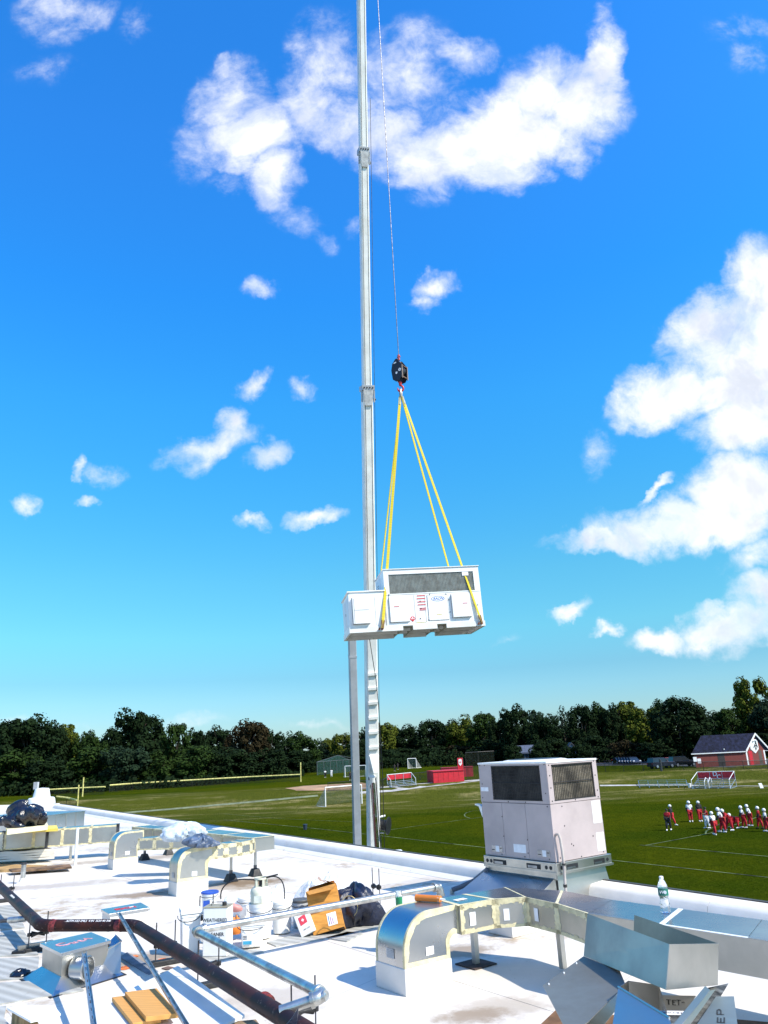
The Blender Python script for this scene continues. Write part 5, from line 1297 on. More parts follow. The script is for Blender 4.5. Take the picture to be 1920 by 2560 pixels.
# white wall panel sheet lying on dunnage and plywood
def slab(pix, zs, h, mat, name, label, cat, group=None, bev=.002):
    pts = [P(x, y, z+h) for (x, y), z in zip(pix, zs)]; b = MB()
    if (pts[1]-pts[0]).cross(pts[2]-pts[0]).z < 0: pts = pts[::-1]
    b.hexa([p-Z*h for p in pts], pts); c = sum(pts, Vector((0, 0, 0)))/len(pts)
    return tag(b.build(name, mat, origin=(c.x, c.y, c.z-h), bev=bev), label, cat, group)
slab([(445, 2414), (612, 2537), (560, 2561), (420, 2640), (150, 2600), (330, 2470)], [.06]*6, .02, whitep, 'insulation_sheet', 'large white rigid sheet lying on the roof beside the black pipe', 'sheet')
dk = M('dunnage_wood', (.30, .20, .11), .85, 0, .2, 6)
slab([(520, 2560), (640, 2548), (650, 2562), (530, 2600)], [.005]*4, .05, dk, 'dunnage_board', 'wooden board under the corner of the large white panel', 'board')
slab([(350, 2436), (500, 2545), (512, 2540), (365, 2433)], [.001]*4, .02, M('grey_strip', (.35, .36, .38), .7), 'metal_strip', 'grey flat strip beside the large white panel', 'strip') if False else None
slab([(18, 2519), (77, 2552), (152, 2534), (136, 2514), (60, 2512)], [.13, .10, .10, .12, .14], .015, whitep, 'white_board', 'small white board propped on wood at the lower left', 'board')
slab([(30, 2530), (76, 2556), (96, 2556), (60, 2528)], [.0]*4, .09, woodt, 'wood_block', 'light wood block under the small white board', 'block')
slab([(50, 2548), (80, 2580), (110, 2576), (90, 2550)], [.0]*4, .06, dk, 'wood_block', 'dark wood block below the small white board', 'block')
slab([(280, 2493), (332, 2558), (403, 2546), (352, 2483)], [.085]*4, .028, ply, 'plywood_sheet', 'lower plywood square partly covered by another', 'plywood', 'plywood squares on the white panel')
slab([(312, 2480), (365, 2542), (445, 2533), (392, 2470)], [.115]*4, .030, ply, 'plywood_sheet', 'upper plywood square lying on top of another', 'plywood', 'plywood squares on the white panel')
# metal struts
def channel(a, c, w_, label, lip=True):
    d = c-a; L = d.length; d.normalize(); s_ = d.cross(Z).normalized()*w_; n_ = s_.cross(d).normalized()*w_*.45
    t = thing('metal_strut', label, 'strut', c if c.z < a.z else a, 'galvanized struts leaning at the lower left')
    bbox(a, d*L, s_, n_*.08/.45*.45, 'web', galvd, t); bbox(a+n_*.09, d*L, s_*.10, n_, 'flange', galvd, t); bbox(a+s_*.9+n_*.09, d*L, s_*.10, n_, 'flange', galvd, t)
    if lip:
        for k in range(14): bbox(a+d*L*(k+.4)/14+s_*.42+n_*.085, d*.05, s_*.18, n_*.012, 'slot', greyd, t)
channel(P(216, 2383, .33), P(252, 2640, .10), .038, 'short galvanized strut leaning on the square metal hood')
channel(P(299, 2282, .36), P(500, 2610, .12), .034, 'long thin galvanized strut crossing over the black pipe')
# black bag scrap at the bottom of the pipe
q = P(722, 2570, .30); t = thing('bag_scrap', 'torn black plastic tied over the black pipe at the bottom', 'plastic scrap', (q.x, q.y, .28))
b = MB(); b.prism([P(705, 2575, .30), P(740, 2575, .30), P(746, 2520, .42), P(728, 2548, .36)], Vector((.0, .03, .0))); b.build('plastic_flap', bluecover, t)
b = MB(); b.prism([P(700, 2578, .30), P(722, 2556, .33), P(748, 2580, .30)], Vector((.03, -.04, .0))); b.build('plastic_flap', bluecover, t)
# ------------------------------------------------------------------ pails, cans, tank, box
pails = 'pails and cans standing on the roof'
def pail(px, yb, yt, rpx, label, square=False, body=plastw, lid=None, band=None, handle=True, rot=0):
    p = P(px, yb); h = zat(p, yt)*.97; r = rpx*zc(p)/FPX; p = p+Vector((0, r*.8, 0)); p.z = .014
    t = thing('pail', label, 'pail', p, pails); seg = 4 if square else 26
    k = 1.30 if square else 1
    def ring(prof, nm, mt, par=t, sm=True):
        b = MB(); b.lathe([(rr*k, zz) for rr, zz in prof], p, seg, (0, 0, 1))
        if square or rot:
            c_ = Matrix.Rotation(math.radians(45+rot), 3, 'Z'); b.v = [tuple(p+c_ @ (Vector(v)-p)) for v in b.v]
        return b.build(nm, mt, par, smooth=sm and not square, bev=.018 if square else 0)
    ring([(r*.84, 0), (r*.97, h*.84)], 'pail_body', body)
    ring([(r*1.0, h*.80), (r*1.0, h*.90)], 'pail_collar', body)
    if lid is not None: ring([(r*1.06, h*.90), (r*1.07, h*.97), (r*1.0, h*1.0), (r*.9, h*.985), (.001, h*.985)], 'lid', lid)
    else: ring([(r*1.03, h*.90), (r*1.03, h), (r*.95, h), (r*.93, h*.92)], 'rim', body)
    if handle:
        b = MB(); pts = [p+Vector((math.cos(a)*r*1.08, -r*.45-math.sin(a)*r*.65, h*.86-math.sin(a)*h*.12)) for a in [math.pi*k/8 for k in range(9)]]; b.tube(pts, .004, 6); b.build('handle', steeld, t)
    if band: bbox(p+Vector((-r*.55, -r*(1.0 if not square else .98)-.004, h*.15)), (r*.8, 0, 0), (0, .004, 0), Z*h*.45, 'label_sticker', band, t)
    return t, p, r, h
pail(520, 2285, 2232, 21, 'white pail with blue lid at the back of the row', lid=blue, band=blue)
pail(612, 2300, 2246, 20, 'small white pail behind the off white tank', lid=plastw, band=plastg)
pt, pp, pr, ph_ = pail(648, 2352, 2262, 30, 'white pail carrying the off white gas tank', lid=None)
pail(702, 2338, 2254, 26, 'tall white pail with lid right of the tank', lid=plastw)
t, p, r, h = pail(625, 2374, 2310, 32, 'square white pail with a printed label in front of the tank', square=True, lid=plastw, band=paper, rot=12)
for k in range(3): bbox(p+Vector((-r*.5, -r*.98-.0065, h*(.50-.06*k))), (r*.3, 0, 0), (0, .002, 0), Z*h*.025, 'print_line', ink, t)
bbox(p+Vector((-r*.5, -r*.98-.0065, h*.17)), (r*.66, 0, 0), (0, .002, 0), Z*h*.14, 'print_block', M('cyan_print', (.05, .35, .55), .5), t)
pail(468, 2392, 2275, 27, 'plain white square pail at the left end of the row', square=True, lid=plastw, rot=20)
t, p, r, h = pail(908, 2310, 2252, 18, 'small clear sided pail with orange lid and blue band behind the box', lid=orange, band=paper)
b = MB(); b.lathe([(r*.99, h*.66), (r*1.02, h*.90)], p, 24); b.build('blue_band', blue, t, smooth=True)
pail(750, 2322, 2252, 22, 'grey pail in the shade behind the cardboard box', body=plastg, lid=M('dark_lid', (.08, .08, .08), .5))
# metal can with lettering
p = P(536, 2396); p = Vector((p.x, p.y, .014)); h = zat(p, 2268)*.98-.01
t = thing('solvent_can', 'rectangular white metal can lettered WEATHERED MEMBRANE CLEANER', 'can', p)
cu_, cv_ = Vector((.96, -.12, 0)).normalized(), Vector((.12, .96, 0)).normalized(); wc = 64*zc(p)/FPX; o = p-cu_*wc/2
bbox(o, cu_*wc, cv_*wc*.72, Z*h, 'can_body', plastw, t, bev=.008)
b = MB(); b.box(o+Z*h*.995-cu_*.003-cv_*.003, cu_*(wc+.006), cv_*(wc*.72+.006), Z*.008); b.build('can_rim', M('tan_metal', (.5, .42, .28), .5, .4), t)
b = MB(); b.lathe([(.022, 0), (.022, .03), (.018, .035)], p+cv_*wc*.3+cu_*wc*.28+Z*(h+.005), 14); b.build('cap', ink, t)
b = MB(); hc = p+cv_*wc*.3-cu_*wc*.02+Z*(h+.008); b.tube([hc-cu_*.06, hc-cu_*.055+Z*.03, hc+cu_*.055+Z*.03, hc+cu_*.06], .004, 6); b.build('handle', steeld, t)
for k, s_ in enumerate(('WEATHERED', 'MEMBRANE', 'CLEANER')): text(s_, 'print_word', ink, p-cv_*.0015+Z*(h*(.74-.145*k)), cu_, Z, .043, t, depth=.0006, bold=.0004)
# off-white gas tank on the pail
tp = Vector((pp.x, pp.y, pp.z+ph_*.80)); hT = zat(pp, 2192)-tp.z; rT = 26*zc(tp)/FPX
t = thing('gas_tank', 'off white gas tank with collar and black hoses standing in a pail', 'gas tank', tp)
cream = M('cream_enamel', (.66, .64, .50), .4, 0, .05, 4)
hb = hT*.72; b = MB(); b.lathe([(rT*.5, 0), (rT*.92, .02), (rT, .06), (rT, hb*.75), (rT*.93, hb*.88), (rT*.7, hb*.97), (rT*.3, hb), (.001, hb)], tp, 28); b.build('tank_shell', cream, t, smooth=True)
b = MB(); 
for k in range(5): a = 2*math.pi*k/5+.3; b.box(tp+Vector((math.cos(a)*rT*.55-.01, math.sin(a)*rT*.55-.01, hb*.93)), (.022, 0, 0), (0, .022, 0), Z*(hT-hb)*.9)
b.lathe([(rT*.62, hT*.93), (rT*.64, hT*.99), (rT*.56, hT*.99), (rT*.55, hT*.93)], tp, 20); b.build('collar', cream, t)
b = MB(); b.lathe([(.02, hb), (.02, hb+.05), (.03, hb+.055), (.03, hb+.07)], tp, 12); b.build('valve', steeld, t)
bbox(tp+Vector((-rT*.5, -rT-.001, hb*.35)), (rT*.75, 0, 0), (0, .002, 0), Z*hb*.3, 'label_sticker', M('pale_label', (.6, .62, .55), .6), t)
for s_, ex in ((-1, .42), (1, .26)):
    b = MB(); q0 = tp+Z*(hb+.05); pts = []
    for k in range(13):
        u = k/12; pts.append(q0+Vector((s_*ex*math.sin(u*1.7), -.05*u, .09*math.sin(u*2.4)-.24*u*u if s_ > 0 else .05*math.sin(u*3)-.16*u*u)))
    b.tube(pts, .007, 8); b.build('hose', rubber, t, smooth=True)
b = MB(); b.tube([q0-Vector((.06, 0, -.01)), q0+Vector((.19, -.05, .06))], .008, 8); b.build('valve_lever', rubber, t)
# clear plastic bags with rubbish
for (x, y, z_, rd, sd_, lb, mt_) in ((790, 2300, .0, (.24, .20, .26), 21, 'clear plastic rubbish bag heaped behind the cardboard box', film), (590, 2290, .0, (.18, .14, .14), 22, 'clear plastic bag with pinkish rubbish left of the tank', film), (690, 2285, .02, (.16, .14, .17), 24, 'white plastic bag bulging right behind the tank', M('white_bag', (.72, .72, .74), .4, 0, .06, 5, .5)), (838, 2262, .0, (.17, .15, .24), 27, 'clear plastic wrap standing behind the box top', film)):
    q = P(x, y, 0); blob('plastic_bag', lb, 'plastic bag', (q.x, q.y, .015), rd, mt_, sd_, .5)
for (x, y, rd, mt_, lb) in ((775, 2240, (.05, .05, .04), orange, 'orange wrapper inside the clear rubbish bag'), (585, 2268, (.09, .06, .05), M('pink_wrapper', (.6, .25, .22), .5), 'pinkish wrapper inside the clear bag left of the tank'), (800, 2226, (.10, .06, .12), M('taupe_paper', (.33, .24, .20), .8), 'brown paper standing inside the clear rubbish bag')):
    q = P(x, y+45, 0); blob('wrapper', lb, 'wrapper', (q.x, q.y, .14), rd, mt_, 31, .5, n=10)
q = P(895, 2318); blob('tarp_bag', 'dark navy crumpled bag leaning behind the cardboard box', 'bag', (q.x-.02, q.y+.02, .015), (.25, .19, .25), bluecover, 33, .8)
q = P(540, 2352); t = blob('white_sack', 'white plastic sack between the can and the square pail', 'sack', (q.x, q.y-.05, .015), (.15, .10, .10), plastw, 41, .5)
q = P(592, 2352); blob('orange_rag', 'orange rag stuffed beside the square white pail', 'rag', (q.x-.02, q.y+.03, .06), (.06, .05, .10), orange, 44, .6, n=10)
# leaning white can with red diamond label
a_ = P(757, 2343, .015); ux = Vector((.80, -.1, 0)).normalized(); up_ = (Z*.93+Vector((-.42, .22, 0))).normalized(); dp = ux.cross(up_)*-1
t = thing('solvent_can', 'white can with red hazard diamond tilted against the cardboard box', 'can', a_)
ux = (ux-up_*ux.dot(up_)).normalized(); dp = up_.cross(ux); w_ = .155
bbox(a_-ux*w_*.1, ux*w_, dp*.11, up_*.235, 'can_body', plastw, t, bev=.008); fc = a_+ux*w_*.4+up_*.145-dp*.0015
b = MB(); s_ = .040; b.prism([fc-ux*s_-up_*0+up_*s_*.9, fc+ux*s_+up_*s_*1.1, fc+ux*s_-up_*s_*.9, fc-ux*s_-up_*s_*1.1], -dp*.001); b.build('hazard_label', M('hazard_red', (.75, .06, .10), .5), t)
b = MB(); s2_ = .016; b.prism([fc-dp*.0015+ux*s2_, fc-dp*.0015+up_*s2_, fc-dp*.0015-ux*s2_, fc-dp*.0015-up_*s2_], -dp*.001); b.build('hazard_mark', paper, t)
text('UN 1133', 'print_word', ink, a_+ux*w_*.45+up_*.055-dp*.002, ux, up_, .020, t, depth=.0004)
# cardboard box, open top, leaning
def solve_box():
    pass
C0 = PD(784, 2343, P(784, 2343).y); C0.z = .016
bu = (PD(859, 2316, C0.y+.03)-C0); up_ = (PD(742, 2226, C0.y+.14)-C0)
bu = Vector((bu.x, .02, bu.z)); bl_ = bu.length; bu.normalize(); ul = up_.length; up_ = (up_-bu*up_.dot(bu)).normalized(); bd = bu.cross(up_); bd = bd if bd.y > 0 else -bd
bu = Vector(bu); bwid, bh, bdp, th_ = .36, .62, .24, .006
t = thing('cardboard_box', 'tall brown cardboard box leaning open among the pails', 'cardboard box', C0)
bwid = .33; bh = ul*.90; 
bbox(C0, bu*bwid, bd*th_, up_*bh, 'front_panel', card, t); bbox(C0+bd*(bdp-th_), bu*bwid, bd*th_, up_*bh, 'back_panel', card, t)
bbox(C0+bd*(th_+.0005), bu*th_, bd*(bdp-2*th_-.001), up_*bh, 'side_panel', card, t); bbox(C0+bu*(bwid-th_)+bd*(th_+.0005), bu*th_, bd*(bdp-2*th_-.001), up_*bh, 'side_panel', card, t)
bbox(C0+bu*(th_+.0005)+bd*(th_+.0005)+up_*.002, bu*(bwid-2*th_-.001), bd*(bdp-2*th_-.001), up_*th_, 'bottom_panel', dkcard, t)
tp_ = C0+up_*(bh+.001)
b = MB(); b.prism([tp_+bd*bdp, tp_+bd*bdp+bu*bwid, tp_+bd*(bdp-.02)+bu*bwid*.95+up_*.05-bd*.14, tp_+bd*(bdp-.02)+bu*bwid*.1+up_*.04-bd*.16], bd*.004); b.build('top_flap', card, t)
b = MB(); b.prism([tp_+bu*bwid, tp_+bu*bwid+bd*bdp, tp_+bu*(bwid-.10)+bd*(bdp*.9)+up_*.09, tp_+bu*(bwid-.12)+bd*.03+up_*.07], bu*.004); b.build('top_flap', card, t)
b = MB(); b.prism([tp_, tp_+bu*bwid, tp_+bu*bwid*.9-bd*.10-up_*.07, tp_+bu*.04-bd*.11-up_*.06], bd*.004); b.build('top_flap', card, t)
bbox(C0+bu*.002+up_*bh*.46-bd*.0012, bu*(bwid-.004), -bd*.0006, up_*.02, 'tape_line', dkcard, t)
bbox(C0+bu*bwid*.52+up_*bh*.10-bd*.0014, bu*bwid*.30, -bd*.0006, up_*bh*.28, 'label_sticker', paper, t); 
for k in range(3): bbox(C0+bu*(bwid*.55+.02*k)+up_*bh*.13-bd*.0026, bu*.008, -bd*.0006, up_*bh*(.2-.04*k), 'print_bar', M('purple_ink', (.25, .04, .25), .6) if k else inkb, t)
# small wires and hoops
b = MB(); q = P(858, 2268, .30); b.tube([q+Vector((.09*math.cos(a), .03*math.sin(a), .10*math.sin(a)))+Vector((.06, 0, 0)) for a in [math.pi*(1.1-k*1.4/10) for k in range(11)]], .004, 6); tag(b.build('wire_hoop', M('brass_wire', (.45, .35, .15), .5, .5), origin=q), 'thin wire hoop sticking up from the navy bag', 'wire')
# caulk tube, green bottle
q = P(1040, 2244, .594); dB = (P(1090, 2247, .594)-q); dB.normalize(); t = thing('caulk_tube', 'orange caulk tube lying on top of the big duct elbow', 'caulk tube', q)
b = MB(); b.tube([q, q+dB*.24], .027, 18); b.build('tube_body', orange, t, smooth=True); b = MB(); b.tube([q+dB*.22, q+dB*.235, q+dB*.24, q+dB*.285], [.027, .027, .010, .004], 12); b.build('nozzle', paper, t, smooth=True); b = MB(); b.tube([q+dB*.17, q+dB*.20], .0265, 18); b.build('yellow_stripe', yellow, t, smooth=True)
q = P(998, 2263, .50); q = P(998, 2262, .0); q = PD(998, 2259, P(998, 2262, .55).y+.9); t = None
gbp = P(999, 2420-90, 0); gbp = F_e = Fb+A*.75+B*.05; gx_ = P(998, 2259, .30); gx_ = Vector((gx_.x, gx_.y, 0)); 
def bottle(base, H, r, label, cat='bottle', lab=None, group=None):
    t = thing('water_bottle', label, cat, base, group)
    b = MB(); b.lathe([(r*.6, 0), (r*.92, .004), (r*.98, H*.04), (r*.92, H*.08), (r, H*.12), (r*.92, H*.18), (r, H*.24), (r*.9, H*.32), (r*.84, H*.40), (r*.98, H*.46), (r, H*.50), (r, H*.68), (r*.92, H*.76), (r*.55, H*.88), (r*.36, H*.92), (r*.36, H*.94), (.001, H*.94)], base, 24); b.build('bottle_shell', pet, t, smooth=True)
    b = MB(); b.lathe([(r*1.015, H*.48), (r*1.015, H*.67)], base, 24); lb = b.build('bottle_label', lab or M('green_label', (.01, .16, .11), .4), t, smooth=True)
    b = MB(); b.lathe([(r*.42, H*.93), (r*.42, H*.985), (r*.3, H)], base, 16); b.build('cap', paper, t, smooth=True)
    d = (CAM-Vector(base)); d.z = 0; d.normalize(); sx = Z.cross(d)
    b = MB(); b.lathe([(r*.32, 0), (r*.32, .0015)], Vector(base)+Z*H*.575+d*r*1.012+sx*r*.35, 14, d); b.build('label_emblem', paper, lb)
    text('W', 'label_letter', paper, Vector(base)+Z*H*.575+d*(r*1.02)-sx*r*.38, sx, Z, H*.13, lb, depth=.0004, shear=.3)
    return t
bottle(P(1665, 2281, .570), .250, .037, 'clear water bottle with dark green label standing on the long duct')
cup = P(998, 2264, .40); t = thing('cup', 'small clear cup with green drink seen behind the elbow top', 'cup', (cup.x, cup.y, .0)); hz = zat(cup, 2228)
bbox(Vector((cup.x-.06, cup.y-.06, .002)), (.12, 0, 0), (0, .12, 0), Z*.33, 'stand_block', plastw, t, bev=.01)
b = MB(); b.lathe([(.03, .333), (.034, hz-.02), (.036, hz)], (cup.x, cup.y, 0), 16); b.build('cup_shell', pet, t, smooth=True); b = MB(); b.lathe([(.031, .36), (.0335, hz-.05)], (cup.x, cup.y, 0), 16); b.build('green_label', M('green_plastic', (.02, .25, .10), .4), t, smooth=True)

# ------------------------------------------------------------------ existing rooftop unit on its curb
b_len, a_len = .917, 1.206
U0_ = Vector((1.811, 9.820, 0)); o3 = lambda x, y, z: U0_+B*x+A*y+Z*z
t = thing('rooftop_unit', 'beige rooftop air conditioning unit standing on a galvanized curb at the roof edge', 'air conditioner', U0_)
def lb(x0, x1, y0, y1, z0, z1, nm, mt, par=None, bev=0, label=None): return bbox(o3(x0, y0, z0), B*(x1-x0), A*(y1-y0), Z*(z1-z0), nm, mt, par or t, bev=bev, label=label)
zr0, zr1, zm_, ztp = .345, .475, 1.12, 1.60
b = MB(); k_ = .03
b.hexa([o3(.02-k_, .02-k_, .001), o3(b_len+k_, .02-k_, .001), o3(b_len+k_, a_len, .001), o3(.02-k_, a_len, .001)], [o3(.03, .03, zr0), o3(b_len-.03, .03, zr0), o3(b_len-.03, a_len-.03, zr0), o3(.03, a_len-.03, zr0)]); b.build('curb', galv2, t)
# wide sloped skirt on the left side
b = MB(); s0, s1 = o3(-.01, .03, .30), o3(-.01, a_len-.02, .30)
b.prism([s0, s1, o3(-.62, a_len+.02, .03), o3(-.62, .0, .03)], Z*.012); b.build('sloped_skirt', galv, t)
b = MB(); b.prism([s0, o3(-.62, 0, .03), o3(-.01, .02, .01)], A*.01); b.build('skirt_cheek', galv2, t)
lb(-.02, .0, .0, a_len, .29, zr0+.01, 'trim_strip', galv2)
# base rail with lifting holes
lb(-.035, b_len+.035, -.035, 0.0, zr0+.02, zr1, 'base_rail', galv2, bev=.004); lb(-.035, 0, .001, a_len, zr0+.02, zr1, 'base_rail', galv2, bev=.004); lb(b_len, b_len+.035, .001, a_len, zr0+.02, zr1, 'base_rail', galv2); lb(0, b_len, .001, a_len, zr0+.015, zr1-.002, 'base_pan', galv2)
lb(-.05, b_len+.05, -.045, -.035, zr0+.005, zr0+.03, 'rail_lip', galv2); lb(-.045, -.035, -.03, a_len, zr0+.005, zr0+.03, 'rail_lip', galv2)
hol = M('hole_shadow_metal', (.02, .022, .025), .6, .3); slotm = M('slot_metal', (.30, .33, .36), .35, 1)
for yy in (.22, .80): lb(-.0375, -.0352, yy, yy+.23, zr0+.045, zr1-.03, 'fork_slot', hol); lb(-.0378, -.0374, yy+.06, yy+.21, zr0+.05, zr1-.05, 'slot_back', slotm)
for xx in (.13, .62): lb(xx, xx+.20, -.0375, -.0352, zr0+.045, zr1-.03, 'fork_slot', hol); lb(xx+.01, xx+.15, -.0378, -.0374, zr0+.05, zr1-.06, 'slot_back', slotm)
for yy in (.06, .13, 1.07, 1.14):
    b = MB(); b.lathe([(.022, 0), (.022, .003)], o3(-.0355, yy, zr0+.075), 14, -B); b.build('rigging_hole', hol, t)
for xx in (.05, .87):
    b = MB(); b.lathe([(.022, 0), (.022, .003)], o3(xx, -.0355, zr0+.075), 14, -A); b.build('rigging_hole', hol, t)
# lower cabinet: panels side by side with gaps
lb(.012, b_len-.012, .012, a_len-.012, zr1+.001, ztp-.02, 'inner_cabinet', M('inner_dark_metal', (.03, .028, .027), .7), bev=0)
for y0, y1 in ((.006, .42), (.424, .83), (.834, a_len-.004)): lb(0, .011, y0, y1, zr1+.004, zm_-.006, 'access_panel', tan, bev=.003)
lb(.0, b_len, 0-.0, .0055, zr1+.004, zm_-.006, 'access_panel', tan, bev=.002, label='large blank side panel')
lb(b_len-.008, b_len-.001, .007, a_len, zr1+.004, ztp-.02, 'access_panel', tan); lb(.012, b_len-.012, a_len-.006, a_len, zr1+.004, ztp-.02, 'access_panel', tan)
# upper frame
for (x0, x1, y0, y1, z0, z1) in ((0, .009, 0, .115, zm_, ztp), (0, .009, .965, a_len, zm_, ztp), (0, .009, .1155, .9645, zm_, zm_+.035), (0, .009, .1155, .9645, ztp-.045, ztp)): lb(x0-.003, x1, y0+.0005, y1, z0, z1, 'frame_panel', tan)
for (x0, x1, z0, z1) in ((0, .085, zm_, ztp), (b_len-.085, b_len, zm_, ztp), (.0855, b_len-.0855, zm_, zm_+.035), (.0855, b_len-.0855, ztp-.045, ztp)): lb(x0, x1, -.003, .005, z0, z1, 'frame_panel', tan)
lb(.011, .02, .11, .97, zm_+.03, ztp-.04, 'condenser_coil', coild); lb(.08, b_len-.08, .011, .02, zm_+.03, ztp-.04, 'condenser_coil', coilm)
# wire guards
def guard(n, m_, fx):
    b = MB()
    for k in range(n+1): p0_, p1_ = fx(k/n, 0), fx(k/n, 1); b.tube([p0_, p1_], .0028, 4, False)
    for k in range(m_+1): p0_, p1_ = fx(0, k/m_), fx(1, k/m_); b.tube([p0_, p1_], .0026 if k != m_//2 else .005, 4, False)
    o = b.build('wire_guard', blackg, t); return o
guard(30, 10, lambda u, v: o3(-.006, .118+u*.845, zm_+.038+v*(ztp-zm_-.086))); guard(24, 2, lambda u, v: o3(.088+u*(b_len-.176), -.006, zm_+.038+v*(ztp-zm_-.086)))
lb(-.006, -.003, .11, .97, zm_+.030, zm_+.042, 'guard_edge', blackg); lb(-.006, -.003, .11, .97, ztp-.05, ztp-.038, 'guard_edge', blackg); lb(.08, b_len-.08, -.007, -.0035, ztp-.05, ztp-.036, 'guard_edge', blackg); lb(.08, b_len-.08, -.007, -.0035, zm_+.03, zm_+.04, 'guard_edge', blackg)
# top sheet bulging round the fan
b = MB(); b.hexa([o3(-.01, -.01, ztp-.018), o3(b_len+.01, -.01, ztp-.018), o3(b_len+.01, a_len+.01, ztp-.018), o3(-.01, a_len+.01, ztp-.018)], [o3(-.01, -.01, ztp+.004), o3(b_len+.01, -.01, ztp+.004), o3(b_len+.01, a_len+.01, ztp+.004), o3(-.01, a_len+.01, ztp+.004)]); b.build('top_panel', offw, t, bev=.004)
b = MB(); cf = o3(b_len*.5, a_len*.52, ztp+.004); b.lathe([(.44, 0), (.40, .012), (.36, .018), (.34, .020)], cf, 40); b.build('fan_shroud', offw, t, smooth=True)
b = MB(); b.lathe([(.33, .021), (.33, .024)], cf, 36); b.build('fan_grille', steeld, t)
scr = M('screw_head', (.05, .05, .05), .5, .5)
for (yy, zz) in [(.03, ztp-.03), (.97+.12, ztp-.03), (1.18, ztp-.03), (.05, zm_+.12), (.05, zm_-.03), (1.17, zm_+.05), (1.16, zm_+.22), (.4, zm_+.012), (.7, zm_+.012), (.43, .7), (.84, .72), (.44, .55), (.84, .95), (.1, zr1+.03), (.5, zr1+.03), (.9, zr1+.03)]:
    b = MB(); b.lathe([(.008, 0), (.006, .004)], o3(-.0036 if zz > zm_ else -.0005, yy, zz), 8, -B); b.build('screw', scr, t)
for (xx, zz) in [(.04, ztp-.04), (.04, ztp-.16), (.04, zm_+.18), (.04, zm_+.03), (.87, ztp-.03), (.87, ztp-.2), (.88, zm_+.1), (.88, zm_+.02), (.45, zm_+.017), (.2, zm_-.04), (.21, .86), (.30, .65), (.33, .63), (.08, .52), (.45, zr1+.02), (.86, zr1+.03), (.70, .70)]:
    b = MB(); b.lathe([(.009, 0), (.006, .004)], o3(xx, -.0035 if zz > zm_ else -.0005, zz), 8, -A); b.build('screw', scr, t)
for yy in (.88, .08):
    lb(-.004, -.0005, yy, yy+.20, zr1+.055, zr1+.125, 'handle_recess', M('steel_handle', (.40, .40, .41), .3, .6)); lb(-.006, -.0042, yy+.06, yy+.12, zr1+.055, zr1+.125, 'latch', paper); lb(-.0055, -.0042, yy+.14, yy+.19, zr1+.07, zr1+.08, 'latch_slot', ink); lb(-.0055, -.0042, yy+.01, yy+.05, zr1+.095, zr1+.105, 'latch_slot', ink)
lb(-.002, -.0005, .47, .68, zr1+.07, zr1+.165, 'label_sticker', paper)
lb(-.0045, -.0032, 1.05, 1.19, zm_+.13, zm_+.18, 'label_sticker', paper)
lb(.74, .90, -.0015, -.0003, .84, 1.10, 'panel_sticker', offw); lb(.76, .90, -.0015, -.0003, .52, .73, 'panel_sticker', offw)
b = MB(); b.prism([o3(-.002, a_len-.001, 1.05), o3(-.002, a_len+.05, 1.085), o3(-.002, a_len+.13, 1.09), o3(-.002, a_len+.13, 1.075), o3(-.002, a_len+.06, 1.06), o3(-.002, a_len+.001, .93)], B*.05); b.build('side_bracket', offw, t)
# flexible conduit down the near corner
cnd = M('beige_conduit', (.46, .41, .38), .6)
pts = [o3(.035, -.012, .78), o3(.035, -.05, .79), o3(.045, -.06, .74), o3(.06, -.06, .60), o3(.045, -.075, .42), o3(.03, -.075, .25), o3(.02, -.085, .08)]
b = MB(); b.tube(pts, .017, 10); b.build('conduit', cnd, t, smooth=True); b = MB(); b.tube([pts[4]+Z*.03, pts[4]+Z*.05], .021, 10); b.build('clamp', ink, t); b = MB(); b.tube([pts[5], pts[5]-Z*.03], .023, 10); b.build('clamp', ink, t)
# dark drain pipe running from the unit to the roof
q0, q1, q2_, q3_ = o3(-.05, a_len-.06, .31), P(1180, 2206, .12), P(1150, 2218, .08), P(1130, 2225, .05)
t = thing('drain_pipe', 'dark grey drain pipe sloping from the beige unit down to the roof', 'pipe', q3_)
dpm = M('dark_drain', (.16, .16, .18), .5); b = MB(); b.tube([q0, q1.lerp(q0, .15), q2_, q3_], .030, 12); b.build('pipe_length', dpm, t, smooth=True); b = MB(); b.tube([q3_+Z*.01, Vector((q3_.x, q3_.y, .005))], .028, 12); b.build('pipe_elbow', galv2, t)
# leaves and debris by the parapet
rg = random.Random(9)
lfm = M('dry_leaf', (.45, .30, .10), .9, 0, .4, 20); b = MB()
for (x, y, n, sx, sy) in ((1165, 2178, 60, 22, 5), (905, 2132, 25, 30, 2), (700, 2118, 18, 16, 4), (1050, 2168, 30, 60, 5), (1910, 2293, 30, 20, 4)):
    for _ in range(n):
        q = P(x+rg.gauss(0, sx), y+rg.gauss(0, sy), .015); s_ = rg.uniform(.008, .03); a0 = rg.uniform(0, 6.3); b.face([q+Vector((math.cos(a0+k*1.57)*s_, math.sin(a0+k*1.57)*s_*.6, rg.uniform(0, .02))) for k in range(4)])
tag(b.build('leaf_litter', lfm), 'dry leaves and bits lying along the parapet', None, kind='stuff')
q = P(896, 2137); t = thing('sticker_box', 'small white boxes with red print lying by the parapet', 'litter', (q.x, q.y, 0)); bbox(Vector((q.x, q.y, .002)), (.16, 0, 0), (0, .1, 0), Z*.06, 'carton', paper, t); bbox(Vector((q.x+.02, q.y-.002, .02)), (.1, 0, 0), (0, .001, 0), Z*.02, 'print_line', inkr, t); bbox(Vector((q.x+.2, q.y, .002)), (.07, 0, 0), (0, .06, 0), Z*.09, 'carton', plastg, t)
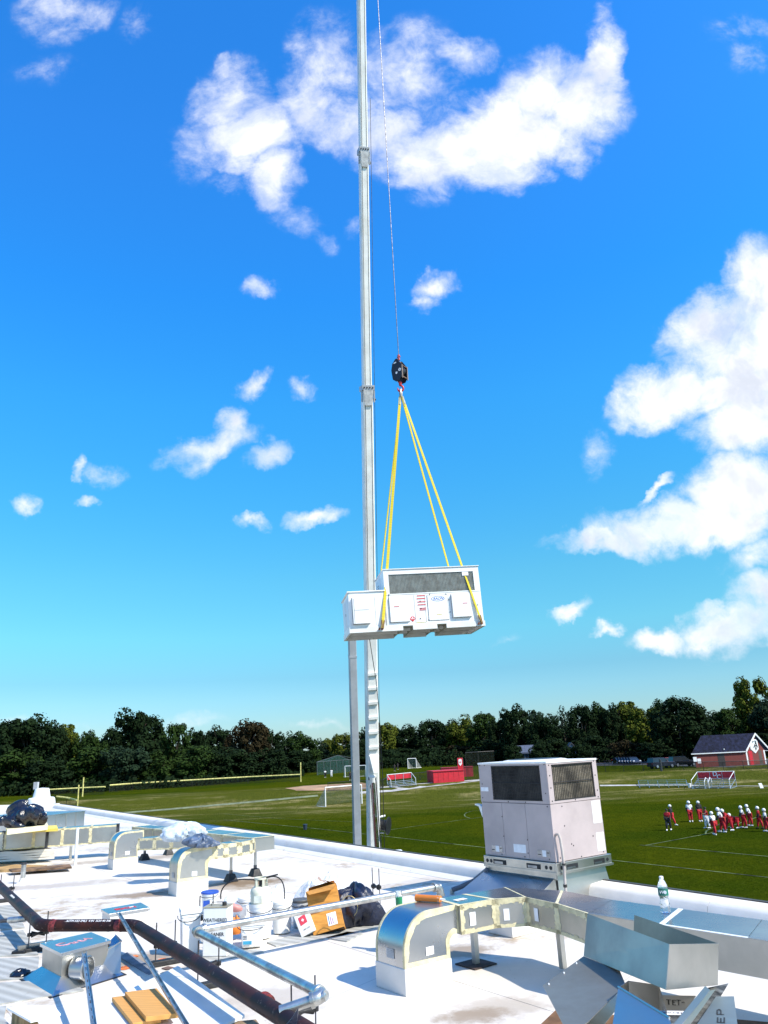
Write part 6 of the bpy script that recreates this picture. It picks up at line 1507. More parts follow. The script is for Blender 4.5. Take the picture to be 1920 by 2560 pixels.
# ------------------------------------------------------------------ scrap sheet metal, lower right
def shell(pts4list, name, mat, parent, th=.003):
    for q in pts4list:
        b = MB(); q = [Vector(p) for p in q]; n_ = (q[1]-q[0]).cross(q[2]-q[0]).normalized(); b.prism([p-n_*th/2 for p in q], n_*th); b.build(name, mat, parent)
def spd(x, y, D): return PD(x, y, D)
FB, FT, TL_, BL_ = spd(1665, 2474, 4.15), spd(1673, 2360.5, 4.18), spd(1469, 2284, 4.98), spd(1459.6, 2389.5, 4.95)
RB, RT_ = spd(1794, 2462, 4.52), spd(1796, 2358.5, 4.55); back_ = RT_-FT; TLb = TL_+back_*1.0; BLb = BL_+(RB-FB)
t = thing('duct_piece', 'large open topped sheet metal trough leaning on the scrap pile', 'duct piece', (FB.x, FB.y, 0.05))
shell([[BL_, FB, FT, TL_]], 'long_side', scrapm, t); shell([[FB, RB, RT_, FT]], 'end_sheet', galv2, t); shell([[BLb, RB, RT_, TLb]], 'long_side', scrapw, t); shell([[BL_, FB, RB, BLb]], 'bottom_sheet', scrapw, t)
def planeq(refs, pix):
    a, b_, c = [PD(*r) for r in refs]; n_ = (b_-a).cross(c-a); out = []
    for x, y in pix:
        d = rayd(x, y); out.append(CAM+d*((a-CAM).dot(n_)/d.dot(n_)))
    return out
def strokes(refs, lines, nv, name, parent):
    "marker handwriting: thin flat strokes lying on the sheet's own plane"
    b = MB()
    for ln in lines:
        pp_ = planeq(refs, [(1340+x/2.86, 2100+y/2.86) for x, y in ln])
        for a, c in zip(pp_[:-1], pp_[1:]):
            d = (c-a); sd = d.cross(nv).normalized()*.0035; o_ = nv*.0030; b.prism([a-sd+o_, c-sd+o_, c+sd+o_, a+sd+o_], nv*.0008)
    return b.build(name, ink, parent)
q = planeq([(1459, 2391, 4.88), (1357, 2464, 4.55), (1430, 2580, 4.0)], [(1459, 2391), (1550, 2428), (1564, 2462), (1470, 2556), (1420, 2585), (1357, 2464)])
t = thing('sheet_metal', 'bare galvanized sheet leaning at the left of the scrap pile', 'sheet metal', (q[4].x, q[4].y, .02)); shell([q], 'sheet', scrapw, t)
q2_ = planeq([(1357, 2464, 4.56), (1420, 2585, 4.01), (1500, 2585, 4.3)], [(1440, 2580), (1564, 2462), (1560, 2500), (1480, 2600)]); shell([q2_], 'folded_side', galv2, t)
for x, y in ((1372, 2460), (1410, 2432), (1441, 2408)):
    s_ = planeq([(1459, 2391, 4.87), (1357, 2464, 4.54), (1430, 2580, 3.99)], [(x, y)])[0]; b = MB(); b.lathe([(.005, 0), (.004, .006)], s_, 8, (0, -1, .2)); b.build('screw', paper, t)
# blue reflecting open box
w0, w1, w2, w3 = planeq([(1546, 2469, 4.25), (1674, 2546, 3.85), (1528, 2600, 3.75)], [(1546, 2469), (1674, 2547), (1690, 2600), (1526, 2600)])
t = thing('duct_piece', 'blue reflecting open duct box with dark inside at the bottom', 'duct piece', (w3.x, w3.y, .05))
shell([[w0, w1, w2, w3]], 'top_sheet', galv, t); b1_ = [spd(1546, 2469, 4.25), spd(1571, 2452, 4.35), spd(1647, 2463, 4.4), spd(1667, 2530, 4.05), spd(1674, 2547, 3.86)]
dwn = Vector((0, .10, -.28)); 
shell([[b1_[0], b1_[1], b1_[1]+dwn, b1_[0]+dwn]], 'side_sheet', galv2, t); shell([[b1_[1], b1_[2], b1_[2]+dwn, b1_[1]+dwn]], 'side_sheet', galv2, t); shell([[b1_[2], b1_[3], b1_[3]+dwn, b1_[2]+dwn]], 'side_sheet', galv2, t)
b = MB(); b.tube([w0+Z*.004, w1+Z*.004], .005, 6); b.build('folded_rim', galv, t)
# sheet with TET- lettering
q = planeq([(1660, 2491, 4.45), (1737, 2492, 4.45), (1668, 2535, 4.15)], [(1652, 2489), (1740, 2490), (1700, 2560), (1660, 2560)]); t = thing('sheet_metal', 'blue reflecting metal scrap lettered TET- in the pile', 'sheet metal', (q[3].x, q[3].y, .02)); shell([q], 'sheet', galv, t)
eu = (q[1]-q[0]).normalized(); nv = (q[1]-q[0]).cross(q[3]-q[0]).normalized(); nv = nv if nv.z > 0 else -nv; ev = nv.cross(eu)
tq = planeq([(1660, 2491, 4.44), (1737, 2492, 4.44), (1668, 2535, 4.14)], [(1690, 2508), (1682, 2538)]); nv_ = nv if nv.dot(CAM-q[0]) > 0 else -nv
for st__ in ([[(930, 1145), (965, 1149)], [(947, 1147), (950, 1181)]], [[(978, 1150), (978, 1183)], [(978, 1150), (1000, 1152)], [(978, 1165), (996, 1167)], [(978, 1183), (1002, 1185)]], [[(1005, 1148), (1036, 1151)], [(1020, 1149), (1020, 1186)]], [[(1042, 1166), (1062, 1164)]]):
    strokes([(1660, 2491, 4.45), (1737, 2492, 4.45), (1668, 2535, 4.15)], st__, nv_, 'marker_letter', t)
bq = [tq[1]+nv*.009+eu*a_+ev*b_ for a_, b_ in ((-.06, -.03), (.06, -.03), (.06, .03), (-.06, .03))]; b = MB(); b.prism(bq, nv*.001); lbq = b.build('label_sticker', paper, t); text('Wrap', 'marker_word', ink, tq[1]+nv*.0105, eu, ev, .045, lbq, depth=.0003, shear=.3)
# flanged angle
q = planeq([(1765, 2466, 4.35), (1774, 2476, 4.3), (1680, 2560, 3.8)], [(1763, 2466), (1775, 2476), (1690, 2580), (1668, 2580)]); t = thing('flange_angle', 'bright folded metal angle crossing the scrap pile diagonally', 'metal angle', (q[2].x, q[2].y, .05)); shell([q], 'flange_face', galv, t, .004)
q2_ = planeq([(1775, 2476, 4.3), (1800, 2472, 4.4), (1690, 2580, 3.85)], [(1775, 2476), (1788, 2474), (1712, 2580), (1690, 2580)]); shell([q2_], 'flange_face', galv2, t)
q = planeq([(1770, 2470, 4.5), (1820, 2459, 4.6), (1730, 2570, 4.0)], [(1770, 2470), (1821, 2459), (1790, 2510), (1742, 2570), (1715, 2570)]); t = thing('sheet_metal', 'dirty grey pointed sheet sticking up right in the scrap pile', 'sheet metal', (q[3].x, q[3].y, .02)); shell([q], 'sheet', M('dirty_metal', (.16, .16, .15), .6, .5, .5, 12), t)
q = planeq([(1790, 2492, 4.4), (1835, 2492, 4.4), (1843, 2565, 3.9)], [(1790, 2492), (1835, 2491.5), (1846, 2580), (1730, 2580)]); t = thing('sheet_metal', 'greyish metal sheet lettered EP at the right of the scrap pile', 'sheet metal', (q[2].x, q[2].y, .02)); shell([q], 'sheet', galv2, t)
nv = (q[1]-q[0]).cross(q[2]-q[0]).normalized(); nv = nv if nv.dot(CAM-q[0]) > 0 else -nv; eu = (q[1]-q[2]).normalized(); tq = planeq([(1790, 2492, 4.39), (1835, 2492, 4.39), (1843, 2565, 3.89)], [(1800, 2540)])[0]; stroke_refs = [(1790, 2492, 4.4), (1835, 2492, 4.4), (1843, 2565, 3.9)]
strokes(stroke_refs, [[(1290, 1250), (1345, 1252)], [(1295, 1250), (1297, 1222), (1312, 1215), (1322, 1226), (1321, 1250)]], nv, 'marker_letter', t)
strokes(stroke_refs, [[(1296, 1308), (1347, 1311)], [(1298, 1308), (1300, 1274)], [(1322, 1309), (1322, 1280)], [(1346, 1311), (1347, 1275)]], nv, 'marker_letter', t)
flatthing('cardboard_sheet', 'brown cardboard under the scrap pile at the bottom', 'cardboard', [(1352, 2560), (1390, 2524), (1470, 2530), (1560, 2540), (1560, 2600), (1352, 2600)], .001, .012, dkcard)
flatthing('cardboard_sheet', 'brown board strip at the lower right corner', 'cardboard', [(1840, 2548), (1980, 2560), (1980, 2590), (1840, 2590)], .001, .02, dkcard)
q = [P(1340, 2557, .004), P(1358, 2549, .004), P(1400, 2548, .004), P(1360, 2578, .004)]
# ================================================================== SUSPENDED UNIT
UD = 18.0; uP = PD(874.5, 1583, UD); uaz = math.radians(80.4)
ut = thing('suspended_rooftop_unit', 'new white rooftop air conditioning unit hanging from the crane by yellow slings', 'air conditioner', uP, local=True)
tilt = math.radians(1.75)
Ux = Vector((math.sin(uaz)*math.cos(tilt), math.cos(uaz)*math.cos(tilt), math.sin(tilt))); Vy = Vector((-math.cos(uaz), math.sin(uaz), 0)); Uz = Ux.cross(Vy)
ut.rotation_euler = Matrix((Ux, Vy, Uz)).transposed().to_euler()
def ub(x0, x1, y0, y1, z0, z1, nm, mt, bev=0, par=None, label=None):
    b = MB(); b.bx(x0, x1, y0, y1, z0, z1); return b.build(nm, mt, par or ut, bev=bev, label=label)
LU, DU, HL, HU, SX = 3.30, 1.36, .96, 1.49, .90
rail = M('white_base_rail', (.74, .74, .71), .4, 0, .05, 3)
# base frame with fork pockets right through
for y0, y1 in ((0, .05), (DU-.05, DU)):
    for x0, x1 in ((0, 1.28), (1.52, 2.11), (2.34, LU)): ub(x0, x1, y0, y1, 0, .13, 'base_rail', rail)
    for x0, x1 in ((1.28, 1.52), (2.11, 2.34)): ub(x0, x1, y0, y1, .105, .13, 'base_rail', rail)
ub(0, .05, .05, DU-.05, 0, .13, 'base_rail', rail); ub(LU-.05, LU, .05, DU-.05, 0, .13, 'base_rail', rail)
pocketm = M('pocket_metal', (.25, .25, .18), .6)
ub(.05, LU-.05, .05, DU-.05, .095, .128, 'bottom_pan', M('pan_metal', (.42, .42, .38), .45, .3, .12, 2))
for yy in (.35, .78): ub(.05, LU-.05, yy, yy+.05, .035, .094, 'cross_beam', rail)
for x0, x1 in ((1.27, 1.28), (1.52, 1.53), (2.10, 2.11), (2.34, 2.35)): ub(x0, x1, .05, DU-.05, .02, .094, 'fork_tube_wall', pocketm)
# cabinets
ub(.02, SX, .02, DU-.02, .131, HL, 'economizer_section', whitep, bev=.008)
ub(SX+.003, LU-.02, .02, DU-.02, .131, .86, 'lower_cabinet', whitep, bev=.008)
up_x0, up_x1 = SX+.003, LU-.02
ub(up_x0, up_x1, .45, DU-.02, .862, HU-.012, 'upper_cabinet', whitep)
ub(up_x0, up_x0+.12, .02, .449, .862, HU-.012, 'corner_post', whitep); ub(up_x1-.14, up_x1, .02, .449, .862, HU-.012, 'corner_post', whitep)
ub(up_x0+.121, up_x1-.141, .02, .449, 1.36, HU-.012, 'top_beam', whitep); ub(up_x0+.121, up_x1-.141, .02, .449, .862, .885, 'sill_beam', whitep)
ub(up_x0-.02, up_x1+.02, -.005, DU+.01, HU-.011, HU+.008, 'top_panel', whitep, bev=.006)
ub(-.01, SX+.01, -.01, DU+.01, HL+.001, HL+.03, 'economizer_lid', whitep, bev=.006)
fin_ = M('aluminium_coil_fins', (.30, .29, .25), .5, .4, .25, 9)
coil = ub(up_x0+.122, up_x1-.142, .06, .10, .886, 1.359, 'condenser_coil', fin_)
b = MB()
for k in range(22): z = .89+k*.0213; b.bx(up_x0+.122, up_x1-.142, .045, .0595, z, z+.009)
b.build('coil_fin_row', M('coil_tube', (.50, .48, .42), .4, .5), coil)
b = MB()
for k in range(60): x = up_x0+.13+k*(up_x1-up_x0-.28)/60; b.bx(x, x+.007, .036, .0445, .886, 1.359)
b.build('coil_guard', M('guard_grey', (.30, .30, .27), .5, .3), coil)
ub(2.86, 3.02, .022, .034, 1.26, 1.352, 'paper_tag', paper)
# doors and panels
panl = whitep; gap = M('panel_gap', (.35, .35, .34), .6)
def door(x0, x1, z0, z1, th, nm='access_door'):
    ub(x0-.012, x1+.012, .0165, .0195, z0-.012, z1+.012, 'door_gasket', gap); d = ub(x0, x1, .0195-.003-th, .016, z0, z1, nm, panl, bev=.006); return d
door(.10, .50, .20, .83, .09, 'intake_hood'); 
b = MB(); b.bx(.13, .48, -.079, -.0775, .52, .527); b.bx(.13, .137, -.079, -.0775, .2, .8); b.build('hood_seam', gap, ut)
door(.99, 1.45, .20, .80, .035); door(1.93, 2.42, .20, .80, .012); door(2.52, 2.98, .24, .80, .06)
for x in (.64, 1.60, 1.86): ub(x, x+.008, .0165, .0195, .16, .83, 'panel_seam', gap)
ub(SX-.02, SX+.0, .012, .0195, .14, .94, 'panel_seam', gap); ub(up_x0+.01, up_x1-.01, .0155, .0195, .855, .861, 'panel_seam', gap)
for (x, z) in ((.995, .84), (1.0, .87), (1.72, .26), (1.92, .22), (1.75, .68), (2.46, .68), (2.0, .835), (2.40, .82), (2.46, .38), (1.76, .50)):
    b = MB(); b.lathe([(.014, 0), (.01, .01)], (x, .0155, z), 8, (0, -1, 0)); b.build('bolt', steeld, ut)
for k, (x0, x1, z) in enumerate(((1.68, 1.88, .81), (1.67, 1.88, .74), (1.68, 1.88, .66), (1.68, 1.88, .59), (1.72, 1.88, .505), (1.72, 1.87, .465))): ub(x0, x1, .0135, .0155, z-.010, z+.010, 'warning_strip', inkr)
ub(1.09, 1.22, -.0235, -.021, .56, .575, 'warning_strip', inkr); ub(2.78, 2.90, -.0475, -.044, .56, .575, 'warning_strip', inkr); ub(2.12, 2.25, .003, .0045, .32, .334, 'warning_strip', yellow); ub(1.62, 1.86, .013, .0155, .165, .175, 'warning_strip', yellow)
ub(3.06, 3.18, .0135, .0155, .51, .54, 'data_label', greyink); ub(3.07, 3.15, .012, .0134, .515, .535, 'data_label', paper)
b = MB(); b.prism([(1.53, .0145, .09+.10), (1.605, .0145, .165+.10), (1.53, .0145, .24+.10), (1.455, .0145, .165+.10)], (0, -.002, 0)); dq = b.build('hazard_diamond', inkr, ut)
b = MB(); b.prism([(1.53, .012, .275), (1.548, .012, .295), (1.53, .012, .325), (1.512, .012, .295)], (0, -.001, 0)); b.build('flame_mark', paper, dq); ub(1.48, 1.58, .0112, .0120, .255, .27, 'hazard_text_bar', paper, par=dq)
# maker's oval and lettering as on the cabinet
b = MB(); N = 28; lc = (2.19, .0045, .715)
b.prism([(lc[0]+.165*math.cos(2*math.pi*k/N), lc[1], lc[2]+.062*math.sin(2*math.pi*k/N)) for k in range(N)], (0, -.0015, 0)); ov_ = b.build('logo_oval', inkb, ut)
b = MB(); b.prism([(lc[0]+.152*math.cos(2*math.pi*k/N), lc[1]-.0017, lc[2]+.051*math.sin(2*math.pi*k/N)) for k in range(N)], (0, -.001, 0)); b.build('logo_field', paper, ov_)
text('AAON', 'logo_letters', inkb, (lc[0], lc[1]-.0032, lc[2]), (1, 0, 0), (0, 0, 1), .088, ov_, depth=.0006, shear=.3, bold=.002)
# left end: louvred doors
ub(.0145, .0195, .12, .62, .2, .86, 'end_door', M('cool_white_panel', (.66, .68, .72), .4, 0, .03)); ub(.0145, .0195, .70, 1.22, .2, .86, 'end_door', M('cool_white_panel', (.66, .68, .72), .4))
ub(.008, .014, .64, .68, .5, .56, 'handle', steeld)
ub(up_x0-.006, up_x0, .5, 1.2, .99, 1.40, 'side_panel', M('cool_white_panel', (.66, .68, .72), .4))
b = MB()
for k in range(4): b.bx(up_x0-.012, up_x0-.0065, .80, .98, 1.06+k*.06, 1.08+k*.06)
b.build('side_louver', gap, ut)
um = Matrix.Translation(uP) @ Matrix((Ux, Vy, Uz)).transposed().to_4x4()
lugs = []
for (x, y) in ((.775, -.03), (3.20, -.03), (.775, DU+.03), (3.20, DU+.03)):
    b = MB(); b.tube([(x, -.06 if y < 0 else DU+.06, .06), (x, .0 if y < 0 else DU, .06)], .028, 10); b.tube([(x-.09, -.045 if y < 0 else DU+.045, .03), (x-.06, -.045 if y < 0 else DU+.045, .08)], .02, 8); b.build('lifting_lug', rust, ut); lugs.append(um @ Vector((x, y-.02*(1 if y < 0 else -1), .07)))
for x in (.66, 3.02):
    b = MB(); b.lathe([(.02, 0), (.055, .005), (.055, .03), (.03, .04)], (x, .95, -.001), 14, (0, 0, -1)); b.build('drain_boss', rail, ut)
# slings
hook = PD(1001, 967, UD+.75); hook.y = UD+.72
def ribbon(a, c, w_, name, label, mat=web, group='yellow lifting slings', wd=None):
    d = (c-a); L = d.length; d.normalize(); t = thing(name, label, 'sling', a, group); n = 18
    side = wd if wd else Vector((1, 0, 0)); side = (side-d*side.dot(d)).normalized(); nr = d.cross(side)
    b = MB()
    for k in range(n):
        a0, a1 = k/n, (k+1)/n; r0, r1 = math.sin(a0*4)*.25, math.sin(a1*4)*.25; s0 = side*math.cos(r0)+nr*math.sin(r0); s1 = side*math.cos(r1)+nr*math.sin(r1)
        p0_, p1_ = a+d*L*a0, a+d*L*a1; n0 = d.cross(s0)*.006; q = [p0_-s0*w_/2-n0, p0_+s0*w_/2-n0, p0_+s0*w_/2+n0, p0_-s0*w_/2+n0]; r_ = [p1_-s1*w_/2-d.cross(s1)*.006, p1_+s1*w_/2-d.cross(s1)*.006, p1_+s1*w_/2+d.cross(s1)*.006, p1_-s1*w_/2+d.cross(s1)*.006]; b.hexa(q, r_)
    b.build('webbing', mat, t)
    b = MB(); e = a+d*(L*.97); b.tube([e-side*.03, c-d*.0-side*.01], .020, 8); b.tube([e+side*.03, c+side*.01], .020, 8); b.build('end_strap', M('brown_strap', (.28, .17, .06), .8), t)
    b = MB(); b.tube([a-d*.0, a+d*.25], .022, 8); b.build('eye_strap', M('grey_strap', (.5, .48, .38), .8), t); return t
off = Vector((0, .0, 0))
ribbon(hook+Vector((-.02, 0, -.30)), lugs[0], .070, 'lifting_sling', 'front left yellow sling to the front of the hanging unit', wd=Vector((1, .3, 0)))
ribbon(hook+Vector((.03, -.02, -.30)), lugs[1], .058, 'lifting_sling', 'front right yellow sling reaching the right corner of the hanging unit', wd=Vector((1, .6, 0)))
ribbon(hook+Vector((-.01, .06, -.30)), lugs[2], .042, 'lifting_sling', 'rear left sling half hidden behind the front left one', wd=Vector((.6, 1, 0)))
ribbon(hook+Vector((.02, .06, -.30)), lugs[3], .058, 'lifting_sling', 'rear right yellow sling going behind the hanging unit', wd=Vector((.8, 1, 0)))
# hook block
t = thing('hook_block', 'black crane hook block with white round sticker above the slings', 'hook block', hook+Z*.0)
hb0 = hook+Z*.12; bfx, bfy = Vector((math.cos(.62), -math.sin(.62)*-1, 0)).normalized(), None
bfx = Vector((.80, -.60, 0)); bfy = Vector((.60, .80, 0))
blk = M('block_black', (.012, .013, .022), .35, .1, .1, 3); hp_ = .66
profb = [(-.06, 0), (.09, .0), (.17, .10), (.19, .42), (.02, hp_), (-.03, hp_), (-.15, .55), (-.20, .36), (-.16, .08)]
for o_, nm in ((-bfy*.13, 'cheek_plate'), (bfy*.10, 'cheek_plate')):
    b = MB(); b.prism([hb0+o_+bfx*u*.92+Z*v for u, v in profb], bfy*.03); b.build(nm, blk, t, bev=.006)
b = MB(); b.lathe([(.15, -.08), (.15, -.05), (.11, -.02), (.11, .02), (.15, .05), (.15, .08)], hb0+Z*.32, 28, bfy); b.build('sheave', steeld, t, smooth=True)
for (u, v) in ((.16, .10), (.17, .42), (-.15, .52), (-.14, .1), (.0, .62)):
    b = MB(); b.tube([hb0+bfx*u*.92+Z*v-bfy*.13, hb0+bfx*u*.92+Z*v+bfy*.13], .014, 8); b.build('spacer_bolt', M('rusty_pin', (.30, .20, .16), .6, .4), t)
brz = M('worn_brown_edge', (.30, .22, .17), .6, .3)
b = MB(); b.box(hb0+bfx*.158-bfy*.131+Z*.04, bfx*.022, bfy*.03, Z*.40); b.build('edge_guard', brz, t); b = MB(); b.box(hb0+bfx*.158+bfy*.104+Z*.04, bfx*.022, bfy*.03, Z*.40); b.build('edge_guard', brz, t)
b = MB(); b.lathe([(.045, 0), (.045, .003)], hb0+bfx*.10+Z*.30-bfy*.131, 20, -bfy); sk = b.build('round_sticker', paper, t); text('5', 'sticker_number', ink, hb0+bfx*.10+Z*.30-bfy*.136, bfx, Z, .07, sk, depth=.0004)
bbox(hb0+bfx*-.04+Z*.21-bfy*.132, bfx*.06, -bfy*.001, Z*.06, 'label_sticker', paper, t); bbox(hb0+bfx*-.09+Z*.53-bfy*.132, bfx*.09, -bfy*.001, Z*.035, 'label_sticker', paper, t)
b = MB(); b.tube([hb0+Z*hp_, hb0+Z*(hp_+.16)], .035, 12); b.tube([hb0+Z*(hp_+.10)-bfx*.05, hb0+Z*(hp_+.10)+bfx*.05], .02, 8); b.build('wedge_socket', M('red_socket', (.45, .08, .08), .5, .2), t, smooth=True)
redh = M('red_hook', (.50, .03, .03), .45, .2)
b = MB(); b.tube([hb0, hb0-Z*.10], [.05, .035], 12); pts = [hb0-Z*.10+Vector((.075*math.sin(a), 0, -.085+.085*math.cos(a))) for a in [math.pi*2*k/14*.80 for k in range(15)]]; b.tube(pts, [.026]*12+[.02, .015, .01], 10); b.build('hook', redh, t, smooth=True)
b = MB(); rc = hook-Z*.20; b.tube([rc+Vector((.03*math.cos(a), 0, .12*math.sin(a))) for a in [2*math.pi*k/20 for k in range(21)]], .016, 8); b.tube([rc+Vector((.0, .035*math.cos(a), -.02+.12*math.sin(a))) for a in [2*math.pi*k/20 for k in range(21)]], .016, 8); b.build('shackle_ring', M('ring_metal', (.45, .42, .38), .4, .6), t, smooth=True)
# ------------------------------------------------------------------ crane
cable_top = None
ctop = hb0+Z*(hp_+.15)
# boom axis from a point at the base to the tip right above the hook
base0 = PD(934, 2120, 36.0); tip = Vector((ctop.x-.25, ctop.y+.5, 0))
tip.z = 0
d_t = rayd(886, -1130); tip = CAM+d_t*((UD+1.2)/d_t.y)
bd_ = (tip-base0); BLn = bd_.length; bd_.normalize()
def onboom(y):
    lo, hi = -12.0, BLn
    for _ in range(60):
        mm = (lo+hi)/2
        if proj(base0+bd_*mm)[1] > y: lo = mm
        else: hi = mm
    return lo
bx_ = Vector((1, 0, 0)); bx_ = (bx_-bd_*bx_.dot(bd_)).normalized(); by_ = bd_.cross(bx_); by_ = by_ if by_.dot(CAM-base0) > 0 else -by_   # by_: towards the camera
bxo, byo = bx_, by_; yw = math.radians(15); bx_, by_ = bx_*math.cos(yw)-by_*math.sin(yw), by_*math.cos(yw)+bx_*math.sin(yw)
foot = base0+bd_*-((base0.z-(GZ+2.2))/bd_.z)
ct = thing('mobile_crane', 'white telescopic crane boom rising from behind the roof edge', 'crane', (foot.x, foot.y+1.5, GZ))
def wpx(px, y): p = base0+bd_*onboom(y); return px*zc(p)/FPX*.82
def boomsec(s0, s1, w_, dp, shift=0, name='boom_section', groove=True):
    c0_, c1_ = base0+bd_*s0, base0+bd_*s1; hw = w_/2; L = s1-s0
    b = MB(); ch = hw*.22
    prof = [(-hw+ch, 0), (hw-ch, 0), (hw, -ch), (hw, -dp+ch), (hw-ch, -dp), (-hw+ch, -dp), (-hw, -dp+ch), (-hw, -ch)]
    b.prism([c0_+bx_*u+by_*(v+dp*.5) for u, v in prof], bd_*L); o = b.build(name, boomw, ct, smooth=True)
    if groove:
        for s_ in (-1, 1):
            b = MB(); b.box(c0_+bx_*(s_*hw*.60-hw*.045)+by_*(dp*.5+.001), bx_*hw*.09, by_*.006, bd_*L); b.build('side_groove', M('boom_groove_dark', (.12, .10, .10), .7, 0, .4, 1.2), o)  # thin dark strips draw the groove lines along the boom
    return o
yA, yB = 1640, 978; sB, sC = onboom(978), onboom(385)
w1_ = wpx(34, 1850); w2_ = wpx(31, 1200); w3_ = wpx(26, 880); w4_ = wpx(24, 250)
sfoot = (foot-base0).dot(bd_)
sA = onboom(1500)
boomsec(sfoot, sA, w1_, w1_*1.15, groove=False); boomsec(sA-.5, sB, w2_, w2_*1.12); boomsec(sB-.3, sC, w3_, w3_*1.1); boomsec(sC-.3, BLn, w4_, w4_*1.1)
def collar(s_, w_, dp):
    c = base0+bd_*s_; b = MB(); b.box(c-bx_*w_*.62+by_*(dp*.58), bx_*w_*1.24, -by_*dp*1.16, bd_*.22); cc = b.build('boom_collar', boomg, ct, bev=.01)
    b = MB(); b.prism([c-bx_*w_*.50+by_*(dp*.58), c+bx_*w_*.50+by_*(dp*.58), c+bx_*w_*.36+by_*(dp*.56)-bd_*.65, c-bx_*w_*.36+by_*(dp*.56)-bd_*.65], by_*.03); b.build('collar_plate', M('collar_grey', (.55, .55, .55), .4), cc)
    for s2 in (-1, 1):
        b = MB(); b.tube([c+bx_*w_*.62*s2+by_*dp*.4, c+bx_*w_*.62*s2+by_*dp*.4-bd_*.5], .035, 8); b.build('collar_bracket', boomg, cc)
    b = MB(); b.tube([c+bx_*w_*.62-bd_*.35, c+bx_*w_*.88-bd_*.35], .05, 8); b.build('collar_roller', steeld, cc)
    for k in range(4):
        b = MB(); b.lathe([(.035, 0), (.03, .03)], c+bx_*w_*(-.42+.28*k)+by_*(dp*.58)+bd_*.11, 8, by_); b.build('collar_bolt', steeld, cc)
collar(sB, w2_, w2_*1.12); collar(sC, w3_, w3_*1.1); collar(sA, w1_, w1_*1.15)
for y in (1685, 1721, 1757, 1794, 1830, 1868):
    s_ = onboom(y); c = base0+bd_*s_; b = MB(); b.box(c-bx_*w1_*.47+by_*(w1_*.575+.001), bx_*w1_*.90, by_*.07, bd_*.13); b.build('boom_rib', boomw, ct, bev=.01)
# tapered cylinder bracket and lift cylinder
s1_, s2_ = onboom(1882), onboom(1920); c1_, c2_ = base0+bd_*s1_, base0+bd_*s2_; fz = by_*(w1_*.575+.002)
b = MB(); b.hexa([c2_-bx_*w1_*.24+fz, c2_+bx_*w1_*.20+fz, c2_+bx_*w1_*.20+fz+by_*.38, c2_-bx_*w1_*.24+fz+by_*.38], [c1_-bx_*w1_*.46+fz, c1_+bx_*w1_*.42+fz, c1_+bx_*w1_*.42+fz+by_*.12, c1_-bx_*w1_*.46+fz+by_*.12]); b.build('cylinder_bracket', boomw, ct, bev=.01)
pin = c2_+byo*(w1_*.62+.16)-bd_*.30
b = MB(); b.tube([pin-bxo*w1_*.36, pin+bxo*w1_*.36], .07, 10); b.build('bracket_pin', steeld, ct, smooth=True); b = MB(); b.tube([pin+bd_*.12, pin-bd_*.22], .14, 14); b.build('cylinder_head', boomw, ct, smooth=True)
cyb = foot+byo*1.7+bxo*.30-bd_*.6
tgt = PD(943, 2118, (pin.y+.0)); cdir = (cyb-pin).normalized()
b = MB(); b.tube([pin, pin+cdir*(cyb-pin).length*.97], .105, 16); b.build('lift_cylinder', M('chrome_rod', (.62, .62, .66), .18, 1, .05), ct, smooth=True)
b = MB(); b.tube([pin+bxo*.15, pin+bxo*.15+cdir*(cyb-pin).length*.9], .022, 8); b.build('hydraulic_hose', rubber, ct, smooth=True)
# stowed jib beside the boom
j0, j1 = PD(893.5, 2118, 35.0), None
jd = bd_; 
# aim so that it passes behind the hanging unit
tgt = PD(879, 1560, (base0+bd_*onboom(1560)).y-1.0); jd = (tgt-j0).normalized(); jL = (tgt-j0).length; jx = (bx_-jd*bx_.dot(jd)).normalized(); jy = jd.cross(jx)
wj = 18*zc(j0)/FPX; ext = (j0.z-(GZ+2.0))/jd.z
b = MB(); b.box(j0-jd*ext-jx*wj/2-jy*wj/2, jd*(ext+jL), jx*wj, jy*wj); b.build('stowed_jib', boomg, ct, bev=.02)
b = MB(); b.box(tgt-jx*wj*.53-jy*wj*.53-jd*1.4, jd*.08, jx*wj*1.06, jy*wj*1.06); b.build('jib_joint', boomg, ct)
# hose reel at the right of the boom
s_ = onboom(2066); c = base0+bd_*s_+bx_*(w1_*.5+.20); b = MB(); b.lathe([(.10, -.26), (.36, -.26), (.36, -.21), (.22, -.20), (.22, .20), (.36, .21), (.36, .26), (.10, .26)], c+bd_*.0, 22, bx_*.75+by_*.5); b.build('hose_reel', rubber, ct, smooth=True)
b = MB(); b.tube([c-bx_*.3+bd_*.36, c+bx_*.10+bd_*.40], .04, 8); b.tube([c-bx_*.3-bd_*.30, c+bx_*.05-bd_*.34], .03, 8); b.build('reel_bracket', whitep, ct)
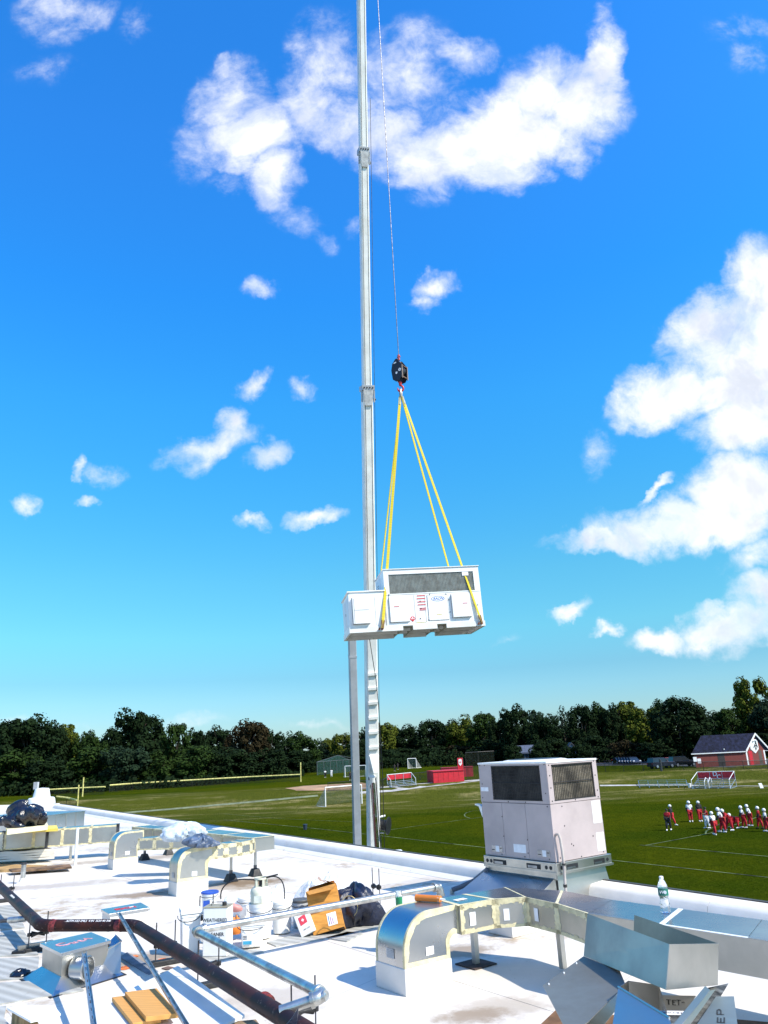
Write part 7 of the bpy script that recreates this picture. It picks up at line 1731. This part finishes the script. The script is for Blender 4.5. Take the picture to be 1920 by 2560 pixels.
# boom tip, turntable, carrier (below the roof edge)
b = MB(); b.box(tip-bx_*.3-by_*.25, bx_*.6, by_*.9, bd_*.7); b.build('boom_head', boomg, ct, bev=.03)
gx, gy = foot.x, foot.y+1.0
b = MB(); b.bx(gx-1.3, gx+1.3, gy-1.6, gy+3.4, GZ+1.5, GZ+2.6); b.build('turntable', boomw, ct, bev=.1); b = MB(); b.bx(gx-1.25, gx+1.25, gy-6, gy+6.5, GZ+.75, GZ+1.45); b.build('carrier_chassis', boomg, ct, bev=.05)
b = MB(); b.prism([(gx-2.3, gy-1.2, GZ+1.5), (gx-2.3, gy+.9, GZ+1.5), (gx-2.3, gy+.7, GZ+3.1), (gx-2.3, gy-.7, GZ+3.1)], (.9, 0, 0)); b.build('operator_cab', boomw, ct, bev=.05)
for yy in (-5, -3.6, 2.6, 4.0, 5.4):
    for s_ in (-1, 1):
        b = MB(); b.lathe([(.2, 0), (.55, 0), (.6, .06), (.6, .3), (.55, .36)], (gx+s_*.95, gy+yy, GZ+.6), 18, (s_, 0, 0)); b.build('wheel', rubber, ct, smooth=True)
for yy in (-4.3, 4.7):
    for s_ in (-1, 1):
        b = MB(); b.bx(gx+s_*1.25, gx+s_*3.2, gy+yy-.12, gy+yy+.12, GZ+.85, GZ+1.1) if s_ > 0 else b.bx(gx-3.2, gx-1.25, gy+yy-.12, gy+yy+.12, GZ+.85, GZ+1.1); b.tube([(gx+s_*3.1, gy+yy, GZ+1.0), (gx+s_*3.1, gy+yy, GZ+.06)], .09, 10); b.lathe([(.35, .02), (.33, .08)], (gx+s_*3.1, gy+yy, GZ), 16); b.build('outrigger', boomw, ct)
# hoist rope and tag line
b = MB(); b.tube([ctop, Vector((ctop.x, ctop.y, tip.z))], .011, 6); tag(b.build('hoist_rope', steeld, origin=ctop), 'thin steel hoist rope running straight up from the hook block', 'rope')
b = MB(); tg0 = um @ Vector((.64, DU-.1, .0)); pts = [tg0]+[PD(x, y, UD+1.2+k*.4) for k, (x, y) in enumerate(((940, 1700), (946, 1760), (950, 1815), (953, 1870), (956, 1930), (958, 1990), (959, 2050), (961, 2110), (962, 2160)))]
b.tube(pts, .010, 6); tag(b.build('tag_line', M('dark_rope', (.05, .05, .05), .8), origin=tg0), 'loose tag line hanging from the bottom of the white hanging unit', 'rope')
b = MB(); p_ = base0+bd_*onboom(1640)+bx_*(w1_*.5+.10); b.tube([p_-bd_*9, p_+bd_*24], .012, 6); b.build('guide_rope', steeld, ct)
